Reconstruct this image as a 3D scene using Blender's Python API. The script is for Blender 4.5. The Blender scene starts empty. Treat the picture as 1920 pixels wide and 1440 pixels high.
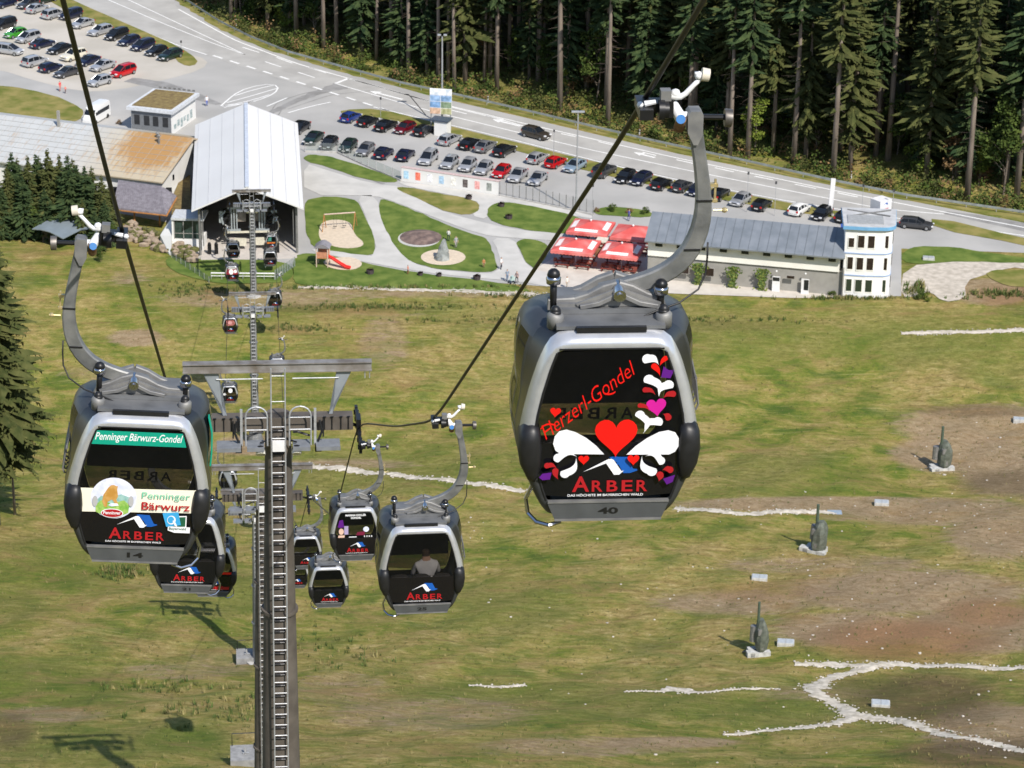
import bpy, bmesh, math, random
from mathutils import Vector, Matrix
R = math.radians
sc = bpy.context.scene
col = sc.collection
# ---------------------------------------------------------------- camera, light
F = 5100.0; TH = R(23.0)
cam_d = bpy.data.cameras.new('camera'); cam = bpy.data.objects.new('camera', cam_d); col.objects.link(cam)
cam_d.sensor_width = 36.0; cam_d.lens = 36.0*F/1920.0; cam_d.clip_start = 0.5; cam_d.clip_end = 4000
cam_d.dof.use_dof = True; cam_d.dof.focus_distance = 40.0; cam_d.dof.aperture_fstop = 6.3
cam.location = (0, 0, 0); ROLL = 0.012
cam.rotation_euler = (Matrix.Rotation(R(90)-TH, 3, 'X') @ Matrix.Rotation(ROLL, 3, 'Z')).to_euler()
sc.camera = cam
SUN_EL = R(46); SUN_AZ = R(151)      # azimuth clockwise from +Y : behind the camera, to the right
w = bpy.data.worlds.new('World'); sc.world = w; w.use_nodes = True
nt = w.node_tree; sky = nt.nodes.new('ShaderNodeTexSky'); sky.sky_type = 'NISHITA'; sky.sun_disc = False
sky.sun_elevation = SUN_EL; sky.sun_rotation = SUN_AZ; sky.altitude = 900; sky.air_density = 1.0; sky.dust_density = 0.8
nt.links.new(sky.outputs[0], nt.nodes['Background'].inputs[0]); nt.nodes['Background'].inputs[1].default_value = 0.125
sd = bpy.data.lights.new('sun', 'SUN'); sd.energy = 4.3; sd.angle = R(0.53); sd.color = (1.0, 0.94, 0.86)
sun = bpy.data.objects.new('sun', sd); col.objects.link(sun)
sv = Vector((math.sin(SUN_AZ)*math.cos(SUN_EL), math.cos(SUN_AZ)*math.cos(SUN_EL), math.sin(SUN_EL)))
sun.rotation_euler = sv.to_track_quat('Z', 'Y').to_euler(); sun.location = (40, -60, 80)
sc.view_settings.view_transform = 'Standard'; sc.view_settings.look = 'None'; sc.view_settings.exposure = 0.34
sc.render.engine = 'CYCLES'
try:
    sc.cycles.transparent_max_bounces = 12; sc.cycles.max_bounces = 6
except Exception: pass
# ---------------------------------------------------------------- layout helpers
BASE = -126.0
PROF = [(-400, 90), (-100, 5), (0, -32), (60, -56), (100, -74), (146, -94.5), (175, -105.5), (210, -117.3), (240, -122.8), (271, -127.0), (286, -128.6), (300, -128.5),
        (312, -127.3), (323, -126.05), (332, -126.0), (470, -126.0), (900, -126)]
def prof(y):
    if y <= PROF[0][0]: return PROF[0][1]
    for (a, ha), (b, hb) in zip(PROF, PROF[1:]):
        if y <= b:
            t = (y-a)/(b-a); return ha+(hb-ha)*t
    return PROF[-1][1]
_pc = {}
def sprof(y):
    k = round(y*2)
    if k not in _pc:
        yy = k/2; _pc[k] = sum(prof(yy+d) for d in (-6, -3, 0, 3, 6))/5 if yy < 325 else prof(yy)
    return _pc[k]
def lprof(y):
    k = math.floor(y*2)/2; t = (y-k)/0.5
    return sprof(k)*(1-t)+sprof(k+0.5)*t
RAILP = []
def road_edge_y(x):      # forest side of the road, plan
    if not RAILP:
        q = [GB(a, b) for a, b in ((250, -120), (320, -25), (345, 0), (385, 26), (470, 72), (540, 100), (640, 128), (750, 158), (870, 184), (1000, 214), (1200, 262), (1400, 306), (1560, 342), (1700, 370), (1925, 403), (2200, 455))]
        RAILP.extend([(q[0].x-300, q[0].y+330)]+[(p.x, p.y) for p in q]+[(q[-1].x+120, q[-1].y-80)])
    pts = RAILP
    for (a, ya), (b, yb) in zip(pts, pts[1:]):
        if x <= b: return ya+(yb-ya)*(x-a)/(b-a)
    return pts[-1][1]
def gh(x, y):
    h = lprof(y)
    k = min(1.0, max(0.0, (325-y)/25.0))
    if k > 0:
        h += k*(0.55*math.sin(x*0.06+y*0.045+1.0)+0.28*math.sin(x*0.19-y*0.13)+0.16*math.sin(x*0.37+y*0.41+2)+0.10*math.sin(x*0.83-y*0.62+.5))
    e = road_edge_y(x)+9 if y > 330 else 9999
    if y > e: h += min((y-e)*0.22, 70) if y > e else 0
    return h
def ray(px, py):
    u1 = (px-960.0)/F; v1 = (720.0-py)/F; u = u1*math.cos(ROLL)-v1*math.sin(ROLL); v = u1*math.sin(ROLL)+v1*math.cos(ROLL)
    return Vector((u, math.cos(TH)+v*math.sin(TH), -math.sin(TH)+v*math.cos(TH)))
def S(px, py, Y):
    d = ray(px, py); return d*(Y/d.y)
def SZ(px, py, Z):
    return ray(px, py)*Z
def G(px, py, h=0.0):
    d = ray(px, py); Y = 120.0
    while Y < 900:
        p = d*(Y/d.y)
        if p.z <= gh(p.x, p.y)+h: break
        Y += 2.0
    lo, hi = Y-2.0, Y
    for _ in range(14):
        m = (lo+hi)/2; p = d*(m/d.y)
        if p.z <= gh(p.x, p.y)+h: hi = m
        else: lo = m
    return d*(hi/d.y)
def GB(px, py, h=0.0):   # on the flat valley floor
    d = ray(px, py); return d*((BASE+h)/d.z)
def proj(p):
    c = p.y*math.cos(TH)-p.z*math.sin(TH); u = p.y*math.sin(TH)+p.z*math.cos(TH)
    a = p.x/c; b = u/c; return 960+F*(a*math.cos(ROLL)+b*math.sin(ROLL)), 720-F*(b*math.cos(ROLL)-a*math.sin(ROLL))
# ---------------------------------------------------------------- materials
MATS = {}
def mat(name, c, rough=0.6, metal=0.0, var=0.12, scale=3.0, bump=0.0, bscale=None, c2=None, spec=None, stretch=None, detail=5, trans=None, coat=0):
    if name in MATS: return MATS[name]
    m = bpy.data.materials.new(name); m.use_nodes = True; n = m.node_tree; b = n.nodes['Principled BSDF']
    b.inputs['Roughness'].default_value = rough; b.inputs['Metallic'].default_value = metal
    if spec is not None: b.inputs['Specular IOR Level'].default_value = spec
    if coat: b.inputs['Coat Weight'].default_value = coat; b.inputs['Coat Roughness'].default_value = 0.06
    tc = n.nodes.new('ShaderNodeTexCoord'); mp = n.nodes.new('ShaderNodeMapping')
    n.links.new(tc.outputs['Object'], mp.inputs[0])
    if stretch: mp.inputs['Scale'].default_value = stretch
    nz = n.nodes.new('ShaderNodeTexNoise'); nz.inputs['Scale'].default_value = scale; nz.inputs['Detail'].default_value = detail
    n.links.new(mp.outputs[0], nz.inputs[0])
    rp = n.nodes.new('ShaderNodeValToRGB'); n.links.new(nz.outputs['Fac'], rp.inputs[0])
    a = c; d = c2 if c2 else tuple(min(1, x*(1+var)) for x in c)
    if not c2: a = tuple(x*(1-var) for x in c)
    rp.color_ramp.elements[0].position = 0.35; rp.color_ramp.elements[1].position = 0.65
    rp.color_ramp.elements[0].color = (*a, 1); rp.color_ramp.elements[1].color = (*d, 1)
    n.links.new(rp.outputs[0], b.inputs['Base Color'])
    if bump:
        nb = n.nodes.new('ShaderNodeTexNoise'); nb.inputs['Scale'].default_value = bscale or scale*4; nb.inputs['Detail'].default_value = 4
        n.links.new(mp.outputs[0], nb.inputs[0])
        bp = n.nodes.new('ShaderNodeBump'); bp.inputs['Strength'].default_value = bump; bp.inputs['Distance'].default_value = 0.05
        n.links.new(nb.outputs['Fac'], bp.inputs['Height']); n.links.new(bp.outputs[0], b.inputs['Normal'])
    if trans is not None:
        tr = n.nodes.new('ShaderNodeBsdfTransparent'); tr.inputs[0].default_value = (*trans[1], 1)
        mx = n.nodes.new('ShaderNodeMixShader'); mx.inputs[0].default_value = trans[0]
        out = n.nodes['Material Output']
        n.links.new(b.outputs[0], mx.inputs[1]); n.links.new(tr.outputs[0], mx.inputs[2]); n.links.new(mx.outputs[0], out.inputs[0])
    MATS[name] = m; return m
# ---------------------------------------------------------------- mesh builder
class MB:
    def __init__(s): s.v = []; s.f = []; s.m = []
    def add(s, vs, fs, mi=0):
        o = len(s.v); s.v += [tuple(v) for v in vs]; s.f += [tuple(o+i for i in f) for f in fs]; s.m += [mi]*len(fs)
    def box(s, c, size, rot=None, mi=0, taper=1.0):
        x, y, z = [k/2 for k in size]; t = taper
        vs = [(-x, -y, -z), (x, -y, -z), (x, y, -z), (-x, y, -z), (-x*t, -y*t, z), (x*t, -y*t, z), (x*t, y*t, z), (-x*t, y*t, z)]
        c = Vector(c)
        vs = [(rot @ Vector(v) if rot else Vector(v))+c for v in vs]
        s.add(vs, [(0, 3, 2, 1), (4, 5, 6, 7), (0, 1, 5, 4), (1, 2, 6, 5), (2, 3, 7, 6), (3, 0, 4, 7)], mi)
    def tube(s, pts, rad, n=8, mi=0, cap=True):
        pts = [Vector(p) for p in pts]; rs = rad if isinstance(rad, (list, tuple)) else [rad]*len(pts)
        rings = []; up = None
        for i, p in enumerate(pts):
            a = pts[max(0, i-1)]; b = pts[min(len(pts)-1, i+1)]; d = (b-a).normalized()
            if up is None: up = Vector((0, 0, 1)) if abs(d.z) < 0.9 else Vector((1, 0, 0))
            x = d.cross(up)
            if x.length < 1e-4: x = d.cross(Vector((0, 1, 0)))
            x.normalize(); y = x.cross(d); up = y
            rings.append([p+(x*math.cos(2*math.pi*k/n)+y*math.sin(2*math.pi*k/n))*rs[i] for k in range(n)])
        vs = [v for r in rings for v in r]; fs = []
        for i in range(len(pts)-1):
            for k in range(n): fs.append((i*n+k, i*n+(k+1) % n, (i+1)*n+(k+1) % n, (i+1)*n+k))
        if cap: fs.append(tuple(range(n-1, -1, -1))); fs.append(tuple((len(pts)-1)*n+k for k in range(n)))
        s.add(vs, fs, mi)
    def bar(s, pts, w, d, side, mi=0):
        # rectangular section swept along pts; 'side' = constant depth direction
        pts = [Vector(p) for p in pts]; side = Vector(side).normalized()
        ws = w if isinstance(w, (list, tuple)) else [w]*len(pts); ds = d if isinstance(d, (list, tuple)) else [d]*len(pts)
        vs = []; fs = []
        for i, p in enumerate(pts):
            t = (pts[min(len(pts)-1, i+1)]-pts[max(0, i-1)]).normalized(); nn = t.cross(side).normalized()
            a = ws[i]/2; b = ds[i]/2; c = min(a, b)*0.25
            for (q, r) in ((-a+c, -b), (a-c, -b), (a, -b+c), (a, b-c), (a-c, b), (-a+c, b), (-a, b-c), (-a, -b+c)): vs.append(p+nn*q+side*r)
        for i in range(len(pts)-1):
            for k in range(8): fs.append((i*8+k, (i+1)*8+k, (i+1)*8+(k+1) % 8, i*8+(k+1) % 8))
        fs.append(tuple(range(8))); fs.append(tuple((len(pts)-1)*8+k for k in range(7, -1, -1)))
        s.add(vs, fs, mi)
    def ball(s, c, r, n=10, mi=0, sc3=(1, 1, 1)):
        c = Vector(c); vs = []; fs = []; m = n//2
        for i in range(m+1):
            a = math.pi*i/m
            for k in range(n):
                b = 2*math.pi*k/n; vs.append(c+Vector((r*math.sin(a)*math.cos(b)*sc3[0], r*math.sin(a)*math.sin(b)*sc3[1], r*math.cos(a)*sc3[2])))
        for i in range(m):
            for k in range(n): fs.append((i*n+k, (i+1)*n+k, (i+1)*n+(k+1) % n, i*n+(k+1) % n))
        s.add(vs, fs, mi)
    def prism(s, pts2, ya, yb, mi=0):
        # polygon in XZ extruded between ya and yb
        n = len(pts2)
        vs = [(x, ya, z) for x, z in pts2]+[(x, yb, z) for x, z in pts2]
        fs = [tuple(range(n)), tuple(range(2*n-1, n-1, -1))]+[(k, n+k, n+(k+1) % n, (k+1) % n) for k in range(n)]
        s.add(vs, fs, mi)
    def build(s, name, mats, parent=None, smooth=False, loc=None, tris=True):
        me = bpy.data.meshes.new(name); me.from_pydata(s.v, [], s.f)
        ms = mats if isinstance(mats, (list, tuple)) else [mats]
        for m in ms: me.materials.append(m)
        if len(ms) > 1: me.polygons.foreach_set('material_index', s.m)
        if smooth: me.polygons.foreach_set('use_smooth', [True]*len(me.polygons))
        me.update()
        o = bpy.data.objects.new(name, me); col.objects.link(o)
        if parent: o.parent = parent
        if loc is not None: o.location = loc
        return o
def fixn(o):
    bm = bmesh.new(); bm.from_mesh(o.data); bmesh.ops.recalc_face_normals(bm, faces=bm.faces); bm.to_mesh(o.data); bm.free(); return o
def autosmooth(o, ang=35):
    bm = bmesh.new(); bm.from_mesh(o.data)
    for f in bm.faces: f.smooth = True
    for e in bm.edges:
        if len(e.link_faces) == 2 and e.calc_face_angle(0) > R(ang): e.smooth = False
    bm.to_mesh(o.data); bm.free(); return o
def tag(o, label=None, cat=None, group=None, kind=None):
    if label: o['label'] = label
    if cat: o['category'] = cat
    if group: o['group'] = group
    if kind: o['kind'] = kind
    return o
def empty(name, loc, rz=0.0, label=None, cat=None, group=None):
    o = bpy.data.objects.new(name, None); col.objects.link(o); o.location = loc; o.rotation_euler = (0, 0, rz); o.empty_display_size = 0.3
    return tag(o, label, cat, group)
def copy_tree(o, parent=None):
    c = o.copy(); col.objects.link(c)
    c.parent = parent
    for ch in list(o.children): copy_tree(ch, c)
    return c
ORD = ['first', 'second', 'third', 'fourth', 'fifth', 'sixth', 'seventh', 'eighth', 'ninth', 'tenth', 'eleventh', 'twelfth', 'thirteenth', 'fourteenth', 'fifteenth', 'sixteenth',
       'seventeenth', 'eighteenth', 'nineteenth', 'twentieth', 'twenty-first', 'twenty-second', 'twenty-third', 'twenty-fourth', 'twenty-fifth', 'twenty-sixth', 'twenty-seventh',
       'twenty-eighth', 'twenty-ninth', 'thirtieth', 'thirty-first', 'thirty-second', 'thirty-third', 'thirty-fourth', 'thirty-fifth', 'thirty-sixth', 'thirty-seventh', 'thirty-eighth',
       'thirty-ninth', 'fortieth', 'forty-first', 'forty-second', 'forty-third', 'forty-fourth', 'forty-fifth', 'forty-sixth', 'forty-seventh', 'forty-eighth', 'forty-ninth', 'fiftieth']
# ---------------------------------------------------------------- text
_tx = {}
def text_geo(s, bold=0.0, shear=0.0):
    k = (s, bold, shear)
    if k in _tx: return _tx[k]
    cu = bpy.data.curves.new('lettering', 'FONT'); cu.body = s; cu.size = 1.0; cu.shear = shear; cu.offset = bold; cu.resolution_u = 3
    ob = bpy.data.objects.new('tmp', cu); col.objects.link(ob)
    bpy.context.view_layer.update()
    dg = bpy.context.evaluated_depsgraph_get(); me = bpy.data.meshes.new_from_object(ob.evaluated_get(dg))
    vs = [(v.co.x, v.co.y) for v in me.vertices]; fs = [tuple(p.vertices) for p in me.polygons]
    x0 = min(v[0] for v in vs); x1 = max(v[0] for v in vs); y0 = min(v[1] for v in vs); y1 = max(v[1] for v in vs)
    vs = [((x-x0)/(x1-x0), (y-y0)/(y1-y0)) for x, y in vs]
    bpy.data.objects.remove(ob); bpy.data.curves.remove(cu); bpy.data.meshes.remove(me)
    _tx[k] = (vs, fs); return _tx[k]
class Decal:
    """flat shapes on the local plane y = Y (facing -y), coordinates x,z"""
    def __init__(s, Y): s.Y = Y; s.mb = MB(); s.k = 0
    def poly(s, pts, mi):
        s.k += 1; y = s.Y-0.0022*s.k; n = len(pts)
        a = sum(pts[i][0]*pts[(i+1) % n][1]-pts[(i+1) % n][0]*pts[i][1] for i in range(n))
        if a < 0: pts = pts[::-1]
        s.mb.add([(x, y, z) for x, z in pts], [tuple(range(n))], mi)
    def text(s, t, x0, x1, z0, z1, mi, bold=0.0, shear=0.0, rot=0.0):
        s.k += 1; y = s.Y-0.0022*s.k; vs, fs = text_geo(t, bold, shear)
        cx, cz = (x0+x1)/2, (z0+z1)/2; c, n = math.cos(rot), math.sin(rot); out = []
        for a, b in vs:
            X = (a-.5)*(x1-x0); Z = (b-.5)*(z1-z0); out.append((cx+X*c-Z*n, y, cz+X*n+Z*c))
        s.mb.add(out, fs, mi)
def ell(cx, cz, a, b, n=28, rot=0): 
    return [(cx+a*math.cos(t)*math.cos(rot)-b*math.sin(t)*math.sin(rot), cz+a*math.cos(t)*math.sin(rot)+b*math.sin(t)*math.cos(rot)) for t in [2*math.pi*k/n for k in range(n)]]
def heart(cx, cz, s, rot=0):
    o = []
    for k in range(32):
        t = 2*math.pi*k/32; x = 16*math.sin(t)**3; z = 13*math.cos(t)-5*math.cos(2*t)-2*math.cos(3*t)-math.cos(4*t)
        x *= s/32; z *= s/30; o.append((cx+x*math.cos(rot)-z*math.sin(rot), cz+x*math.sin(rot)+z*math.cos(rot)))
    return o
def petal(tx, tz, hx, hz, wd, curl=0.25):
    # teardrop: pointed tip (tx,tz) -> round head centred (hx,hz); curl bends it
    d = Vector((hx-tx, hz-tz)); L = d.length; d /= L; nrm = Vector((-d.y, d.x)); o = []
    N = 9
    for k in range(N): 
        t = k/(N-1); wv = wd*math.sin(t*math.pi/2)**1.6; c = curl*L*math.sin(t*math.pi)
        p = Vector((tx, tz))+d*(L*t)+nrm*(c+wv); o.append((p.x, p.y))
    hc = Vector((hx, hz))
    for k in range(1, 8):
        a = math.pi/2-math.pi*k/8; p = hc+d*(wd*math.cos(a))+nrm*(wd*math.sin(a)); o.append((p.x, p.y))
    for k in range(N-1, 0, -1):
        t = k/(N-1); wv = wd*math.sin(t*math.pi/2)**1.6; c = curl*L*math.sin(t*math.pi)
        p = Vector((tx, tz))+d*(L*t)+nrm*(c-wv); o.append((p.x, p.y))
    return o
# ================================================================ ground
def ground_mat():
    m = bpy.data.materials.new('meadow'); m.use_nodes = True; n = m.node_tree; N = n.nodes; Lk = n.links; b = N['Principled BSDF']
    b.inputs['Roughness'].default_value = 0.95; b.inputs['Specular IOR Level'].default_value = 0.15
    tc = N.new('ShaderNodeTexCoord')
    def noise(scale, st, det=5, rough=.55, dist=0):
        mp = N.new('ShaderNodeMapping'); mp.inputs['Scale'].default_value = st; Lk.new(tc.outputs['Object'], mp.inputs[0])
        z = N.new('ShaderNodeTexNoise'); z.inputs['Scale'].default_value = scale; z.inputs['Detail'].default_value = det; z.inputs['Roughness'].default_value = rough
        z.inputs['Distortion'].default_value = dist
        Lk.new(mp.outputs[0], z.inputs[0]); return z.outputs['Fac']
    def ramp(f, els):
        r = N.new('ShaderNodeValToRGB'); Lk.new(f, r.inputs[0]); e = r.color_ramp.elements
        while len(e) < len(els): e.new(0.5)
        for q, (p, c) in zip(e, els): q.position = p; q.color = (*c, 1) if len(c) == 3 else c
        return r.outputs[0]
    def mix(fac, a, bb, mode='MIX'):
        x = N.new('ShaderNodeMix'); x.data_type = 'RGBA'; x.blend_type = mode
        if isinstance(fac, float): x.inputs[0].default_value = fac
        else: Lk.new(fac, x.inputs[0])
        for i, v in ((6, a), (7, bb)):
            if isinstance(v, tuple): x.inputs[i].default_value = (*v, 1)
            else: Lk.new(v, x.inputs[i])
        return x.outputs[2]
    def math_(op, a, bb):
        x = N.new('ShaderNodeMath'); x.operation = op; x.use_clamp = True
        for i, v in ((0, a), (1, bb)):
            if isinstance(v, (int, float)): x.inputs[i].default_value = v
            else: Lk.new(v, x.inputs[i])
        return x.outputs[0]
    def attr(nm):
        a = N.new('ShaderNodeAttribute'); a.attribute_name = nm; return a.outputs['Fac']
    big = noise(0.045, (1, .8, 1), 5, .65, .8); mid = noise(0.22, (.8, 1.1, 1), 9, .72, .3); fine = noise(1.2, (.75, 1.2, 1), 9, .78, .1); vf = noise(6.0, (.8, 1.0, 1), 4, .8)
    green = ramp(mid, [(.36, (.065, .125, .018)), (.45, (.135, .185, .028)), (.54, (.235, .24, .052)), (.64, (.35, .295, .11))])
    straw = ramp(fine, [(.36, (.15, .125, .045)), (.50, (.31, .25, .10)), (.64, (.50, .42, .22))])
    f1 = ramp(big, [(.42, (0, 0, 0)), (.58, (1, 1, 1))]); f2 = ramp(mid, [(.46, (0, 0, 0)), (.60, (1, 1, 1))])
    g = mix(math_('ADD', math_('MULTIPLY', f1, .42), math_('MULTIPLY', f2, .50)), green, straw)
    stre = noise(0.75, (.16, 2.4, 1), 8, .74, .2)
    g = mix(math_('MULTIPLY', ramp(stre, [(.53, (0, 0, 0)), (.64, (1, 1, 1))]), .55), g, (.15, .105, .045))
    g = mix(math_('MULTIPLY', ramp(stre, [(.34, (1, 1, 1)), (.45, (0, 0, 0))]), .6), g, (.42, .38, .17))
    tuft = noise(1.3, (.7, 1.5, 1), 6, .75, .4)
    g = mix(math_('MULTIPLY', ramp(tuft, [(.32, (1, 1, 1)), (.44, (0, 0, 0))]), .75), g, (.06, .09, .018))
    g = mix(math_('MULTIPLY', attr('green'), ramp(mid, [(.35, (.45, .45, .45)), (.6, (1, 1, 1))])), g, mix(ramp(fine, [(.3, (0, 0, 0)), (.7, (1, 1, 1))]), (.055, .105, .018), (.14, .19, .03)))
    soil = ramp(fine, [(.28, (.17, .115, .07)), (.5, (.31, .235, .165)), (.72, (.45, .37, .28))])
    sf = math_('ADD', attr('soil'), math_('MULTIPLY', math_('SUBTRACT', noise(.55, (.5, 1.6, 1), 6, .7, 1.0), .5), 1.9))
    soilf = math_('MULTIPLY', ramp(sf, [(.30, (0, 0, 0)), (.62, (1, 1, 1))]), ramp(attr('soil'), [(.0, (0, 0, 0)), (.3, (1, 1, 1))]))
    g = mix(math_('MULTIPLY', soilf, .85), g, soil)
    red = math_('MULTIPLY', attr('red'), ramp(fine, [(.3, (.4, .4, .4)), (.6, (1, 1, 1))])); g = mix(red, g, (.24, .125, .065))
    dk = math_('MULTIPLY', attr('dark'), ramp(mid, [(.3, (.65, .65, .65)), (.6, (1, 1, 1))])); g = mix(dk, g, mix(fine, (.045, .032, .02), (.13, .095, .06)))
    # pale stones and clods
    vo = N.new('ShaderNodeTexVoronoi'); vo.inputs['Scale'].default_value = 1.1; mp = N.new('ShaderNodeMapping'); Lk.new(tc.outputs['Object'], mp.inputs[0]); Lk.new(mp.outputs[0], vo.inputs[0])
    st = math_('MULTIPLY', ramp(vo.outputs['Distance'], [(.08, (1, 1, 1)), (.15, (0, 0, 0))]), math_('ADD', math_('MULTIPLY', soilf, .9), ramp(noise(.12, (1, 1, 1), 2), [(.58, (0, 0, 0)), (.7, (.5, .5, .5))])))
    g = mix(math_('MULTIPLY', st, .22), g, (.50, .45, .37))
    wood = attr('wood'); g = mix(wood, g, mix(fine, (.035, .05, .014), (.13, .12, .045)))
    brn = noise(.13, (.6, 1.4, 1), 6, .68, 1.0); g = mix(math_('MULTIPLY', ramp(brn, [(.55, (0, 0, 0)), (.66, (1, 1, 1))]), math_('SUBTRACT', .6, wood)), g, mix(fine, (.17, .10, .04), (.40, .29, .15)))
    g = mix(math_('MULTIPLY', ramp(vf, [(.35, (0, 0, 0)), (.65, (1, 1, 1))]), .36), g, (.04, .05, .015), 'MIX')
    g = mix(1.0, g, (1.36, 1.25, 1.14), 'MULTIPLY')
    Lk.new(g, b.inputs['Base Color'])
    bp = N.new('ShaderNodeBump'); bp.inputs['Strength'].default_value = 0.9; bp.inputs['Distance'].default_value = 0.5
    hh = math_('ADD', math_('MULTIPLY', fine, .6), math_('MULTIPLY', vf, .4)); Lk.new(hh, bp.inputs['Height']); Lk.new(bp.outputs[0], b.inputs['Normal'])
    return m
SOIL = [(1850, 800, 190, 45, .75), (1780, 850, 120, 40, .8), (1900, 880, 120, 60, .7), (1560, 945, 330, 16, .8), (1760, 960, 260, 30, .6), (1880, 1000, 120, 60, .65), (1700, 1110, 260, 45, .75), (1600, 1180, 170, 38, .7), (1840, 1180, 170, 50, .8),
        (1380, 1130, 190, 28, .55), (1480, 1060, 160, 20, .45), (1860, 1370, 140, 60, .7), (1100, 1400, 260, 22, .5), (1250, 1392, 160, 12, .7), (255, 633, 60, 18, .7), (240, 520, 60, 12, .5), (480, 560, 220, 22, .5),
        (800, 548, 300, 12, .5), (180, 700, 90, 18, .4), (720, 640, 60, 60, .45), (1640, 1060, 120, 20, .5), (330, 1260, 140, 22, .4), (90, 1340, 120, 18, .5), (640, 1290, 120, 40, .4), (800, 1340, 250, 40, .45),
        (1860, 545, 90, 28, .9), (470, 835, 80, 22, .75), (1530, 1300, 160, 20, .4), (620, 870, 200, 12, .5), (1100, 900, 240, 10, .4), (430, 1240, 90, 30, .4), (700, 590, 160, 8, .35)]
DARK = [(1730, 1310, 150, 52, .8), (1850, 1415, 190, 30, .9), (1620, 1290, 60, 24, .5), (1830, 770, 110, 14, .6), (1890, 905, 110, 26, .55), (20, 1370, 45, 40, .6), (640, 578, 170, 9, .5), (440, 546, 70, 8, .5), (540, 617, 60, 9, .35), (1150, 605, 400, 7, .3), (1390, 612, 120, 10, .3)]
REDD = [(1700, 1200, 180, 42, .8), (1850, 1150, 90, 30, .7), (1420, 1110, 120, 20, .4), (1890, 555, 60, 20, .6)]
GREEN = [(300, 445, 90, 25, .9), (450, 560, 260, 70, .35), (100, 1060, 130, 60, .6), (60, 1290, 200, 60, .7), (340, 1385, 100, 30, 1.), (160, 1400, 180, 40, .6), (960, 1140, 130, 60, .5), (1300, 640, 300, 60, .55), (1700, 640, 260, 50, .6),
         (1470, 1330, 130, 45, .6), (1180, 1320, 320, 36, .5), (1500, 900, 160, 60, .5), (760, 880, 240, 50, .5), (420, 1110, 100, 50, .7), (560, 900, 160, 90, .5), (1640, 1290, 80, 22, .7), (880, 1300, 260, 24, .6), (1870, 690, 90, 30, .5), (600, 700, 120, 50, .4), (30, 1120, 50, 70, .5), (1380, 590, 900, 16, .35)]
def blob(L, px, py):
    s = 0.0
    for (cx, cy, a, b, k) in L:
        d = ((px-cx)/a)**2+((py-cy)/b)**2
        if d < 2.2: s = max(s, k*max(0.0, min(1.0, 1.35-d)))
    return s
def build_ground():
    xs = []; x = -700.0
    while x < 800:
        xs.append(x); x += 0.75 if -72 < x < 72 else (3.0 if -130 < x < 140 else 40.0)
    ys = []; y = -420.0
    while y < 1600:
        ys.append(y); y += 0.75 if 150 < y < 326 else (3.0 if 60 < y < 560 else 40.0)
    nx = len(xs); vs = []; A = {k: [] for k in ('soil', 'dark', 'red', 'green', 'wood')}
    for yy in ys:
        for xx in xs:
            z = gh(xx, yy); vs.append((xx, yy, z))
            a = b_ = c = g = 0.0
            if 150 < yy < 335 and -75 < xx < 75:
                px, py = proj(Vector((xx, yy, z))); a = blob(SOIL, px, py); b_ = blob(DARK, px, py); c = blob(REDD, px, py); g = blob(GREEN, px, py)
            A['soil'].append(a); A['dark'].append(b_); A['red'].append(c); A['green'].append(g)
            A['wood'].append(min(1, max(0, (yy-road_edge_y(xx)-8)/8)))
    fs = [(j*nx+i, j*nx+i+1, (j+1)*nx+i+1, (j+1)*nx+i) for j in range(len(ys)-1) for i in range(nx-1)]
    me = bpy.data.meshes.new('ground'); me.from_pydata(vs, [], fs)
    for k, a in A.items():
        at = me.attributes.new(k, 'FLOAT', 'POINT'); at.data.foreach_set('value', a)
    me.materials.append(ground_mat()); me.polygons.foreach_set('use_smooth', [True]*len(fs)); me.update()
    o = bpy.data.objects.new('ground', me); col.objects.link(o); tag(o, kind='structure')
build_ground()
M_asph = mat('asphalt', (.34, .335, .32), .9, var=.10, scale=.12, c2=(.42, .41, .39), bump=.2, bscale=6, detail=9)
M_road = mat('road asphalt', (.36, .35, .33), .88, scale=.25, c2=(.44, .43, .405), bump=.2, bscale=6, detail=9, stretch=(1, 1, 1))
M_lot = mat('lot asphalt', (.43, .40, .345), .92, scale=.15, c2=(.51, .475, .42), bump=.2, bscale=6, detail=9)
M_path = mat('path paving', (.46, .45, .42), .9, scale=.4, c2=(.55, .535, .50), detail=8)
M_sand = mat('sand', (.60, .50, .38), .95, var=.08, scale=2.0, detail=8)
M_gravel = mat('gravel', (.40, .355, .29), .95, c2=(.58, .52, .44), scale=1.3, detail=9, bump=.6, bscale=5)
M_chalk = mat('pale gravel', (.40, .355, .28), .95, c2=(.66, .60, .50), scale=1.5, detail=9, bump=.6, bscale=5)
M_line = mat('road paint', (.78, .78, .76), .7, var=.06, scale=1)
M_lawn = mat('lawn', (.075, .125, .022), .95, c2=(.155, .20, .045), scale=.5, detail=9, bump=.5, bscale=5, spec=.15)
M_lawndry = mat('dry lawn', (.13, .15, .03), .95, c2=(.27, .23, .08), scale=.45, detail=9, bump=.5, bscale=5, spec=.15)
M_earth = mat('earth', (.10, .07, .065), .95, c2=(.24, .17, .14), scale=.9, detail=9, bump=.6, bscale=6)
def chaikin(p, it=2):
    for _ in range(it):
        q = []
        for i in range(len(p)):
            a = p[i]; b = p[(i+1) % len(p)]; q.append((a[0]*.75+b[0]*.25, a[1]*.75+b[1]*.25)); q.append((a[0]*.25+b[0]*.75, a[1]*.25+b[1]*.75))
        p = q
    return p
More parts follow.
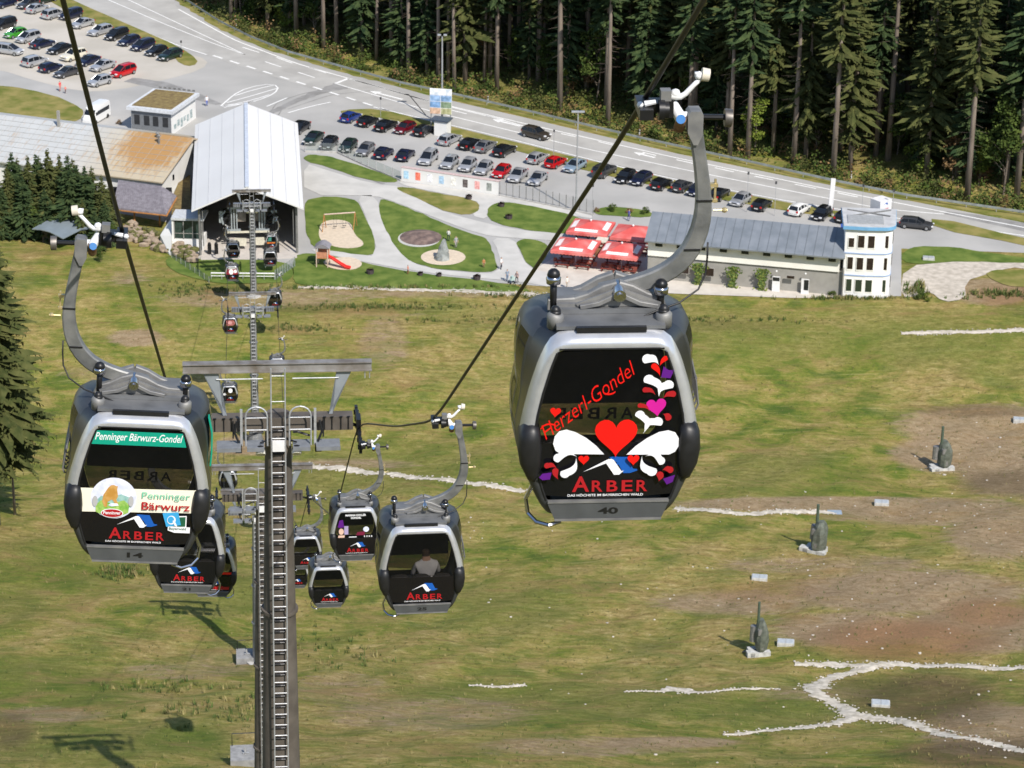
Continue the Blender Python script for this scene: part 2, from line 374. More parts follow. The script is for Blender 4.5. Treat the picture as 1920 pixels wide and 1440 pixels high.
def sheet(name, pix, z, m, smooth=2, wob=0.0, kind='structure', thick=0.0):
    rnd = random.Random(hash(name) % 1000+len(pix))
    p = chaikin(pix, smooth) if smooth else pix
    pts = [GB(a, b, z) for a, b in p]
    if wob: pts = [q+Vector((rnd.uniform(-wob, wob), rnd.uniform(-wob, wob)*1.4, 0)) for q in pts]
    bm = bmesh.new(); vs = [bm.verts.new(q) for q in pts]; f = bm.faces.new(vs)
    if f.normal.z < 0 or f.calc_area() and sum((pts[i].x*pts[(i+1) % len(pts)].y-pts[(i+1) % len(pts)].x*pts[i].y) for i in range(len(pts))) < 0: bmesh.ops.reverse_faces(bm, faces=[f])
    bmesh.ops.triangulate(bm, faces=bm.faces[:], ngon_method='EAR_CLIP')
    me = bpy.data.meshes.new(name); bm.to_mesh(me); bm.free(); me.materials.append(m)
    o = bpy.data.objects.new(name, me); col.objects.link(o); tag(o, kind=kind); return o
EDGE = []
def ribbon(name, pix, wpx, m, dz=0.07, jag=0.25, step=0.8, onbase=False, kind='structure', seed=1):
    """draped strip; wpx = widths in metres per point"""
    rnd = random.Random(seed); P = [(GB(a, b) if onbase else G(a, b)) for a, b in pix]
    if not onbase: step = .32; jag = jag*1.5
    ws = wpx if isinstance(wpx, (list, tuple)) else [wpx]*len(P)
    pts = []; wl = []
    for i in range(len(P)-1):
        L = (P[i+1]-P[i]).length; n = max(1, int(L/step))
        for k in range(n): t = k/n; pts.append(P[i].lerp(P[i+1], t)); wl.append(ws[i]*(1-t)+ws[i+1]*t)
    pts.append(P[-1]); wl.append(ws[-1])
    for _ in range(2):
        pts = [pts[0]]+[(pts[i-1]+pts[i]*2+pts[i+1])/4 for i in range(1, len(pts)-1)]+[pts[-1]]
    vs = []; fs = []; C = 3
    for i, p in enumerate(pts):
        d = pts[min(i+1, len(pts)-1)]-pts[max(i-1, 0)]; d.z = 0; d.normalize(); nn = Vector((-d.y, d.x, 0)); big_ = jag*.6*(math.sin(i*.31+seed)+math.sin(i*.13+seed*2)) if jag else 0; a = wl[i]/2*max(.15, 1+rnd.uniform(-jag, jag)+big_); b = wl[i]/2*max(.15, 1+rnd.uniform(-jag, jag)-big_*.6)
        if not onbase and rnd.random() < .8: EDGE.append((p, nn, wl[i]))
        for k in range(C+1):
            q = p+nn*(a+(-b-a)*k/C); z = (BASE if onbase else gh(q.x, q.y))+dz*(1 if 0 < k < C else (.35 if not onbase else 1)); vs.append((q.x, q.y, z))
    for i in range(len(pts)-1):
        for k in range(C): j = i*(C+1)+k; fs.append((j, j+1, j+C+2, j+C+1))
    mb = MB(); mb.add(vs, fs); o = mb.build(name, m, smooth=not onbase); fixn(o)
    if o.data.polygons[0].normal.z < 0: o.data.flip_normals()
    return tag(o, kind=kind)
# --- paved floor of the valley
sheet('car_park', [(-300, -140), (250, -140), (345, -10), (430, 52), (560, 110), (800, 178), (1000, 224), (1270, 288), (1600, 356), (1920, 418), (2400, 520), (2400, 600), (1920, 474), (1690, 466), (1690, 555), (1575, 558), (1200, 545), (1010, 536), (930, 530), (560, 505), (372, 492), (330, 420), (-300, 300)], .02, M_asph, 0)
sheet('gravel_parking', [(-300, -140), (100, -140), (118, 0), (340, 98), (392, 112), (380, 130), (310, 150), (215, 170), (150, 172), (60, 150), (0, 130), (-300, 90)], .03, M_lot, 1)
sheet('road', [(120, -140), (270, -140), (330, 12), (440, 72), (560, 118), (800, 186), (1000, 233), (1270, 294), (1600, 362), (1920, 425), (2400, 528), (2400, 562), (1920, 445), (1660, 398), (1480, 376), (1300, 342), (1100, 296), (960, 260), (800, 222), (700, 200), (560, 158), (430, 118), (345, 88), (130, 4), (60, -30)], .04, M_road, 0)
sheet('gravel_track', [(1692, 498), (1800, 488), (1925, 482), (2300, 520), (2300, 560), (1920, 500), (1850, 510), (1812, 530), (1808, 562), (1770, 566), (1745, 545), (1725, 552), (1690, 560)], .05, M_gravel, 1, .2)
sheet('terrace', [(1010, 500), (1060, 470), (1100, 440), (1215, 455), (1215, 505), (1400, 530), (1578, 545), (1578, 562), (1200, 548), (1040, 540), (985, 520)], .05, mat('terrace paving', (.50, .455, .40), .9, c2=(.60, .555, .49), scale=.6, detail=8), 1)
LAWN = [
 ('lawn', [(-300, 140), (0, 160), (60, 168), (118, 184), (150, 200), (160, 216), (135, 232), (0, 225), (-300, 200)], M_lawndry),
 ('lawn', [(570, 290), (604, 290), (650, 302), (765, 341), (700, 342), (605, 309), (570, 302)], M_lawn),
 ('lawn', [(736, 352), (764, 350), (830, 364), (892, 374), (902, 390), (882, 404), (838, 398), (788, 374)], M_lawndry),
 ('lawn', [(914, 388), (935, 378), (985, 383), (1072, 402), (1120, 420), (1080, 438), (1030, 436), (960, 427), (914, 412)], M_lawn),
 ('lawn', [(572, 369), (666, 369), (684, 400), (714, 482), (650, 474), (588, 466), (575, 440), (571, 400)], M_lawn),
 ('lawn', [(707, 369), (742, 380), (800, 404), (860, 430), (900, 442), (918, 450), (926, 480), (936, 511), (870, 509), (800, 501), (762, 486), (738, 458), (716, 415)], M_lawn),
 ('lawn', [(966, 447), (1015, 450), (1034, 466), (1008, 506), (988, 494), (975, 470)], M_lawn),
 ('lawn', [(556, 476), (590, 474), (640, 482), (730, 502), (800, 514), (945, 530), (1000, 545), (985, 548), (700, 540), (555, 536), (548, 520), (550, 488)], M_lawn),
 ('lawn', [(330, 470), (372, 488), (548, 486), (552, 528), (470, 532), (392, 530), (300, 500)], M_lawn),
 ('lawn', [(1690, 466), (1760, 459), (1870, 476), (1960, 488), (1920, 494), (1800, 488), (1692, 498)], M_lawn),
 ('lawn', [(1842, 512), (1870, 505), (1960, 508), (1960, 540), (1880, 536)], M_lawndry),
 ('road_verge', [(60, -30), (112, -14), (135, 0), (250, 50), (340, 88), (372, 112), (362, 124), (340, 122), (322, 100), (180, 44), (100, 10)], M_lawndry),
 ('road_verge', [(638, 206), (712, 203), (800, 226), (960, 264), (1100, 300), (1300, 346), (1480, 381), (1650, 408), (1655, 420), (1470, 396), (1300, 364), (1100, 320), (1030, 300), (950, 278), (840, 250), (740, 225), (640, 212)], M_lawndry),
 ('road_verge', [(1745, 404), (1920, 447), (2300, 530), (2300, 550), (1920, 458), (1750, 428)], M_lawndry),
 ('planted_bed', [(1112, 393), (1150, 386), (1225, 396), (1222, 408), (1165, 406), (1114, 402)], M_lawn)]
for i, (nm, p, m) in enumerate(LAWN): sheet(nm, p, .07 if 'roadside' not in nm else .03, m, 1 if 'verge' in nm else 2, .12)
sheet('sand_pit', [(603, 412), (657, 412), (664, 440), (684, 455), (676, 464), (640, 466), (605, 455), (596, 440)], .09, M_sand, 2)
sheet('sand_pit', [(600, 488), (650, 480), (676, 487), (680, 498), (660, 507), (620, 504)], .09, M_sand, 2)
sheet('sand_pit', ell(831, 482, 42, 15, 24), .09, M_sand, 0)
sheet('sand_rim', ell(786, 447, 40, 16, 30), .085, M_path, 0)
def dirt_mound():
    c = GB(789, 446); mb = MB(); n = 30; rings = 7; vs = []; rnd = random.Random(4)
    for r in range(rings+1):
        q = r/rings
        for k in range(n):
            a = 2*math.pi*k/n; rad = q*2.85; vs.append((c.x+rad*math.cos(a), c.y+rad*1.1*math.sin(a), BASE+.09+.45*(1-q*q)+rnd.uniform(-.05, .05)*(1-q)))
    fs = [(r*n+k, r*n+(k+1) % n, (r+1)*n+(k+1) % n, (r+1)*n+k) for r in range(rings) for k in range(n)]
    mb.add(vs, fs); o = mb.build('flower_bed', M_earth, smooth=True); fixn(o); tag(o, 'round dark bare earth flower bed in the lawn beside the standing stone', 'flower bed')
dirt_mound()
# playground paths lie bare between lawns: pale paving sheets
for p in ([(570, 305), (610, 318), (700, 345), (760, 350), (790, 376), (840, 400), (900, 415), (960, 430), (1060, 438), (1060, 452), (960, 446), (900, 440), (800, 402), (740, 378), (700, 366), (570, 366)],
          [(668, 366), (706, 366), (716, 415), (740, 460), (765, 488), (800, 502), (870, 511), (940, 513), (935, 470), (920, 446), (965, 447), (975, 475), (990, 498), (1010, 508), (1040, 512), (1040, 540), (980, 528), (870, 519), (780, 508), (700, 494), (620, 478), (580, 470), (600, 464), (650, 473), (712, 482), (686, 405)],
          [(740, 338), (940, 366), (1110, 402), (1110, 412), (985, 383), (935, 378), (914, 390), (914, 412), (882, 404), (902, 390), (892, 374), (764, 350)]):
    sheet('footpath', p, .06, M_path, 1)
ribbon('roadside_verge', [(240, -140), (330, -28), (360, 2), (425, 44), (480, 70), (560, 100), (660, 128), (800, 163), (1000, 209), (1270, 273), (1600, 344), (1920, 403), (2200, 462)], 5.5, M_lawndry, .03, .12, 1.5, True)
M_dasph = mat('worn dark asphalt', (.22, .215, .205), .9, c2=(.30, .295, .285), scale=.6, detail=8)
ribbon('road_patch', [(240, 150), (300, 160), (360, 178), (410, 196)], [2.5, 3.5, 3.0, 1.0], M_dasph, .045, .1, 1.0, True)
ribbon('road_patch', [(1772, 399), (1850, 412), (1930, 428)], [1.2, 3.0, 3.4], M_dasph, .046, .03, 1.5, True)
ribbon('road_patch', [(640, 160), (600, 172), (560, 188), (500, 215)], [3.5, 2.0, 1.6, 1.2], M_dasph, .047, .2, .8, True)
for q in ([(640, 160), (560, 178), (520, 192), (506, 212)], [(650, 164), (575, 182), (535, 196), (522, 216)], [(700, 170), (620, 178), (540, 205)]): ribbon('tyre_mark', q, .22, M_dasph, .049, .2, 1.0, True)
ribbon('road_patch', [(575, 300), (640, 315), (720, 345)], [.5, .8, .6], M_dasph, .066, .2, 1.0, True)
# --- road paint
def line(pix, w=.14, dz=.052, nm='lane_line'): return ribbon(nm, pix, w, M_line, dz, 0, 2.0, True)
line([(335, 18), (440, 76), (560, 121), (800, 189), (1000, 236), (1270, 297), (1600, 365), (1925, 428)], .3)
line([(130, 4), (345, 90), (388, 103)], .3); line([(180, -10), (300, 42), (400, 82), (460, 103)], .22); line([(215, -12), (330, 42), (460, 103)], .22)
for k in range(13):
    a = (400+k*31.2, 104.5+k*9.8); line([a, (a[0]+17, a[1]+5.6)], .45)
for (a, b) in (((455, 89), (486, 99)), ((518, 108), (548, 119)), ((579, 127), (611, 137)), ((497, 116), (527, 126)), ((559, 136), (590, 146))): line([a, b], .3)
line([(629, 157), (652, 148)], .6); line([(652, 148), (700, 160), (820, 195), (930, 222), (1000, 242)], .3); line([(629, 157), (700, 178), (800, 207), (960, 246), (1100, 280), (1300, 322)], .28)
for (a, b) in (((838, 205), (875, 214)), ((912, 217), (945, 225)), ((1052, 251), (1080, 257)), ((1122, 266), (1160, 275)), ((1205, 286), (1230, 292)), ((1268, 300), (1300, 307)), ((1340, 315), (1376, 323)), ((1415, 331), (1450, 338)), ((1490, 346), (1530, 354)), ((1570, 362), (1608, 370))): line([a, b], .32)
line([(1300, 322), (1420, 346), (1560, 374), (1660, 393), (1770, 402)], .28); line([(1160, 313), (1300, 344), (1480, 378), (1640, 404), (1925, 443)], .28); line([(700, 201), (960, 262), (1160, 313)], .28)
for (a, b) in (((700, 173), (755, 187)), ((930, 226), (975, 237)), ((1195, 288), (1228, 296))):
    line([a, b], .5); 
    h = ((a[0]+8, a[1]+1)); ribbon('arrow_marking', [(a[0]-6, a[1]-2.0), (a[0]+10, a[1]+2.2)], [.1, 1.6], M_line, .058, 0, .5, True)
# hatched island by the junction
for q in ([(413, 200), (450, 168), (505, 155), (522, 157), (527, 166), (510, 180), (470, 194), (413, 200)], [(425, 193), (480, 178), (520, 166)], [(440, 180), (470, 169), (515, 160)], [(420, 199), (470, 190), (505, 178)]): line(q, .26)
for q in ([(500, 200), (538, 184)], [(540, 212), (590, 197), (620, 192)], [(420, 202), (445, 198), (480, 190)]): line(q, .3)
# --- pale gravel tracks on the slope
ribbon('gravel_trench', [(575, 872), (640, 880), (700, 887), (770, 895), (860, 905), (960, 918), (985, 922)], [.9, 1.3, 1.2, 1.4, 1.2, 1.0, .6], M_chalk, .09, .35, .5, seed=3)
ribbon('gravel_trench', [(1265, 953), (1330, 958), (1400, 962), (1480, 960), (1570, 962)], [1.5, 1.4, 1.1, 1.2, .7], M_chalk, .09, .3, .5, seed=4)
ribbon('gravel_trench', [(1490, 1244), (1560, 1247), (1640, 1247), (1760, 1248), (1925, 1250)], [.8, 1.0, 1.2, 1.0, .9], M_chalk, .09, .3, .5, seed=5)
ribbon('gravel_trench', [(1650, 1248), (1590, 1262), (1545, 1275), (1520, 1290), (1545, 1305), (1575, 1325), (1610, 1345), (1680, 1350), (1740, 1368), (1800, 1382), (1860, 1395), (1925, 1412)], [1.0, 1.1, 1.5, 2.0, 1.7, 1.3, 1.5, 1.3, 1.2, 1.1, 1.0, 1.0], M_chalk, .11, .3, .5, seed=6)
ribbon('gravel_trench', [(1600, 1342), (1560, 1358), (1500, 1366), (1430, 1372), (1355, 1377)], [1.5, 1.2, .9, .8, .5], M_chalk, .10, .35, .5, seed=7)
ribbon('gravel_trench', [(880, 1286), (930, 1287), (985, 1285)], [.3, .7, .4], M_chalk, .09, .4, .5, seed=8)
ribbon('gravel_trench', [(1170, 1298), (1240, 1297), (1270, 1295), (1310, 1300), (1460, 1292)], [.3, .6, 1.6, .5, .3], M_chalk, .09, .5, .5, seed=9)
ribbon('gravel_path', [(1690, 625), (1760, 624), (1840, 622), (1925, 618)], [.6, .9, .9, .9], M_gravel, .09, .25, .5, seed=10)
ribbon('gravel_path', [(560, 538), (700, 541), (850, 545), (1000, 552), (1050, 560)], [.8, .9, 1.0, 1.6, 1.6], M_gravel, .10, .35, .6, seed=12)
# --- weeds and tussocks: nobody could count them
def weeds():
    rnd = random.Random(7); mb = MB()
    def tuft(p, s, mi, n=7):
        for _ in range(n):
            a = rnd.uniform(0, 6.28); l = s*rnd.uniform(.6, 1.2); b = rnd.uniform(.15, .45)*s
            q = p+Vector((rnd.uniform(-.5, .5)*s, rnd.uniform(-.5, .5)*s, 0)); t = q+Vector((math.cos(a)*b, math.sin(a)*b, l)); d = Vector((-math.sin(a), math.cos(a), 0))*s*.12
            mb.add([q-d, q+d, t+d*.3, t-d*.3], [(0, 1, 2, 3)], mi)
    for _ in range(9000):
        px = rnd.uniform(-40, 1960); py = 560+rnd.random()**.8*900
        p = G(px, py); tuft(p, rnd.uniform(.08, .24), rnd.choice((0, 1, 2, 2, 1)), 5)
    for (cx, cy, a, b, n, s) in ((700, 576, 190, 6, 260, .32), (430, 545, 70, 7, 90, .3), (560, 617, 90, 7, 110, .3), (220, 1075, 45, 16, 80, .5), (770, 540, 230, 4, 120, .4), (1150, 600, 420, 6, 260, .35), (1720, 545, 22, 12, 60, .6), (300, 1290, 160, 12, 80, .35),
                             (1600, 560, 110, 3, 160, .4), (1000, 556, 120, 5, 90, .4), (340, 545, 50, 18, 100, .3), (400, 1330, 120, 30, 60, .4), (1870, 552, 70, 8, 90, .5), (640, 1230, 100, 40, 60, .35)):
        for _ in range(n): tuft(G(rnd.gauss(cx, a*.5), rnd.gauss(cy, b*.5)), s*rnd.uniform(.6, 1.4), rnd.choice((0, 0, 2, 1)), 7)
    o = mb.build('weeds', [mat('weed green', (.07, .11, .02), .9, var=.3), mat('weed straw', (.27, .23, .09), .9, var=.2), mat('weed olive', (.13, .14, .035), .9, var=.3)]); tag(o, kind='stuff')
    mb = MB()
    for _ in range(200):
        r = rnd.random()
        if r < .6: c = rnd.choice(SOIL[:12]); px, py = rnd.gauss(c[0], c[2]*.5), rnd.gauss(c[1], c[3]*.6)
        else: px, py = rnd.uniform(860, 1950), rnd.uniform(900, 1440)
        if py < 570: continue
        p = G(px, py); s = rnd.uniform(.05, .12)*(1.5 if rnd.random() < .06 else 1)
        mb.ball(p+Vector((0, 0, s*.3)), s, 6, 0, (rnd.uniform(.8, 1.5), 1, .6))
    for p, nn, wd in EDGE:
        for _ in range(2):
            q = p+nn*rnd.choice((-1, 1))*wd*.5*rnd.uniform(.7, 1.7); s = rnd.uniform(.04, .12); mb.ball(Vector((q.x, q.y, gh(q.x, q.y)+.06)), s, 6, 0, (1.2, 1, .6))
    o = mb.build('loose_stones', mat('stone', (.50, .46, .40), .9, var=.25, scale=.5)); tag(o, kind='stuff')
weeds()
# ================================================================ gondola lift
YAW = R(6.1); DIR = Vector((-math.sin(YAW), math.cos(YAW), 0)); RT = Vector((math.cos(YAW), math.sin(YAW), 0))
B40 = SZ(1140, 975, 27.0)+DIR*1.0
def L(px, py, yl):
    d = ray(px, py); t = (B40.dot(DIR)+yl)/d.dot(DIR); p = d*t-B40
    return Vector((p.dot(RT), yl, p.z))
M_silver = mat('silver paint', (.54, .55, .58), .26, .5, var=.05, scale=6, c2=(.62, .63, .655), coat=.5)
M_dark = mat('dark grey frame', (.035, .037, .038), .42, 0, var=.2, scale=8)
M_panel = mat('grey panel', (.085, .09, .092), .5, .2, var=.12, scale=4)
M_glass = mat('tinted glass', (.006, .007, .009), .06, 0, var=.1, trans=(.55, (.64, .62, .60)))
M_glassd = mat('black glass', (.006, .006, .008), .07, 0, var=.1)
M_sideg = mat('side glass', (.010, .013, .018), .07, 0, var=.1, trans=(.25, (.45, .47, .5)))
M_rubber = mat('black rubber', (.012, .012, .013), .45, 0, var=.2, scale=9)
M_roofg = mat('roof sheet', (.13, .135, .14), .55, .35, c2=(.20, .205, .21), scale=3, detail=8)
M_alu = mat('galvanised steel', (.20, .20, .20), .62, .55, c2=(.30, .295, .28), scale=5, detail=9)
M_arm = mat('hanger steel', (.17, .175, .175), .55, .6, c2=(.30, .30, .29), scale=4, detail=9, bump=.08)
M_chrome = mat('chrome', (.5, .5, .52), .2, 1.0, var=.1)
M_white = mat('white coating', (.75, .75, .75), .45, 0, var=.05)
M_black = mat('black part', (.012, .012, .013), .4, .2, var=.3)
M_brass = mat('brass fitting', (.62, .50, .26), .4, .6, var=.2, scale=9)
M_blue = mat('blue cap', (.06, .20, .48), .35, 0, var=.1)
M_rust = mat('rusty steel', (.20, .10, .05), .7, .4, c2=(.36, .22, .12), scale=12)
M_beige = mat('nylon roller', (.62, .57, .47), .6, 0, var=.08)
M_rope = mat('wire rope', (.014, .013, .012), .5, .5, var=.4, scale=30, stretch=(1, 1, 1))
DW = mat('white decal', (.86, .86, .88), .35, var=.02); DR = mat('red decal', (.80, .008, .006), .35, var=.04); DRR = mat('dark red lettering', (.42, .012, .018), .35, var=.04)
DBL = mat('blue decal', (.01, .10, .42), .35, var=.05); DP = mat('pink decal', (.62, .012, .30), .35, var=.04); DV = mat('violet decal', (.11, .01, .22), .35, var=.05)
DCO = mat('coral decal', (.72, .05, .05), .35, var=.05); DGR = mat('green decal', (.005, .33, .22), .35, var=.04); DCR = mat('cream decal', (.88, .84, .68), .35, var=.02); DK = mat('black decal', (.01, .01, .01), .4)
DBR = mat('ochre decal', (.50, .25, .05), .35, c2=(.62, .36, .12), scale=14); DG2 = mat('meadow decal', (.18, .42, .06), .35, c2=(.42, .58, .16), scale=20); DMT = mat('hill decal', (.16, .38, .36), .35, c2=(.40, .60, .55), scale=12)
DLB = mat('light blue decal', (.05, .38, .72), .35, var=.05); DSK = mat('sky decal', (.62, .66, .86), .35, c2=(.85, .86, .95), scale=8); DGY = mat('grey decal', (.45, .45, .45), .35)
DFG = mat('fir decal', (.02, .12, .06), .35, var=.2)
OUT = [(0, 1.985), (.30, 1.985), (.47, 1.98), (.555, 1.945), (.62, 1.86), (.70, 1.68), (.78, 1.42), (.845, 1.15), (.883, .93), (.885, .75), (.855, .60), (.79, .40), (.70, .19), (.625, .055), (.55, .0), (0, 0)]
INN = [(0, 1.835), (.30, 1.835), (.50, 1.835), (.535, 1.80), (.595, 1.63), (.665, 1.38), (.715, 1.15), (.742, .95), (.74, .75), (.705, .52), (.655, .34), (.62, .235), (.60, .22), (.3, .22), (0, .22)]
NS = 72
def polar(pl):
    full = pl+[(-x, z) for x, z in reversed(pl) if x > 0]; c = (0, .98); out = []
    for k in range(NS):
        a = 2*math.pi*(k+.5)/NS; dx, dz = math.cos(a), math.sin(a); best = None
        for i in range(len(full)):
            x1, z1 = full[i][0]-c[0], full[i][1]-c[1]; x2, z2 = full[(i+1) % len(full)][0]-c[0], full[(i+1) % len(full)][1]-c[1]
            den = dx*(z2-z1)-dz*(x2-x1)
            if abs(den) < 1e-9: continue
            t = (x1*(z2-z1)-z1*(x2-x1))/den; u = (x1*dz-z1*dx)/den
            if t > 0 and -1e-6 <= u <= 1+1e-6: best = t if best is None else min(best, t)
        out.append((dx*best, dz*best+c[1]))
    return out
PO, PI_ = polar(OUT), polar(INN)
def ring(f, y, s=1.0, rz=1.0, sink=0.0, wid=0.0):
    r = []
    for (ax, az), (bx, bz) in zip(PI_, PO):
        x = ax+(bx-ax)*f; z = az+(bz-az)*f
        if z > 1.2: x *= 1+wid*min(1, (z-1.2)/.7)*(1 if abs(x) > .4 else abs(x)/.4); z = 1.2+(z-1.2)*rz
        r.append(Vector((x*s, y, z+sink)))
    return r
def cabin_rings():
    half = [ring(0, -1.0), ring(.18, -1.012), ring(.55, -.995), ring(.85, -.94), ring(1, -.85), ring(1, -.74, 1.01, 1.01, 0, .06), ring(1, -.62, 1.02, 1.0, 0, .16), ring(1, -.56, 1.025, 1.0, 0, .20), ring(1, -.3, 1.035, 1.03, 0, .30), ring(1, -.22, 1.035, 1.03, 0, .30), ring(1, 0, 1.035, 1.0, 0, .30)]
    back = [ring(1, .16, 1.03, .97, 0, .28), ring(1, .30, 1.02, .92, 0, .22), ring(1, .38, 1.01, .87, 0, .12), ring(1, .46, 1.0, .84), ring(.85, .53, 1, .83), ring(.55, .58, 1, .83), ring(.18, .595, 1, .83), ring(0, .59, 1, .83)]
    return half+back
M_shoulder = mat('dark roof shell', (.045, .05, .058), .4, .2, var=.15)
M_rimd = mat('dark side rim', (.016, .017, .02), .35, .1, var=.1, coat=.3)
def make_gondola(name, mir):
    root = empty(name, (0, 0, 0)); q = -1.0 if mir else 1.0
    rings = cabin_rings(); parts = {}
    def put(nm, m): 
        if nm not in parts: parts[nm] = (MB(), m)
        return parts[nm][0]
    nr = len(rings)
    for i in range(nr-1):
        for k in range(NS):
            a, b, c, d = rings[i][k], rings[i][(k+1) % NS], rings[i+1][(k+1) % NS], rings[i+1][k]; z = (a.z+b.z+c.z+d.z)/4; y = (a.y+c.y)/2; x = (a.x+b.x)/2
            if y < -.62 or y > .42: nm = 'side_rim' if -.84 < y < 0 and z < 1.99 and z > .86 else ('front_frame' if y < 0 else 'rear_frame') if z > .86 else ('front_skirt' if y < 0 else 'rear_skirt')
            elif z > 1.80 or (y > .1 and z > 1.62): nm = 'roof'
            elif z > .62 and not (-.62 < y < -.56 or -.3 < y < -.22): nm = 'side_window'
            else: nm = 'side_wall'
            m = {'front_frame': M_silver, 'rear_frame': M_silver, 'front_skirt': M_dark, 'side_rim': M_rimd, 'rear_skirt': M_dark, 'roof': M_shoulder, 'side_window': M_sideg, 'side_wall': M_dark}[nm]
            if nm in ('side_window', 'side_rim'): nm += '_l' if x < 0 else '_r'
            
            mb = put(nm, m); mb.add([a, d, c, b], [(0, 1, 2, 3)])
    objs = {}
    for nm, (mb, m) in parts.items():
        o = mb.build(nm[:-2] if nm[-2:] in ('_l', '_r') else nm, m, root)
        bm = bmesh.new(); bm.from_mesh(o.data); bmesh.ops.remove_doubles(bm, verts=bm.verts, dist=.0004); bmesh.ops.recalc_face_normals(bm, faces=bm.faces)
        for f in bm.faces: f.smooth = True
        bm.to_mesh(o.data); bm.free(); objs[nm] = o
    # windscreens
    def glass(nm, y, zlo, zhi, m):
        pts = [(v[0]*.992, v[1]) for v in PI_ if zlo < v[1] <= zhi+.001]
        right = sorted([p for p in pts if p[0] > 0], key=lambda p: -p[1]); left = sorted([p for p in pts if p[0] < 0], key=lambda p: p[1])
        def xat(z): 
            c = sorted([v for v in PI_ if v[0] > 0], key=lambda v: abs(v[1]-z))[:1][0]; return c[0]*.992
        poly = [(-xat(zhi), zhi)]+[(xat(zhi), zhi)]+right+[(xat(zlo), zlo), (-xat(zlo), zlo)]+left
        mb = MB(); s = -1 if y < 0 else 1; n = len(poly); mb.add([(a, y, b) for a, b in poly], [tuple(range(n)) if s > 0 else tuple(range(n-1, -1, -1))]); return mb.build(nm, m, root)
    ws = glass('windscreen', -1.004, .86, 1.835, M_glass); lw = glass('lower_windscreen', -1.004, .235, .85, M_glassd)
    rw = glass('rear_window', .596, .86, 1.62, M_glassd); glass('rear_lower_window', .596, .235, .85, M_glass)
    mb = MB(); mb.box((0, .56, .93), (1.35, .04, .66)); mb.build('rear_panel', M_dark, root)  # added dark board, blocks the lit view out through the rear window
    # number panel and seals
    mb = MB(); mb.prism([(-.60, .205), (.60, .205), (.535, .045), (-.535, .045)], -1.035, -.98); o = mb.build('number_panel', M_panel, root); fixn(o)
    mb = MB(); mb.box((0, -1.02, .222), (1.20, .05, .02)); mb.box((0, -1.02, .03), (1.06, .06, .02)); mb.build('trim_strip', M_alu, root)
    mb = MB(); mb.box((0, -1.008, 1.842), (1.02, .02, .014))
    for s in (-1, 1): mb.tube([(s*x*.992, -1.008, z) for x, z in INN[3:12]], .013, 6)
    mb.build('window_seal', M_rubber, root)
    # corner bumpers
    for s in (-1, 1):
        mb = MB()
        prof_ = [(.70, 1.02), (.76, 1.045), (.84, 1.02), (.885, .93), (.895, .78), (.87, .62), (.80, .47), (.735, .44), (.70, .50), (.672, .62), (.668, .80), (.68, .93)]
        n = len(prof_); cx = sum(p[0] for p in prof_)/n; cz = sum(p[1] for p in prof_)/n; L_ = []
        for (sc_, y) in ((1.06, -.80), (1.06, -.96), (1.0, -1.03), (.82, -1.075), (.45, -1.10)): L_.append([(s*(cx+(a-cx)*sc_), y, cz+(b-cz)*sc_) for a, b in prof_])
        vs = [v for r in L_ for v in r]; fs = [(i*n+k, i*n+(k+1) % n, (i+1)*n+(k+1) % n, (i+1)*n+k) for i in range(4) for k in range(n)]+[tuple(4*n+k for k in range(n))]
        mb.add(vs, fs); o = mb.build('corner_bumper', M_rubber, root, True); fixn(o)
    # interior
    mb = MB(); mb.box((0, -.2, .12), (1.1, 1.4, .05)); mb.build('floor', M_dark, root)
    for s in (-1, 1):
        if s > 0: continue
        yb = -.82 if s < 0 else .44
        mb = MB(); mb.box((0, yb-s*.22, .48), (1.30, .42, .10))
        for x in (-.44, 0, .44): mb.box((x, yb, .62), (.40, .10, .28)); mb.ball((x, yb, .74), .20, 10, 0, (1, .28, .5))
        mb.build('seat', mat('seat fabric', (.045, .042, .042), .8), root)
    # ski racks at the door side, left side rail
    mb = MB()
    for y in (-.40, -.28, -.16, -.04, .08, .2):
        mb.tube([(q*.76, y, 1.66), (q*.83, y, 1.60), (q*.91, y-.02, 1.25), (q*.945, y, .98), (q*.92, y, .92)], .012, 5)
    mb.tube([(q*.90, -.5, 1.30), (q*.90, .3, 1.30)], .014, 5); mb.tube([(q*.83, -.5, 1.60), (q*.83, .3, 1.60)], .014, 5)
    mb.build('ski_rack', M_alu, root)
    # step hoop at the lower corner
    mb = MB(); a = [(-q*.74, -.80, .30), (-q*.80, -.80, .16), (-q*.78, -.84, .02), (-q*.70, -.92, -.045), (-q*.58, -.98, -.055), (-q*.46, -.95, -.03)]
    mb.tube(a, .022, 7); mb.build('step_rail', M_chrome, root)
    # roof
    mb = MB(); mb.box((0, -.70, 2.005), (1.06, .34, .035)); mb.box((0, -.25, 2.05), (1.04, .60, .05)); mb.box((0, .10, 2.01), (.98, .16, .04)); mb.build('roof_plate', M_roofg, root)
    mb = MB(); mb.box((0, -.905, 2.005), (.68, .05, .05)); mb.build('roof_vent', M_rubber, root)
    for s in (-1, 1):
        for y, dz in ((-.70, 0),):
            mb = MB(); mb.tube([(s*.53, y, 1.95), (s*.53, y, 2.08), (s*.525, y, 2.10)], [.082, .082, .06], 12, 0); mb.tube([(s*.53, y, 2.08), (s*.53, y, 2.125)], [.055, .055], 12, 1); mb.ball((s*.53, y, 2.125), .052, 10, 1)
            mb.build('damper', [M_alu, M_rubber], root, True)
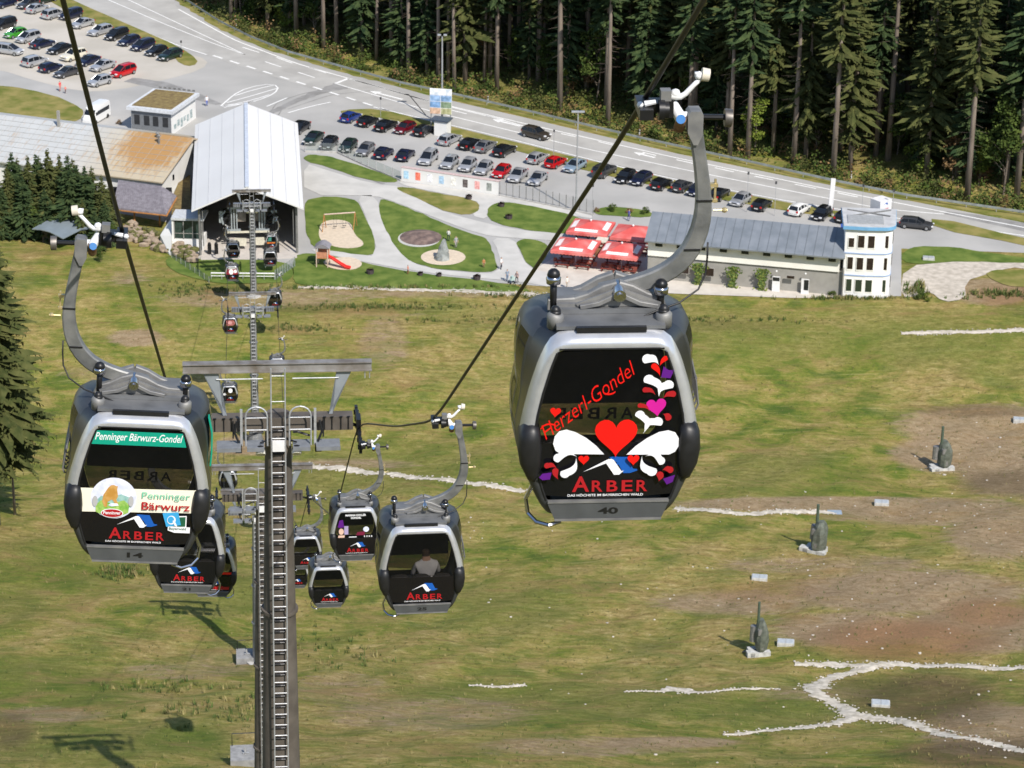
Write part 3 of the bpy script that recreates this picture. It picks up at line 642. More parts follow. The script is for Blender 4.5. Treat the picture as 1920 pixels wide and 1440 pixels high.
    for s in (-1, 1):
        mb = MB(); y = -.42; zt = 2.36 if s < 0 else 2.24
        mb.tube([(s*.53, y, 2.0), (s*.53, y, zt)], .035, 8, 1); mb.tube([(s*.53, y, zt-.06), (s*.53, y, zt), (s*.53, y, zt+.02)], [.07, .075, .055], 12, 0); mb.ball((s*.53, y, zt+.03), .066, 12, 1)
        mb.build('mounting_post', [M_chrome, M_black], root, True)
    # hanger base: ribbed yokes and wing beams
    P = lambda px, py, yl: Vector((L(px, py, yl).x*q, yl, L(px, py, yl).z))
    hub = P(1156, 543, -.42)
    mb = MB(); hx, hz = hub.x, hub.z
    for y0 in (-.50,):
        tri = [(hx-.05, hz+.03), (hx+.05, hz+.03), (hx+.42, 2.11), (hx+.40, 2.08), (hx-.40, 2.08), (hx-.42, 2.11)]
        mb.prism(tri, y0, y0+.03)
        mb.bar([(hx, y0-.03, hz), (hx-.20, y0-.035, (hz+2.09)/2-.03), (hx-.38, y0-.03, 2.09)], .045, .05, (0, 1, 0)); mb.bar([(hx, y0-.03, hz), (hx+.20, y0-.035, (hz+2.09)/2-.03), (hx+.38, y0-.03, 2.09)], .045, .05, (0, 1, 0))
    mb.box((0, -.42, 2.085), (1.0, .12, .04)); mb.box((0, .05, 2.02), (.9, .10, .04))
    for s in (-1, 1):
        mb.bar([(hx, -.36, hz+.03), (hx+s*.12, -.36, hz-.02), (hx+s*.26, -.36, hz-.12), (hx+s*.42, -.36, hz-.17), (s*.58+0, -.38, hz-.15)], [.10, .13, .17, .17, .12], .10, (0, 1, 0))
        mb.bar([(hx, .02, hz-.02), (hx+s*.14, .02, hz-.08), (hx+s*.30, .02, hz-.18), (hx+s*.44, .02, hz-.22)], [.10, .12, .13, .12], .10, (0, 1, 0))
    hb = mb.build('hanger_base', M_alu, root); fixn(hb)
    mb = MB(); mb.tube([(hx, -.60, hz), (hx, -.30, hz)], .062, 14); mb.tube([(hx, -.63, hz), (hx, -.60, hz)], .035, 10); o = mb.build('pivot_axle', M_chrome, root); autosmooth(o)
    mb = MB(); mb.prism([(hx-.07, 2.165), (hx-.055, 2.185), (hx+.055, 2.185), (hx+.07, 2.165), (hx+.055, 2.145), (hx-.055, 2.145)], -.508, -.502); fixn(mb.build('slot', M_black, root))
    # hanger arm
    yl = -.28
    path = [(1120, 545), (1156, 538), (1200, 527), (1232, 515), (1262, 497), (1287, 470), (1304, 437), (1313, 400), (1314, 360), (1309, 310), (1302, 262), (1297, 222)]
    pts = [P(a, b, yl) for a, b in path]
    for _ in range(1):
        np_ = [pts[0]]
        for i in range(len(pts)-1):
            np_ += [pts[i]*.75+pts[i+1]*.25, pts[i]*.25+pts[i+1]*.75]
        np_.append(pts[-1]); pts = np_
    n = len(pts); mb = MB(); mb.bar(pts, [.13+.05*math.sin(math.pi*min(1, i/n*1.3)) for i in range(n)], [.13]*n, (0, 1, 0)); arm = mb.build('hanger_arm', M_arm, root); autosmooth(arm, 40); fixn(arm)
    top = P(1297, 218, yl); mb = MB(); mb.prism([(top.x-.075, top.z+.05), (top.x-.05, top.z+.085), (top.x+.05, top.z+.085), (top.x+.075, top.z+.05), (top.x+.075, top.z-.15), (top.x+.03, top.z-.25), (top.x-.01, top.z-.25), (top.x-.07, top.z-.13)], yl-.10, yl+.10)
    o = mb.build('arm_cap', M_alu, arm); fixn(o)
    mb = MB(); 
    for t in (.30, .52): 
        mb = MB(); p = pts[int(n*(1-t))]; mb.box((p.x, yl-.070, p.z), (.16, .012, .018)); mb.build('weld_plate', M_rubber, arm)
    # door gear on the arm (brass bits) and cable
    g = P(1330, 355, yl-.02); mb = MB(); mb.box((g.x, g.y, g.z+.06), (.11, .05, .035)); mb.box((g.x+q*.03, g.y, g.z), (.02, .03, .24)); mb.box((g.x+q*.01, g.y, g.z-.10), (.09, .04, .03)); mb.tube([(g.x+q*.02, g.y, g.z-.20), (g.x+q*.16, g.y, g.z-.20)], .012, 6); mb.ball((g.x+q*.13, g.y, g.z-.20), .03, 8)
    mb.build('door_actuator', M_brass, arm)
    mb = MB(); cp = [P(1322, 452, yl), P(1321, 480, yl), P(1318, 510, yl-.02), P(1305, 540, yl-.1), P(1270, 566, yl-.2), P(1232, 580, -.55), P(1210, 590, -.6), P(1192, 600, -.65), P(1200, 612, -.7), P(1225, 606, -.72)]
    mb.tube(cp, .0105, 6); mb.build('control_cable', M_rubber, arm, True)
    # grip
    grip = None
    g0 = MB(); gx = P(1297, 217, yl)
    g0.tube([P(1256, 192, yl-.02), P(1264, 206, yl-.05), P(1272, 220, yl-.06)], [.05, .055, .06], 10, 0); g0.tube([P(1262, 216, yl), P(1290, 216, yl)], .045, 10, 0)
    g0.box(P(1244, 176, yl-.08), (.10, .12, .10), None, 1); g0.tube([P(1240, 205, yl-.14), P(1250, 205, yl-.14)], [.085, .085], 14, 2); g0.tube([P(1231, 205, yl-.14), P(1242, 205, yl-.14)], [.10, .10], 16, 2)
    g0.box(P(1246, 198, yl), (.10, .24, .16), None, 2); g0.box(P(1222, 196, yl), (.20, .20, .09), None, 2)
    g0.tube([P(1205, 194, yl-.12), P(1226, 190, yl-.12)], [.03, .022], 8, 0); g0.ball(P(1197, 196, yl-.12), .035, 8, 0); g0.box(P(1203, 201, yl), (.13, .50, .10), None, 2)
    g0.tube([P(1273, 222, yl-.16), P(1273, 222, yl-.10)], .045, 12, 3); g0.tube([P(1268, 238, yl+.05), P(1273, 222, yl-.09)], [.055, .05], 12, 4)
    grip = g0.build('grip', [M_white, M_alu, M_black, M_blue, M_rust], root); autosmooth(grip, 40)
    mb = MB(); lv = [P(1250, 180, yl-.05), P(1262, 178, yl-.05), P(1272, 180, yl-.05), P(1281, 174, yl-.05), P(1296, 158, yl-.05), P(1308, 146, yl-.05)]; mb.tube(lv, [.04, .045, .03, .028, .024, .024], 8); mb.ball(P(1262, 174, yl-.05), .05, 8); mb.ball(P(1306, 140, yl-.05), .045, 8); mb.box(P(1303, 136, yl-.05), (.05, .04, .03))
    lev = mb.build('coupling_lever', M_white, grip, True)
    mb = MB(); mb.tube([P(1311, 137, yl-.05), P(1325, 139, yl-.05)], [.065, .062], 16); autosmooth(mb.build('lever_roller', M_beige, lev))
    mb = MB(); mb.tube([P(1306, 217, yl), P(1356, 217, yl)], .028, 10); mb.build('guide_axle', M_black, grip)
    mb = MB(); mb.tube([P(1353, 218, yl), P(1355, 218, yl), P(1366, 219, yl), P(1367, 219, yl)], [.085, .088, .088, .07], 20); autosmooth(mb.build('guide_wheel', mat('worn steel', (.18, .165, .15), .5, .7, var=.25, scale=10), grip))
    global GRIP_LOCAL
    GRIP_LOCAL = P(1200, 199, yl)*1.0; GRIP_LOCAL.x *= q; GRIP_LOCAL.x = abs(GRIP_LOCAL.x)
    root['rope_x'] = P(1200, 199, yl).x
    return root, ws, lw, arm
# ---- decals (drawn in the pixel frame of the near cabin)
def px40(px, py): return ((px-1140)/F*27.0*1.005, (975-py)/F*27.0/math.cos(R(24.2)))
def hang(d, name, mats, parent):
    o = d.mb.build(name, mats, parent); return o
def logo(parent, cx, cz, s, sub=True, refs=1.0):
    """mountain flag mark + word + small line; s = 1 as on the near cabin"""
    d = Decal(-1.012)
    def a(u, v): return (cx+u*s, cz+v*s)
    d.poly([a(.065, .105), a(.155, .262), a(.245, .262), a(.33, .085), a(.395, .075), a(.345, .035), a(.20, .035), a(.13, .15)], 1)
    d.poly([a(.0, .262), a(.06, .272), a(.17, .262), a(.30, .085), a(.40, .06), a(.29, .02), a(.20, .02), a(.12, .17)], 1)
    d.poly([a(-.36, .045), a(-.03, .225), a(.045, .225), a(.02, .19), a(-.01, .185)], 0)
    d.poly([a(-.055, .195), a(-.02, .235), a(.03, .24), a(.06, .225), a(.17, .055), a(.205, .06), a(.14, .0), a(.07, .0)], 0)
    hang(d, 'mountain_emblem', [DW, DBL], parent)
    d = Decal(-1.011); w_ = .50*s
    d.text('A', cx-w_, cx-w_+.235*s, cz-.255*s, cz-.02*s, 0, .02)
    for i, ch in enumerate('RBER'): d.text(ch, cx-w_+(.27+i*.205)*s, cx-w_+(.27+i*.205+.15)*s, cz-.255*s, cz-.085*s, 0, .02)
    hang(d, 'lettering', [DRR], parent)
    if sub:
        d = Decal(-1.011); d.text('DAS HÖCHSTE IM BAYERISCHEN WALD', cx-.56*s, cx+.48*s, cz-.325*s, cz-.282*s, 0, .015); hang(d, 'small_lettering', [DW], parent)
def number(parent, t):
    d = Decal(-1.038); w_ = .10; d.text(t, -w_, w_, .09, .16, 0, .03); hang(d, 'cabin_number', [DK], parent)
def child(root, nm):
    return [c for c in root.children if c.name.split('.')[0] == nm][0]
def decor_hearts(root):
    ws = child(root, 'windscreen'); lw = child(root, 'lower_windscreen'); Q = px40
    def hp(pxy, s): return heart(*Q(*pxy), s*F and s)
    k = 27.0/F
    d = Decal(-1.010)
    def Pt(t, h, w_, mi, curl=.2): d.poly(petal(*Q(*t), *Q(*h), w_*k, curl), mi)
    # tendril at the upper right
    Pt((1226, 688), (1205, 677), 9.8, 0, -0.23); Pt((1228, 690), (1238, 676), 4.9, 1, 0.09); Pt((1229, 708), (1218, 690), 6.1, 1, -0.09)
    d.poly([Q(*p) for p in ((1231, 710), (1235, 690), (1244, 697), (1255, 697), (1248, 712))], 4)
    Pt((1228, 745), (1209, 714), 10.2, 0, -0.27); Pt((1228, 745), (1245, 724), 9.8, 0, 0.27)
    Pt((1222, 742), (1203, 732), 5.7, 2, -0.18); Pt((1236, 748), (1253, 740), 6.6, 2, 0.18)
    d.poly(heart(*Q(1224, 762), 37*k, .12), 3)
    Pt((1212, 771), (1194, 760), 4.9, 2, -0.18); Pt((1236, 776), (1246, 782), 6.6, 2, 0.18)
    Pt((1200, 812), (1194, 777), 9.0, 0, -0.32); Pt((1203, 808), (1227, 790), 9.8, 0, 0.32)
    # big heart and wings
    d.poly(heart(*Q(1151, 813), 79*k), 1)
    d.poly([Q(*p) for p in ((1130, 848), (1115, 832), (1096, 817), (1076, 806), (1059, 801), (1046, 804), (1038, 813), (1035, 827), (1040, 840), (1050, 846))], 0)
    d.poly([Q(*p) for p in ((1171, 849), (1188, 833), (1208, 819), (1230, 808), (1247, 805), (1260, 809), (1267, 820), (1267, 835), (1261, 845), (1250, 850))], 0)
    Pt((1080, 852), (1045, 853), 9.0, 0, -0.27); Pt((1078, 852), (1058, 882), 9.0, 0, 0.23); Pt((1206, 852), (1235, 861), 8.2, 0, 0.27); Pt((1200, 851), (1219, 880), 9.8, 0, -0.23)
    d.poly(heart(*Q(1092, 856), 20*k), 1); d.poly(heart(*Q(1184, 857), 22*k), 1)
    Pt((1043, 872), (1025, 866), 6, 2, -.2); Pt((1046, 892), (1040, 876), 6, 2, .1); Pt((1238, 878), (1252, 877), 7, 2, .2); Pt((1232, 898), (1234, 886), 7, 2, -.1)
    d.poly([Q(*p) for p in ((1010, 887), (1016, 880), (1033, 878), (1030, 891), (1016, 892))], 4); d.poly([Q(*p) for p in ((1240, 893), (1262, 886), (1258, 899), (1247, 904))], 4)
    d.poly(heart(*Q(1038, 766), 20*k, -.1), 1)
    hang(d, 'petal_ornament', [DW, DR, DRR, DP, DV], ws)
    # slanted script, drawn letter by letter along a rising line
    d = Decal(-1.0105); a0 = Vector(Q(1014, 812)); a1 = Vector(Q(1182, 688)); ang = math.atan2(a1.y-a0.y, a1.x-a0.x); c_ = (a0+a1)/2; L2 = (a1-a0).length
    d.text('Herzerl-Gondel', c_.x-L2/2, c_.x+L2/2, c_.y-.075, c_.y+.075, 0, -.008, .5, ang)
    for (pa, pb, pc) in (((1012, 802), (1020, 788), (1040, 795)), ((1148, 735), (1140, 742), (1128, 738))):
        a, b, c = [Vector(Q(*z)) for z in (pa, pb, pc)]; n = 9; up = [a*(1-t)**2+b*2*t*(1-t)+c*t*t for t in [i/(n-1) for i in range(n)]]
        d.poly([(v.x, v.y+.009) for v in up]+[(v.x, v.y-.009) for v in reversed(up)], 0)
    hang(d, 'script_lettering', [DR], ws)
    logo(lw, *Q(1140, 888), .72, True); number(child(root, 'number_panel'), '40')
def decor_bear(root):
    ws = child(root, 'windscreen'); lw = child(root, 'lower_windscreen')
    kk = 34.0/F
    def Q(px, py): return ((px-252.5)*kk, (1055-py)*kk/math.cos(R(24.8)))
    d = Decal(-1.0075); d.poly([Q(172, 811), Q(331, 811), Q(338, 836), Q(165, 836)], 0); d.text('Penninger Bärwurz-Gondel', *sorted((Q(171, 0)[0], Q(331, 0)[0])), Q(0, 832)[1], Q(0, 814)[1], 1, .008, .3); hang(d, 'green_banner', [DGR, DW], ws)
    d = Decal(-1.014)
    d.poly([Q(143, 917), Q(360, 914), Q(354, 957), Q(150, 961)], 0)
    e = lambda cx, cy, a, b: ell(*Q(cx, cy), a*kk, b*kk/math.cos(R(24.8)), 36)
    d.poly(e(209, 934, 42, 38), 1); d.poly([Q(*p) for p in ((176, 940), (186, 930), (200, 935), (222, 926), (240, 932), (242, 950), (178, 952))], 2)
    d.poly([Q(*p) for p in ((176, 948), (186, 938), (205, 944), (228, 937), (238, 945), (237, 960), (224, 966), (190, 966), (177, 960))], 3)
    d.poly([Q(*p) for p in ((192, 950), (188, 940), (190, 928), (198, 915), (203, 910), (208, 909), (213, 911), (216, 911), (215, 918), (217, 930), (214, 936), (218, 944), (213, 945), (206, 936), (198, 941), (197, 951))], 4)
    d.poly([Q(*p) for p in ((199, 947), (204, 943), (216, 943), (219, 947), (206, 949))], 1)
    d.poly(e(175, 940, 5, 10), 7); d.poly(e(241, 938, 5, 10), 7)
    d.poly(e(207, 961, 20.5, 8.5), 5); d.poly(e(207, 961, 19, 7.2), 6); d.text('Penninger', Q(191, 0)[0], Q(223, 0)[0], Q(0, 965)[1], Q(0, 957)[1], 5, .02)
    d.text('Penninger', Q(261, 0)[0], Q(350, 0)[0], Q(0, 934.5)[1], Q(0, 919)[1], 8, .0); d.text('Bärwurz', Q(261, 0)[0], Q(350, 0)[0], Q(0, 952)[1], Q(0, 937.5)[1], 6, .012)
    hang(d, 'sponsor_sign', [DCR, DSK, DMT, DG2, DBR, DW, DRR, DGY, mat('mint lettering', (.16, .52, .36), .4)], ws)
    d = Decal(-1.034); d.poly([Q(*p) for p in ((326, 962), (345, 961), (345, 983), (326, 984))], 1); d.poly([Q(*p) for p in ((328, 964), (343, 963), (343, 981), (328, 982))], 2)
    d.poly([Q(*p) for p in ((311, 981), (352, 982), (352, 993), (323, 993), (311, 989))], 1); d.text('Bayerwald', Q(313, 0)[0], Q(345, 0)[0], Q(0, 989)[1], Q(0, 983)[1], 2, .02)
    d.poly([Q(*p) for p in ((300, 957), (329, 954), (335, 978), (308, 982))], 0); d.poly(ell(*Q(317, 969), 8*kk, 9*kk), 1); d.poly(ell(*Q(316, 968.5), 6*kk, 7*kk), 0); d.poly([Q(*p) for p in ((319, 970), (322, 969), (328, 979), (324, 980))], 1)
    hang(d, 'quality_badge', [DLB, DW, DFG], lw)
    logo(lw, *Q(252, 987), .66, True); number(child(root, 'number_panel'), '14')
def rear_word(root):
    rw = child(root, 'rear_window'); d = Decal(0)
    for i, ch in enumerate('ARBER'[::-1]):
        vs, fs = text_geo(ch, .02); x0 = -.42+i*.175; d.mb.add([(x0+(1-a)*.13, .585, .40+b*.13) for a, b in vs], fs)
    hang(d, 'mirrored_lettering', [DK], rw)
RG, _, _, _ = make_gondola('gondola_cabin', False); RX = RG['rope_x']
LG, _, _, _ = make_gondola('gondola_cabin', True); LX = LG['rope_x']
GZ = GRIP_LOCAL.z; GY = GRIP_LOCAL.y
def place(root, px, py, Z=None, Y=None, roll=0.0):
    f = SZ(px, py, Z) if Z else S(px, py, Y)
    root.location = f+DIR*1.0; m = Matrix.Rotation(YAW-(R(2.2) if root is RG else 0), 3, 'Z') @ Matrix.Rotation(roll, 3, 'Y'); root.rotation_euler = m.to_euler()
    x = RX if root in RIGHTS else LX
    return root.location+m @ Vector((x, GY, GZ))
RSPEC = [(1146, 975, 27.0, None, 'hearts'), (791, 1150, 56.7, None, 'plain25'), (668, 1051, 93.7, None, 'show'), (617, 1139, 121, None, 'seats'), (574.5, 1067, 151, None, 'logo'), (556, 1103, 186, None, 'logo'),
         (532, 910, None, 250, 'blank'), (520, 703, None, 280, 'small'), (515.5, 577, None, 310, 'small'), (507, 499, None, 333, 'small'), (510.5, 468, None, 341, 'amber')]
LSPEC = [(252.5, 1055, 34.0, None, 'bear'), (349, 1112, 65, None, 'logo2'), (398, 1119, 101, None, 'redbar'), (428, 919, None, 238, 'blank'), (431, 756, None, 266, 'white'), (432, 626, None, 294, 'redpic'), (435.5, 527, None, 322, 'redwhite'), (437.5, 484, None, 334, 'small')]
RIGHTS = []; RGRIPS = []; LGRIPS = []
LAB = {('R', 0): 'large gondola cabin with red heart, white petals and script nearest on the right rope', ('R', 1): 'silver gondola cabin number 25 with a seated passenger in white shirt seen through its window',
       ('R', 2): 'gondola cabin with show poster and white capitals hanging at the near pylon', ('R', 3): 'gondola cabin with empty grey seats low in the photo right of the near pylon',
       ('R', 4): 'gondola cabin half behind the near pylon, above the lowest small cabin on its right', ('R', 5): 'gondola cabin mostly hidden behind the near pylon, only a logo corner showing right of it',
       ('R', 6): 'gondola cabin hidden behind the near pylon with only its silver right edge showing', ('R', 7): 'small gondola cabin seen through the top beam of the near pylon', ('R', 8): 'small gondola cabin at the right arm of the far lattice pylon',
       ('R', 9): 'dark gondola cabin leaving the station hall, lower of the two on the right', ('R', 10): 'gondola cabin with amber band inside the station hall, upper of the two on the right',
       ('L', 0): 'large gondola cabin with cream bear sign and green banner on the left rope', ('L', 1): 'gondola cabin half hidden behind the bear sign cabin, logo on its black lower pane', ('L', 2): 'gondola cabin with red stripe peeping out behind two others on the left',
       ('L', 3): 'gondola cabin behind the slanting left strut of the second pylon', ('L', 4): 'small gondola cabin with white round patches on its window left of the near pylon ladder', ('L', 5): 'small gondola cabin with reddish window picture left of the lattice pylon',
       ('L', 6): 'small gondola cabin with red and white front above the lawn before the station', ('L', 7): 'dark small gondola cabin inside the station hall on the left'}
cabs = {}
for side, spec, proto in (('R', RSPEC, RG), ('L', LSPEC, LG)):
    for i, sp in enumerate(spec):
        o = copy_tree(proto) if i else None
        cabs[(side, i)] = o
cabs[('R', 0)] = RG; cabs[('L', 0)] = LG
def simple_pic(root, kind):
    ws = child(root, 'windscreen'); d = Decal(-1.012)
    if kind == 'white': d.poly(ell(.10, 1.45, .22, .26), 0); d.poly(ell(-.52, 1.05, .15, .14), 0); hang(d, 'white_patch', [DW], ws)
    if kind == 'redpic': d.poly([(-.45, 1.7), (.45, 1.7), (.6, 1.2), (.3, 1.05), (-.4, 1.0)], 0); d.poly(ell(0, 1.4, .25, .2), 1); hang(d, 'window_picture', [mat('brown red picture', (.20, .04, .04), .4, c2=(.5, .2, .18), scale=5), mat('rose picture', (.6, .3, .3), .4)], ws)
    if kind == 'redwhite': d.poly([(-.5, 1.8), (.5, 1.8), (.72, 1.0), (.7, .9), (-.7, .9), (-.72, 1.0)], 0); d.poly(ell(-.1, 1.25, .28, .36), 1); d.poly(ell(.42, 1.3, .2, .24), 1); d.poly([(-.45, 1.82), (.45, 1.82), (.5, 1.6), (-.5, 1.6)], 2); hang(d, 'window_picture', [mat('deep red picture', (.30, .01, .03), .4), DW, DGY], ws)
    if kind == 'amber': d.poly([(-.7, 1.05), (.7, 1.05), (.7, .87), (-.7, .87)], 0); d.poly([(-.4, 1.75), (-.05, 1.75), (-.1, 1.2), (-.6, 1.2)], 1); hang(d, 'amber_band', [mat('amber picture', (.65, .28, .02), .4, c2=(.5, .05, .02), scale=4), mat('teal picture', (.05, .2, .16), .4)], ws)
    if kind == 'redbar': d.poly([(.05, 1.02), (.72, 1.02), (.73, .93), (.05, .93)], 0); hang(d, 'red_band', [DR], ws); d = Decal(-1.012); d.poly([(.10, .42), (.62, .42), (.6, .30), (.10, .30)], 0); hang(d, 'red_word', [DRR], child(root, 'lower_windscreen'))
    if kind == 'show':
        d.text('MARINA KOLLER', -.35, .35, 1.70, 1.78, 0, .03); d.text('GONDEL', -.17, .19, 1.60, 1.68, 0, .03); hang(d, 'poster_lettering', [DW], ws)
        d = Decal(-1.012); d.poly(ell(-.50, 1.14, .13, .20), 0); d.poly(ell(-.50, 1.13, .085, .12), 1); d.poly([(-.60, .99), (-.38, .99), (-.40, .90), (-.62, .90)], 1); d.poly([(-.40, 1.34), (-.26, 1.34), (-.26, 1.02), (-.40, 1.02)], 2); d.poly([(-.56, 1.56), (-.44, 1.58), (-.4, 1.30), (-.5, 1.28), (-.62, 1.3)], 4)
        hang(d, 'portrait_print', [DK, mat('skin tone print', (.72, .48, .38), .4), mat('lilac print', (.40, .33, .52), .4), DW, DV], ws); d = Decal(-1.012)
        d.poly([(-.24, .93), (.02, .93), (.02, .90), (-.24, .90)], 3)
        for x in (.28, .36, .44, .52): d.poly([(x, .96+.02*(x*50 % 2)), (x+.03, .96), (x+.03, .90), (x, .90)], 3)
        d.poly(ell(.35, 1.2, .10, .10), 5); d.poly([(.05, 1.1), (.3, 1.12), (.3, .98), (.0, .98)], 6)
        hang(d, 'show_poster', [DK, mat('skin tone print', (.72, .48, .38), .4), mat('lilac print', (.40, .33, .52), .4), DW, DV, DSK, mat('wine print', (.16, .01, .04), .4)], ws)
for key, o in cabs.items():
    side, i = key; sp = (RSPEC if side == 'R' else LSPEC)[i]
    if side == 'R': RIGHTS.append(o)
    gp = place(o, sp[0], sp[1], sp[2], sp[3], {('L', 0): R(4.6), ('L', 1): R(4), ('L', 2): R(2.5)}.get(key, 0)); (RGRIPS if side == 'R' else LGRIPS).append((i, gp))
    tag(o, LAB[key], 'gondola', 'gondola cabins hanging on the ropes of the lift')
    k = sp[4]; lw = child(o, 'lower_windscreen')
    if k == 'hearts': decor_hearts(o); rear_word(o)
    elif k == 'bear':
        decor_bear(o); rear_word(o); mb = MB(); mb.bar([(.838, -.46, 1.80), (.885, -.46, 1.6), (.893, -.46, 1.35), (.885, -.46, 1.15)], .02, .13, (0, 1, 0)); mb.build('green_stripe', DGR, o)
    elif k != 'blank':
        logo(lw, (0.04 if i else 0), .52, .72, i < 4)
        simple_pic(o, k)
        if k == 'plain25': number(child(o, 'number_panel'), '25')
        if k == 'logo2': number(child(o, 'number_panel'), '21')
RGRIPS = [g for _, g in sorted(RGRIPS, key=lambda t: t[0])]; LGRIPS = [g for _, g in sorted(LGRIPS, key=lambda t: t[0])]
# ---------------------------------------------------------------- pylons
M_pyl = mat('weathered pylon steel', (.072, .060, .049), .7, 0, c2=(.125, .107, .088), scale=1.2, detail=9)
M_pylL = mat('grey pylon steel', (.20, .21, .225), .5, .4, c2=(.28, .29, .31), scale=1.5, detail=8)
M_zinc = mat('zinc rail', (.38, .39, .40), .5, .45, c2=(.50, .51, .52), scale=6)
def pylon(px, pyarm, Y, basepy, sc_, rtop, rbot, label, dark=True, gw=6.43, aw=5.15, far=False, pytop=None):
    head = S(px, pyarm, Y); g = gh(head.x, head.y)
    lean = 0.0
    base = Vector((head.x, head.y, g-.3)); H = head.z-base.z
    root = empty('lift_pylon', base, YAW, label, 'pylon', 'pylons of the gondola lift'); tilt = R(.8) if dark else R(.4); mrot = Matrix.Rotation(YAW, 3, 'Z') @ Matrix.Rotation(tilt, 3, 'Y'); root.rotation_euler = mrot.to_euler(); root.location = base-(mrot @ Vector((0, 0, H))-Vector((0, 0, H))); mp = M_pyl if dark else M_pylL
    mb = MB(); segs = 4; zz = [0]+[H*k/segs for k in range(1, segs+1)]
    mb.tube([(0, 0, 0), (0, 0, H+.25)], [rbot, rtop], 20); o = mb.build('pole', mp, root); autosmooth(o)
    for k in range(1, segs):
        z = H*(1-.24*k*(1 if segs < 5 else 1)); r = rtop+(rbot-rtop)*(1-z/H)
        mb = MB(); mb.tube([(0, 0, z-.06), (0, 0, z+.06)], r+.09, 20); mb.build('flange', mp, o)
    mb = MB(); mb.tube([(0, 0, -1.0), (0, 0, .45)], rbot+.55, 20); mb.build('foundation', mat('concrete', (.36, .35, .33), .9, c2=(.48, .47, .45), scale=2), root)
    # ladder on the uphill face
    lw_ = .24; yy = lambda z: -(rtop+(rbot-rtop)*(1-z/H))-.22
    mb = MB(); top = H+2.2*sc_ if not far else H
    for s in (-1, 1): mb.tube([(s*lw_, yy(0), .3), (s*lw_, yy(H), H), (s*lw_, yy(H), top)], .028, 6)
    z = .5
    while z < H: mb.tube([(-lw_, yy(z), z), (lw_, yy(z), z)], .020, 5); z += .43
    while z < top: mb.tube([(-lw_, yy(H), z), (lw_, yy(H), z)], .016, 5); z += .95
    z = .72
    while z < H: r = -yy(z)-.22; mb.tube([(-.19, -r-.03, z), (0, -r-.045, z+.0), (.19, -r-.03, z)], .05, 5, 1); z += .43
    mb.build('ladder', [M_zinc, M_black], root)
    # cross arm
    A = aw/2*sc_; mb = MB(); mb.box((0, -.15, H), (2*A, .50, .50*sc_)); mb.build('cross_arm', mp, root)
    for s in (-1, 1):
        for x in (.94, .84, .72, .62): mb = MB(); mb.box((s*A*x, -.44, H+.02), (.03, .04, .46*sc_)); mb.box((s*A*x, -.44, H+.27*sc_), (.10, .05, .03)); mb.build('arm_bracket', M_black, root)
    # gantry
    gz = H+2.05*sc_; W = gw/2*sc_
    mb = MB(); mb.box((0, -.12, gz), (2*W, .22, .27*sc_)); mb.box((0, -.12, gz+.15*sc_), (2*W+.02, .34, .035)); mb.box((0, -.12, gz-.15*sc_), (2*W+.02, .34, .035)); mb.build('gantry_beam', mat('gantry steel', (.17, .145, .12), .6, .35, c2=(.33, .32, .31), scale=1.6, detail=6), root)
    for s in (-1, 1):
        mb = MB(); mb.prism([(s*W*.80, gz-.12), (s*W*.63, gz-.12), (s*W*.585, H+.26*sc_), (s*W*.545, H+.26*sc_)][::s], -.16, -.08); fixn(mb.build('gantry_strut', mat('strut steel', (.30, .33, .36), .5, .3, var=.08, scale=2), root))
    mb = MB()
    for s in (-1, 1): mb.tube([(s*W*.08+s*.25, -.2, gz-.42), (s*W*.65, -.2, gz-.42)], .022, 6)
    for s in (-1, 1):
        for x in (.93, .98): mb.tube([(s*W*x, -.2, gz-.1), (s*W*x, -.2, gz-.45)], .018, 5)
    mb.build('gantry_rail', M_zinc, root)
    # catwalks, hoops, posts
    pb = H-.62*sc_
    for s in (-1, 1):
        for (x0, x1) in ((.82, .50), (.42, .19)):
            mb = MB(); c = s*(x0+x1)/2*A; mb.box((c, -.75, pb), (abs(x0-x1)*A, .80, .05)); mb.box((c, -1.16, pb+.02), (abs(x0-x1)*A, .04, .14)); mb.build('catwalk', mat('catwalk grating', (.26, .275, .30), .55, .4, var=.12, scale=4), root)
        mb = MB(); x0 = s*A*.29
        for yy2 in (-.80,): 
            pts = [(x0-.37, yy2, pb), (x0-.37, yy2, pb+1.1)]+[(x0-.37*math.cos(a), yy2, pb+1.1+.36*math.sin(a)) for a in [math.pi*k/8 for k in range(1, 8)]]+[(x0+.37, yy2, pb+1.1), (x0+.37, yy2, pb)]
            mb.tube(pts, .03, 6); mb.tube([(x0-.37, yy2, pb+.6), (x0+.37, yy2, pb+.6)], .025, 6); mb.tube([(x0-.37, yy2, pb+1.05), (x0+.37, yy2, pb+1.05)], .02, 6)
        mb.build('safety_hoop', M_zinc, root)
        mb = MB(); mb.box((s*A*.49, -.62, pb+.62), (.085, .10, 1.35)); mb.build('stanchion', M_zinc, root)
        mb = MB(); mb.tube([(s*A*.20, -.5, H-.25), (s*A*.26, -.55, H-.22), (s*A*.42, -.6, H-.35)], .04, 6); mb.tube([(s*A*.55, -.55, H+.2), (s*A*.58, -.6, H-.2), (s*A*.53, -.62, H-.55)], .045, 6); mb.tube([(s*A*.60, -.5, H+.2), (s*A*.60, -.6, H-.4)], .03, 6); mb.box((s*A*.53, -.7, pb-.12), (.22, .2, .28)); mb.build('hose', M_rubber, root)
        # sheave assembly along the rope
        mb = MB(); sx = s*2.78
        mb.box((sx, 0, H-.30), (.10, 3.4, .16)); mb.box((sx, 0, H-.18), (.16, .6, .5)); mb.tube([(s*A*.94, -.1, H-.1), (sx, 0, H-.3)], .06, 8)
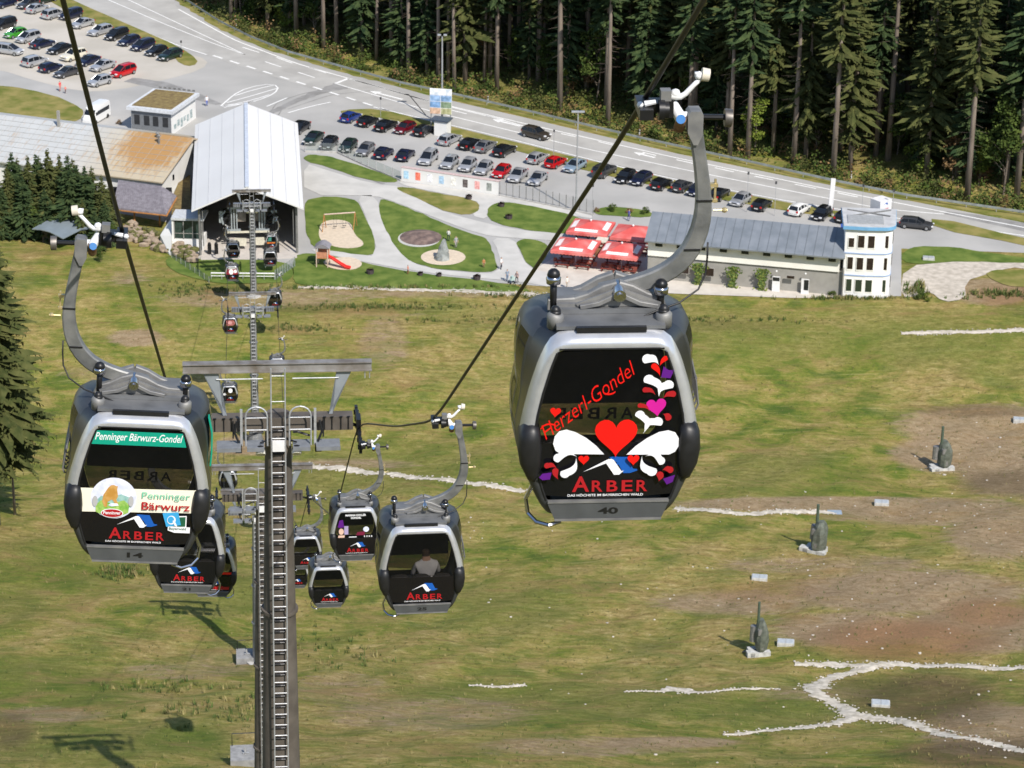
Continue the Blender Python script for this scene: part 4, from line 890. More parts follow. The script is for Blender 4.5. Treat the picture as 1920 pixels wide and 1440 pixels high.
        for k in range(6): y = -1.5+k*.6; mb.tube([(sx-.05, y, H-.42), (sx+.05, y, H-.42)], .23, 14); mb.tube([(sx-.09, y, H-.42), (sx+.09, y, H-.42)], .09, 8)
        mb.build('sheave_train', M_black, root)
        mb = MB(); lx = s*.62*sc_; mb.ball((lx, -.9, H-.72*sc_), .17, 10, 0, (1, .7, 1)); mb.tube([(lx, -.9, H-.72*sc_), (lx, -1.02, H-.85*sc_)], [.15, .17], 12, 1); mb.tube([(0, -.4, H-.45), (lx, -.8, H-.5)], .03, 6, 0); mb.build('floodlight', [M_black, mat('lamp glass', (.70, .68, .58), .2)], root)
    mb = MB(); mb.box((0, -(rtop+.26), H-.68*sc_), (.42, .08, .40)); mb.build('number_plate', M_white, root)
    return root, H
T1, H1 = pylon(521, 787, 86.0, 1500, 1.0, .44, .98, 'nearest lift pylon, tall brown pole with a ladder up its face')
T2, H2 = pylon(492, 928, 150.0, 1500, .95, .40, .80, 'second lift pylon, standing close behind the nearest one with its ladder', )
T3, H3 = pylon(480.5, 957, 214.0, 1275, .95, .36, .60, 'third lift pylon, slim blue grey pole just left of the two nearest', False)
T4, H4 = pylon(474, 579, 283.5, 852, .92, .34, .50, 'lattice grey lift pylon standing alone on the meadow below the station', False, 5.7)
T5, H5 = pylon(472, 383, 325.0, 560, .9, .36, .42, 'lift pylon close in front of the station hall, lamps near its top', False, 5.4)
def station_feet(root, rb):
    mb = MB(); mb.tube([(0, 0, 0), (0, 0, 3.0)], [rb*1.9, rb], 12); mb.build('pole_foot', M_pylL, root)
station_feet(T4, .50)
for (px, py, wd) in ((458, 1432, 40), (461, 1240, 30)):      # concrete slabs with handrail by the pylon feet
    c = G(px, py); root = empty('service_platform', c, YAW, ('grey service platform with handrail by the pole at the lower photo edge' if py > 1300 else 'small shaded service platform beside the slim third pylon'), 'platform')
    s = .95 if py > 1300 else .8
    mb = MB(); mb.box((0, 0, .5*s), (2.1*s, 2.4*s, 1.0*s)); mb.build('slab', mat('old concrete', (.20, .20, .20), .9, c2=(.30, .30, .295), scale=2), root)  # grey concrete, toned darker to carry the shadow on the slabs
    mb = MB(); mb.tube([(-.9*s, 1.1*s, 1.0*s), (-.9*s, 1.1*s, 2.1*s), (.9*s, 1.1*s, 2.1*s), (.9*s, 1.1*s, 1.0*s)], .04, 6); mb.build('handrail', M_black, root)
    mb = MB(); mb.box((.1, -.2, 1.3*s), (.10, .1, .7*s)); mb.box((.15, -.2, 1.1*s), (.5, .10, .08)); mb.build('valve', M_zinc, root)
# ---------------------------------------------------------------- ropes
def rope(name, pts, label):
    P2 = []
    for i in range(len(pts)-1):
        a, b = pts[i], pts[i+1]; n = max(2, int((b-a).length/2.0)); 
        for k in range(n): P2.append(a.lerp(b, k/n))
    P2.append(pts[-1])
    Q2 = P2
    for _ in range(3): Q2 = [Q2[0]]+[(Q2[i-1]+2*Q2[i]+Q2[i+1])/4 for i in range(1, len(Q2)-1)]+[Q2[-1]]
    mb = MB(); mb.tube(Q2, .027, 10); o = mb.build(name, M_rope, smooth=True); tag(o, label, 'cable', 'hauling ropes of the gondola lift'); return o
def sheave(T, H, s): return Vector(T.location)+T.rotation_euler.to_matrix() @ Vector((s*2.78, 0, H-.16))
def ropepts(gr, towers, s, first):
    pts = [(p.dot(DIR), p) for p in gr]+[(sheave(T, H, s).dot(DIR), sheave(T, H, s)) for T, H in towers]
    pts.sort(key=lambda t: t[0]); return first+[p for _, p in pts]
g = RGRIPS; top = g[0]+(g[0]-g[1]).normalized()*34
rope('haul_rope', ropepts(g[:2]+[S(742, 800, 72)]+g[3:9], [(T1, H1), (T2, H2), (T3, H3), (T4, H4), (T5, H5)], 1, [SZ(1395, -132, 22), SZ(1600, -447, 14)][::-1]), 'black hauling rope running from the top right past the heart cabin down to the station')
g = LGRIPS
rope('haul_rope', ropepts([g[0], g[1], g[2]]+g[3:7], [(T1, H1), (T2, H2), (T3, H3), (T4, H4), (T5, H5)], -1, [SZ(-20, -550, 18), SZ(118, 2, 24.5), ]), 'black hauling rope from the top left edge down behind the bear sign cabin')
# passenger
def seated_person():
    root = cabs[('R', 1)]; p = Vector(root.location); o = person_mesh('person', seated=True, shirt=(.80, .80, .82), trousers=(.05, .05, .08), hair=(.05, .03, .02))
    o.location = p+RT*.12+DIR*(-.62)+Vector((0, 0, .0)); o.rotation_euler = (0, 0, YAW+R(8)); tag(o, 'person in pale shirt and dark hair sitting inside cabin 25 with their back to us', 'person')
# ================================================================ people
def person_mesh(name, seated=False, shirt=(.3, .3, .5), trousers=(.06, .07, .12), hair=(.08, .05, .03), skin=(.55, .34, .24), stride=.12, scale=1.0, arms=(0.1, 0.1)):
    J = {}
    if not seated:
        pts = [('pel', (0, 0, .95), .15), ('chest', (0, .01, 1.30), .17), ('neck', (0, 0, 1.49), .062), ('head', (0, -.01, 1.60), .098), ('crown', (0, 0, 1.70), .09),
               ('hl', (-.10, 0, .90), .10), ('kl', (-.11, -stride, .50), .065), ('al', (-.11, stride*.7, .09), .045), ('tl', (-.12, -.14+stride*.7, .035), .038),
               ('hr', (.10, 0, .90), .10), ('kr', (.11, stride*.6, .50), .065), ('ar', (.11, stride*1.2, .09), .045), ('tr', (.12, -.14+stride*1.2, .035), .038),
               ('sl', (-.19, 0, 1.40), .065), ('el', (-.26, .02, 1.13), .045), ('wl', (-.27, -arms[0], .90), .034), ('fl', (-.27, -arms[0]-.03, .80), .028),
               ('sr', (.19, 0, 1.40), .065), ('er', (.26, .02, 1.13), .045), ('wr', (.27, -arms[1], .90), .034), ('fr', (.27, -arms[1]-.03, .80), .028)]
    else:
        pts = [('pel', (0, 0, .50), .16), ('chest', (0, -.03, .86), .20), ('neck', (0, .0, 1.08), .065), ('head', (0, .05, 1.19), .10), ('crown', (0, .06, 1.28), .09),
               ('hl', (-.11, .08, .47), .10), ('kl', (-.13, .45, .50), .07), ('al', (-.13, .47, .10), .045), ('tl', (-.13, .60, .04), .038),
               ('hr', (.11, .08, .47), .10), ('kr', (.13, .45, .50), .07), ('ar', (.13, .47, .10), .045), ('tr', (.13, .60, .04), .038),
               ('sl', (-.21, -.02, .97), .07), ('el', (-.28, .08, .72), .05), ('wl', (-.20, .28, .62), .036), ('fl', (-.16, .36, .60), .03),
               ('sr', (.21, -.02, .97), .07), ('er', (.28, .08, .72), .05), ('wr', (.20, .28, .62), .036), ('fr', (.16, .36, .60), .03)]
    idx = {n: i for i, (n, _, _) in enumerate(pts)}
    E = [('pel', 'chest'), ('chest', 'neck'), ('neck', 'head'), ('head', 'crown'), ('pel', 'hl'), ('hl', 'kl'), ('kl', 'al'), ('al', 'tl'), ('pel', 'hr'), ('hr', 'kr'), ('kr', 'ar'), ('ar', 'tr'),
         ('chest', 'sl'), ('sl', 'el'), ('el', 'wl'), ('wl', 'fl'), ('chest', 'sr'), ('sr', 'er'), ('er', 'wr'), ('wr', 'fr')]
    me = bpy.data.meshes.new(name); me.from_pydata([p for _, p, _ in pts], [(idx[a], idx[b]) for a, b in E], [])
    o = bpy.data.objects.new(name, me); col.objects.link(o)
    sk = o.modifiers.new('skin', 'SKIN'); sk.use_smooth_shade = True; sub = o.modifiers.new('sub', 'SUBSURF'); sub.levels = 1; sub.render_levels = 1
    for i, (_, _, r) in enumerate(pts): me.skin_vertices[0].data[i].radius = (r, r*(.75 if i in (0, 1) else 1))
    me.skin_vertices[0].data[0].use_root = True
    bpy.context.view_layer.update()
    m2 = bpy.data.meshes.new_from_object(o.evaluated_get(bpy.context.evaluated_depsgraph_get())); o.modifiers.clear(); o.data = m2
    cl = lambda c, n_: mat('%s %d %d %d' % (n_, c[0]*255, c[1]*255, c[2]*255), c, .85)
    m2.materials.clear()
    for m in (cl(shirt, 'shirt cloth'), cl(trousers, 'trouser cloth'), cl(skin, 'skin'), cl(hair, 'hair'), cl((.03, .03, .03), 'shoe')): m2.materials.append(m)
    for f in m2.polygons:
        c = f.center; f.use_smooth = True
        if seated: k = 3 if (c.z > 1.20 or (c.z > 1.13 and c.y < .06)) else (2 if c.z > 1.06 or (c.y > .22 and c.z > .58 and abs(c.x) < .27) else (0 if c.z > .60 and c.y < .3 else 1))
        else: k = 3 if (c.z > 1.64 or (c.z > 1.55 and c.y > .02)) else (2 if c.z > 1.46 or (abs(c.x) > .215 and c.z < 1.08) else (0 if c.z > .93 else (4 if c.z < .10 else 1)))
        f.material_index = k
    if scale != 1.0: o.scale = (scale,)*3
    return o
seated_person()
for (px, py, sh, tr, rz, scl, lab) in ((940, 505, (.75, .75, .75), (.05, .05, .07), 1.2, 1.0, 'person in white top walking on the footpath between playground and terrace'),
    (951, 528, (.25, .30, .38), (.15, .2, .3), .4, 1.0, 'person in blue grey jacket standing at the lower footpath, left of the pushchair'),
    (969, 531, (.35, .25, .25), (.05, .05, .05), -.6, .98, 'person in reddish brown top standing right of the pushchair'),
    (1179, 414, (.13, .14, .42), (.12, .12, .25), 2.0, 1.0, 'person in violet blue clothing standing behind the red parasols'),
    (113, 171, (.70, .10, .10), (.6, .15, .12), 1.0, 1.0, 'person in red clothing walking along the road beside the left car park'),
    (123, 175, (.72, .22, .18), (.15, .1, .1), .7, .7, 'small child in red beside the adult in red at the left car park'),
    (907, 502, (.50, .20, .08), (.3, .15, .1), .2, .75, 'child in orange brown clothing at the lower edge of the playground lawn'),
    (841, 452, (.70, .72, .70), (.03, .06, .04), 2.6, 1.0, 'person in white top and dark trousers behind the standing stone'),
    (855, 465, (.35, .35, .38), (.35, .32, .33), .3, 1.0, 'person in grey clothing right of the standing stone'),
    (388, 199, (.75, .76, .80), (.13, .17, .45), .4, 1.0, 'person in white top and blue trousers in the middle of the road junction'),
    (1063, 541, (.75, .72, .68), (.4, .35, .3), .8, 1.0, 'person in pale clothing on the terrace just left of the heart cabin roof'),
    (765, 514, (.62, .14, .05), (.3, .08, .05), 1.5, .75, 'child in orange red beside the lower footpath below the standing stone')):
    o = person_mesh('person', shirt=sh, trousers=tr, scale=scl); o.location = GB(px, py, .06); o.rotation_euler = (0, 0, rz); tag(o, lab, 'person')
def pushchair():
    root = empty('pushchair', GB(960, 531, .06), .5, 'pale green pushchair between two people on the lower footpath', 'pushchair')
    mb = MB(); mb.prism([(-.3, .45), (.25, .4), (.35, .85), (.2, 1.0), (-.1, .95), (-.15, .7)], -.22, .22); fixn(mb.build('seat', mat('mint cloth', (.40, .52, .50), .8), root))
    mb = MB(); mb.tube([(-.35, -.2, .1), (.3, -.2, .75), (.5, -.2, 1.0), (.5, .2, 1.0), (.3, .2, .75), (-.35, .2, .1)], .015, 6); mb.build('frame', M_alu, root)
    for x, y in ((-.35, -.25), (-.35, .25), (.25, -.25), (.25, .25)): mb = MB(); mb.tube([(x, y-.02, .12), (x, y+.02, .12)], .12, 12); mb.build('wheel', M_rubber, root)
pushchair()
# ================================================================ buildings
M_wwall = mat('white render', (.72, .72, .70), .85, var=.04, scale=.6, detail=8)
M_cream = mat('cream render', (.82, .81, .75), .85, var=.04, scale=.6, detail=8)
M_gwall = mat('grey render', (.30, .29, .265), .9, var=.08, scale=1.0, detail=8)
M_win = mat('window glass', (.02, .022, .025), .08, var=.2)
M_dwin = mat('dark window', (.03, .02, .018), .15, var=.3)
M_zroof = mat('white metal roof', (.66, .66, .65), .7, 0, var=.025, scale=.12, detail=5, spec=.2)
M_timber = mat('orange timber', (.42, .19, .06), .7, var=.2, scale=3, stretch=(1, 1, .2))
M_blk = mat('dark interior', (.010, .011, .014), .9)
M_conc = mat('concrete', (.36, .35, .33))
M_wfr = mat('window frame', (.30, .29, .27), .6)
def rusty():
    m = mat('rust stained roof sheet', (.50, .51, .50), .55, .1, var=.04, scale=.4); n = m.node_tree; N = n.nodes; b = N['Principled BSDF']
    old = b.inputs['Base Color'].links[0].from_socket
    tc = N.new('ShaderNodeTexCoord'); mp = N.new('ShaderNodeMapping'); mp.vector_type = 'POINT'; n.links.new(tc.outputs['Object'], mp.inputs[0]); mp.inputs['Location'].default_value = (4.6/7.0, -7.5/8., -1.0); mp.inputs['Scale'].default_value = (1/7.0, 1/8., .15)
    gr = N.new('ShaderNodeTexGradient'); gr.gradient_type = 'SPHERICAL'; n.links.new(mp.outputs[0], gr.inputs[0])
    nz = N.new('ShaderNodeTexNoise'); nz.inputs['Scale'].default_value = 1.2; nz.inputs['Detail'].default_value = 8; mp2 = N.new('ShaderNodeMapping'); mp2.inputs['Scale'].default_value = (2.2, .35, .5); n.links.new(tc.outputs['Object'], mp2.inputs[0]); n.links.new(mp2.outputs[0], nz.inputs[0])
    ml = N.new('ShaderNodeMath'); ml.operation = 'MULTIPLY_ADD'; n.links.new(nz.outputs['Fac'], ml.inputs[0]); ml.inputs[1].default_value = 1.1; n.links.new(gr.outputs['Fac'], ml.inputs[2])
    rp = N.new('ShaderNodeValToRGB'); n.links.new(ml.outputs[0], rp.inputs[0]); e = rp.color_ramp.elements; e[0].position = .62; e[0].color = (0, 0, 0, 1); e[1].position = 1.25; e[1].color = (1, 1, 1, 1)
    # broad cream staining over the right part
    sx = N.new('ShaderNodeSeparateXYZ'); n.links.new(tc.outputs['Object'], sx.inputs[0]); mr = N.new('ShaderNodeMapRange'); n.links.new(sx.outputs[0], mr.inputs[0]); mr.inputs[1].default_value = -16; mr.inputs[2].default_value = -8
    m1 = N.new('ShaderNodeMix'); m1.data_type = 'RGBA'; n.links.new(mr.outputs[0], m1.inputs[0]); n.links.new(old, m1.inputs[6]); m1.inputs[7].default_value = (.50, .43, .31, 1)
    m2 = N.new('ShaderNodeMix'); m2.data_type = 'RGBA'; n.links.new(rp.outputs[0], m2.inputs[0]); n.links.new(m1.outputs[2], m2.inputs[6]); m2.inputs[7].default_value = (.42, .24, .09, 1)
    n.links.new(m2.outputs[2], b.inputs['Base Color']); return m
def frame_of(a, b):
    d = (b-a); d.z = 0; d.normalize(); return d, Vector((-d.y, d.x, 0))
# 1 long hall with the rust-stained roof (left)
def long_hall():
    E = GB(303, 341, 4.3); Rg = GB(335, 256, 7.6); ang = R(-19); u = Vector((math.cos(ang), math.sin(ang), 0)); v = Vector((-u.y, u.x, 0))
    dep = (Rg-E).dot(v); root = empty('long_hall', Vector((E.x, E.y, BASE)), ang, 'long hall with a pale metal roof stained rusty brown at its right end', 'building')
    Lh = 46; hE, hR = 4.3, 7.6
    mb = MB(); mb.prism([(0, 0), (0, 0)], 0, 0) if False else None
    mb.add([(-Lh, .4, 0), (-.3, .4, 0), (-.3, dep*2-.4, 0), (-Lh, dep*2-.4, 0), (-Lh, .4, hE), (-.3, .4, hE), (-.3, dep*2-.4, hE), (-Lh, dep*2-.4, hE), (-Lh, dep, hR-.1), (-.3, dep, hR-.1)], [(0, 1, 5, 4), (1, 2, 6, 9, 5), (2, 3, 7, 6), (3, 0, 4, 8, 7)]); fixn(mb.build('wall', M_wwall, root))
    mb = MB(); mb.add([(-Lh, -.2, hE), (.25, -.2, hE), (.25, dep, hR), (-Lh, dep, hR), (.25, dep*2+.2, hE), (-Lh, dep*2+.2, hE), (-Lh, -.2, hE-.18), (.25, -.2, hE-.18), (.25, dep, hR-.18), (.25, dep*2+.2, hE-.18)], [(0, 1, 2, 3), (3, 2, 4, 5), (6, 7, 1, 0), (7, 8, 2, 1), (8, 9, 4, 2)])
    rf = mb.build('roof', rusty(), root)
    mb = MB(); 
    for k in range(1, 9): t = k/9; mb.box((-Lh/2, -.2+(dep+.2)*t, hE+(hR-hE)*t+.03), (Lh, .05, .04), Matrix.Rotation(math.atan2(hR-hE, dep+.2), 3, 'X'))
    for k in range(1, 30): mb.box((-k*1.55, (dep-.2)/2, (hE+hR)/2+.02), (.03, math.hypot(dep+.2, hR-hE), .03), Matrix.Rotation(math.atan2(hR-hE, dep+.2), 3, 'X'))
    mb.build('roof_seam', mat('seam metal', (.42, .42, .41), .5, .3), rf)
    for (x, t, h) in ((-4.2, .80, 1.1), (-5.0, .92, .6)):
        y = dep*t; z = hE+(hR-hE)*t; mb = MB(); mb.tube([(x, y, z-.1), (x, y, z+h)], .16, 10); mb.tube([(x, y, z+h), (x, y, z+h+.1), (x, y, z+h+.28)], [.30, .28, .05], 10); mb.build('chimney', M_alu, rf)
    mb = MB(); mb.box((-20.5, dep*.9, hR+.8), (.35, .35, 2.4)); mb.build('chimney', M_gwall, rf)
    mb = MB(); mb.box((-.28, dep*.42, 3.6), (.06, .5, .8)); mb.box((-.28, dep*1.35, 4.0), (.06, 1.6, 1.6)); mb.build('window', M_win, root)
    mb = MB(); mb.add([(-.25, dep*1.05, hE-.5), (2.6, dep*1.0, hE-.5), (2.6, dep*1.9, hE-.5), (-.25, dep*1.9, hE-.5)], [(0, 1, 2, 3)]); mb.box((1.2, dep*1.45, 1.9), (2.8, dep*.85, 3.8)); mb.build('annex', M_wwall, root)
    mb = MB()
    for k in range(8): mb.box((-.1+k*.36, dep*1.02, hE+.2), (.05, .05, 1.2))
    mb.box((1.2, dep*1.02, hE+.8), (2.7, .06, .06)); mb.build('roof_railing', M_black, root)
long_hall()
# 2 tiled porch
def porch():
    a = GB(328, 369, 3.6); b = GB(215, 338, 3.6); c0 = GB(210, 388, 2.7); c1 = GB(312, 402, 2.7)
    root = empty('tiled_porch', Vector(((c0.x+c1.x)/2, (c0.y+c1.y)/2, BASE)), 0, 'open porch with grey mauve tiled roof on orange timber posts', 'porch'); o = root.location
    tl, tr_ = GB(222, 338, 4.2), GB(304, 350, 4.2); bl, br = GB(212, 390, 2.7), GB(312, 401, 2.7); rr = GB(331, 367, 3.6)
    m = mat('mauve roof tile', (.17, .155, .175), .75, c2=(.26, .245, .27), scale=2)
    mb = MB(); N = 26
    for k in range(N):
        t0, t1 = k/N, (k+1)/N; hgt = .10
        for (s0, s1, dz) in ((t0, t0+(t1-t0)*.5, hgt), (t0+(t1-t0)*.5, t1, 0)):
            q = [bl.lerp(br, s0)-o, bl.lerp(br, s1)-o, tl.lerp(tr_, s1)-o, tl.lerp(tr_, s0)-o]; mb.add([x+Vector((0, 0, dz)) for x in q]+[x-Vector((0, 0, .15)) for x in q], [(0, 1, 2, 3), (7, 6, 5, 4), (0, 4, 5, 1), (1, 5, 6, 2), (2, 6, 7, 3), (3, 7, 4, 0)])
    for k in range(9):
        t0, t1 = k/9, (k+1)/9
        q = [br.lerp(rr, t0)-o, br.lerp(rr, t1)-o, tr_.lerp(rr, t1)-o+Vector((0, 0, .02)), tr_.lerp(rr, t0)-o]; mb.add([x+Vector((0, 0, .04*(k % 2))) for x in q]+[x-Vector((0, 0, .12)) for x in q], [(0, 1, 2, 3), (0, 4, 5, 1)])
    mb.build('roof', m, root)
    for (px, py) in ((253, 425), (300, 424)):
        p = GB(px, py, 0)-o; mb = MB(); mb.box((p.x, p.y, 1.4), (.22, .22, 2.8)); mb.box((p.x, p.y, 2.45), (.9, .12, .14)); mb.build('post', M_timber, root)
    mb = MB(); p = GB(306, 398, 2.0)-o; mb.bar([br-o-Vector((0, 0, .3)), rr-o-Vector((0, 0, .3))], .22, .18, (0, 0, 1)); mb.bar([bl-o-Vector((0, 0, .25)), br-o-Vector((0, 0, .25))], .2, .18, (0, 0, 1)); mb.build('beam', M_timber, root)
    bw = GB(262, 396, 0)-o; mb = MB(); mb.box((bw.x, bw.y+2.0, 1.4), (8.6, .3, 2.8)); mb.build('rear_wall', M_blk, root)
    mb = MB(); q = GB(205, 352, 0)-o; mb.box((q.x, q.y, 1.4), (2.6, 2, 2.8)); mb.build('side_wall', M_wwall, root)
porch()
# 3 sedum-roofed passage between hall and station
def green_annex():
    c = [GB(356, 300, 2.2), GB(358, 404, 2.2), GB(322, 404, 2.2), GB(322, 374, 2.2), GB(340, 330, 2.2)]; o = Vector((c[0].x, c[1].y, BASE)); root = empty('planted_roof_annex', o, 0, 'low annex with brown planted roof between rusty roofed hall and station', 'building')
    n = len(c); mb = MB(); mb.add([p-o for p in c]+[Vector((p.x-o.x, p.y-o.y, 0)) for p in c], [tuple(range(n))]+[(i, n+i, n+(i+1) % n, (i+1) % n) for i in range(n)], 0); fixn(mb.build('wall', M_wwall, root))
    mb = MB(); mb.add([p-o+Vector((0, 0, .12)) for p in c], [tuple(range(n))]); r_ = mb.build('planted_roof', mat('sedum', (.14, .095, .04), .95, c2=(.25, .19, .07), scale=1.5, detail=9, bump=.5), root); fixn(r_)
green_annex()
# 4 glass entrance
def glass_entry():
    a = GB(303, 446); b = GB(380, 478); a2 = GB(327, 446); o = GB(327, 470); root = empty('glass_entrance', o, R(-3), 'white flat roofed entrance with large panes left of the station hall', 'building')
    W_ = (GB(382, 470)-o).x
    mb = MB(); mb.box((W_/2, 1.6, .9), (W_, 3.0, 1.8)); mb.box((-.10, 1.6, 2.3), (.25, 3.4, 4.6)); mb.add([(-.2, -.1, 0), (-.2, -2.0, 0), (-2.0, .9, 0), (-.2, -.1, 3.9), (-.2, -.4, 2.2), (-2.0, .9, 1.8), (-2.0, 2.9, 1.8), (-.2, 2.5, 4.4)], [(0, 1, 4, 3), (1, 2, 5, 4), (3, 4, 5, 6, 7)]); fixn(mb.build('wall', M_wwall, root))
    mb = MB(); mb.box((W_/2, 1.5, 4.55), (W_+.5, 3.6, .30)); mb.build('roof', mat('grey fascia', (.50, .52, .54), .6), root)
    mb = MB(); mb.box((W_/2, .05, 3.1), (W_-.2, .06, 2.6)); mb.build('window', mat('green tinted pane', (.03, .05, .045), .08, var=.3), root)
    mb = MB()
    for k in range(4): mb.box((.1+k*(W_-.2)/3, -.0, 3.1), (.10, .1, 2.6))
    mb.box((W_/2, -.0, 2.5), (W_-.2, .08, .07)); mb.build('window_frame', M_wfr, root)
glass_entry()
def rock_wall():
    rnd = random.Random(11); mb = MB(); root_l = None
    for k in range(150):
        t = rnd.random(); px = 235+t*130; py = 428+t*52+rnd.uniform(0, 22)*(1-.3*t); p = GB(px, py); s = rnd.uniform(.25, .65)
        mb.ball(p+Vector((0, 0, (24-(py-428-t*52))*.05)), s, 7, rnd.choice((0, 0, 1)), (rnd.uniform(.8, 1.4), rnd.uniform(.8, 1.3), rnd.uniform(.6, .9)))
    o = mb.build('rockery', [mat('rockery stone', (.22, .17, .125), .95, c2=(.38, .30, .22), scale=1.5, bump=.4), mat('rockery scrub', (.10, .10, .03), .95, var=.4, scale=3)]); tag(o, 'sloping rockery of brown boulders below the porch and glass entrance', 'rockery')
rock_wall()
# 5 kiosk
def kiosk():
    o = GB(247, 245); root = empty('kiosk', o, R(-17), 'white kiosk with brown planted roof and pale rim behind the long hall', 'building'); u = Vector((math.cos(R(-17)), math.sin(R(-17)), 0))
    W_ = (GB(312, 259)-o).length; D_ = 9.0
    mb = MB(); mb.box((W_/2, D_/2, 1.7), (W_, D_, 3.4)); w_ = mb.build('wall', M_wwall, root)
    mb = MB(); mb.box((W_/2, D_/2, 3.65), (W_+1.0, D_+1.0, .5)); mb.build('roof', mat('pale fascia', (.58, .60, .62), .6), root)
    mb = MB(); mb.box((W_/2, D_/2+.1, 3.94), (W_-.2, D_-.3, .10)); mb.build('planted_roof', MATS['sedum'], root)
    mb = MB(); mb.box((W_/2, -.03, 1.6), (W_-.15, .05, 3.1)); mb.build('shopfront', mat('grey shopfront', (.16, .17, .18), .5), root)
    for x in (.10, .34, .56, .80): mb = MB(); mb.box((W_*(x+.05), -.08, 1.9), (W_*.13, .05, 1.5)); mb.build('window', M_win, root)
    mb = MB(); 
    for k in range(6): mb.box((W_+.02, 1.2+k*1.2, 1.0+.25*(k % 2)), (.03, .8, .7+.3*(k % 3)))
    mb.build('mural', mat('grey green mural', (.22, .30, .30), .8, c2=(.5, .55, .55), scale=2), root)
    mb = MB()
    for k in range(8): mb.box((W_*.1+k*W_*.12, D_+.4, 4.2), (W_*.07, .05, .28))
    mb.build('roof_letters', M_alu, root)
kiosk()
# 6 station hall
def station():
    Y0 = 339.5; c = S(467, 485, Y0); o = Vector((c.x, c.y, BASE)); root = empty('station_hall', o, YAW*.92, 'large valley station hall with white folded metal roof and open dark front', 'building')
    hw = 7.35; ap = 10.0; ev = 6.9; Lr = 36; y0 = -1.2
    rm = M_zroof
    for s in (-1, 1):
        mb = MB(); N = 5
        mb.add([(0, y0, ap), (s*hw, y0, ev), (s*hw, Lr, ev), (0, Lr, ap), (0, y0, ap-.22), (s*hw, y0, ev-.22), (s*hw, Lr, ev-.22), (0, Lr, ap-.22)], [(0, 1, 2, 3), (4, 5, 1, 0), (5, 6, 2, 1), (7, 6, 5, 4)]); r_ = mb.build('roof_slope', rm, root); fixn(r_)
        mb = MB()
        for k in range(1, N-1+1):
            t = k/4.3
            if t < 1: mb.box((s*hw*t, (Lr+y0)/2, ap+(ev-ap)*t+.03), (.05, Lr-y0, .05))
        mb.build('roof_seam', mat('roof seam', (.50, .51, .52), .6), r_)
    mb = MB(); mb.box((0, (Lr+y0)/2, ap+.06), (.50, Lr-y0+.1, .10)); mb.build('ridge_cap', mat('ridge metal', (.62, .66, .72), .4, .2), root)
    for s in (-1, 1):
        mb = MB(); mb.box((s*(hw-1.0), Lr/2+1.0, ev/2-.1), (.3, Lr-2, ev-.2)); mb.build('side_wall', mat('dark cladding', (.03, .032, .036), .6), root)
        mb = MB(); mb.tube([(s*(hw-.95), .2, 0), (s*(hw-.95), .2, ev-.25)], .17, 10); mb.build('column', M_alu, root)
        mb = MB(); mb.tube([(s*(hw-1.4), -.3, 1.6), (s*(hw-1.4), -.3, ev-.4)], .06, 8); mb.build('drainpipe', M_alu, root)
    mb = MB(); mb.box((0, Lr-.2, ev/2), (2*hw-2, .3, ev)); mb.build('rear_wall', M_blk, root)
    mb = MB(); mb.box((-hw*.0, 14, .06), (2*hw-1.6, 28.0, .16)); mb.box((0, -.2, .05), (2*hw-2, 2.6, .14)); mb.build('platform', mat('platform concrete', (.50, .46, .42), .9, var=.06, scale=1), root)
    # machinery
    mb = MB(); mb.box((0, 7.5, 5.1), (5.6, 7.0, .9)); mb.box((-1.3, 3.9, 4.1), (2.0, .2, 1.3)); mb.box((1.4, 3.9, 4.1), (2.0, .2, 1.3)); mb.build('drive_unit', mat('grey brown machinery', (.23, .20, .17), .6, .2, var=.25, scale=2), root)
    mb = MB()
    for s in (-1, 1):
        for k in range(3): mb.box((s*(1.5+k*.35), 3.3, 3.9), (.16, .4, 3.2))
        mb.box((s*3.6, 3.2, 4.4), (.5, .3, 1.6)); mb.bar([(s*3.0, 3.2, 5.2), (s*3.6, 3.0, 4.6), (s*3.3, 3.0, 3.4)], .22, .2, (0, 1, 0)); mb.box((s*1.9, 3.2, 2.5), (1.8, .3, .25)); mb.box((s*1.5, 3.2, 5.6), (2.4, .25, .22))
    mb.build('steel_frame', mat('light steel frame', (.36, .40, .42), .5, .3, var=.1, scale=2), root)
    rnd = random.Random(5); mb = MB()
    for s in (-1, 1):
        for k in range(9): mb.ball((s*rnd.uniform(2.5, 3.6), rnd.uniform(3, 5), rnd.uniform(2.6, 5.3)), rnd.uniform(.15, .4), 7)
        for k in range(5): mb.tube([(s*rnd.uniform(2.4, 3.4), 3.2, 3.0+k*.5), (s*rnd.uniform(2.4, 3.4), 3.2, 3.3+k*.5)], .22, 10)
    mb.build('sheave_bank', M_black, root)
    mb = MB(); mb.box((-1.1, 2.0, 1.2), (1.6, .6, .9)); mb.box((1.5, 2.2, 1.2), (1.2, .6, .9)); mb.box((0, 2.6, 2.4), (5.6, .3, .2)); mb.build('control_desk', mat('cream desk', (.55, .52, .42), .7), root)
    for x in (-5.2, -4.3, 3.8):
        mb = MB(); mb.box((x, .6, .75), (.5, .4, 1.4)); mb.ball((x, .5, 1.6), .22, 8); mb.build('turnstile', M_black, root)
station()
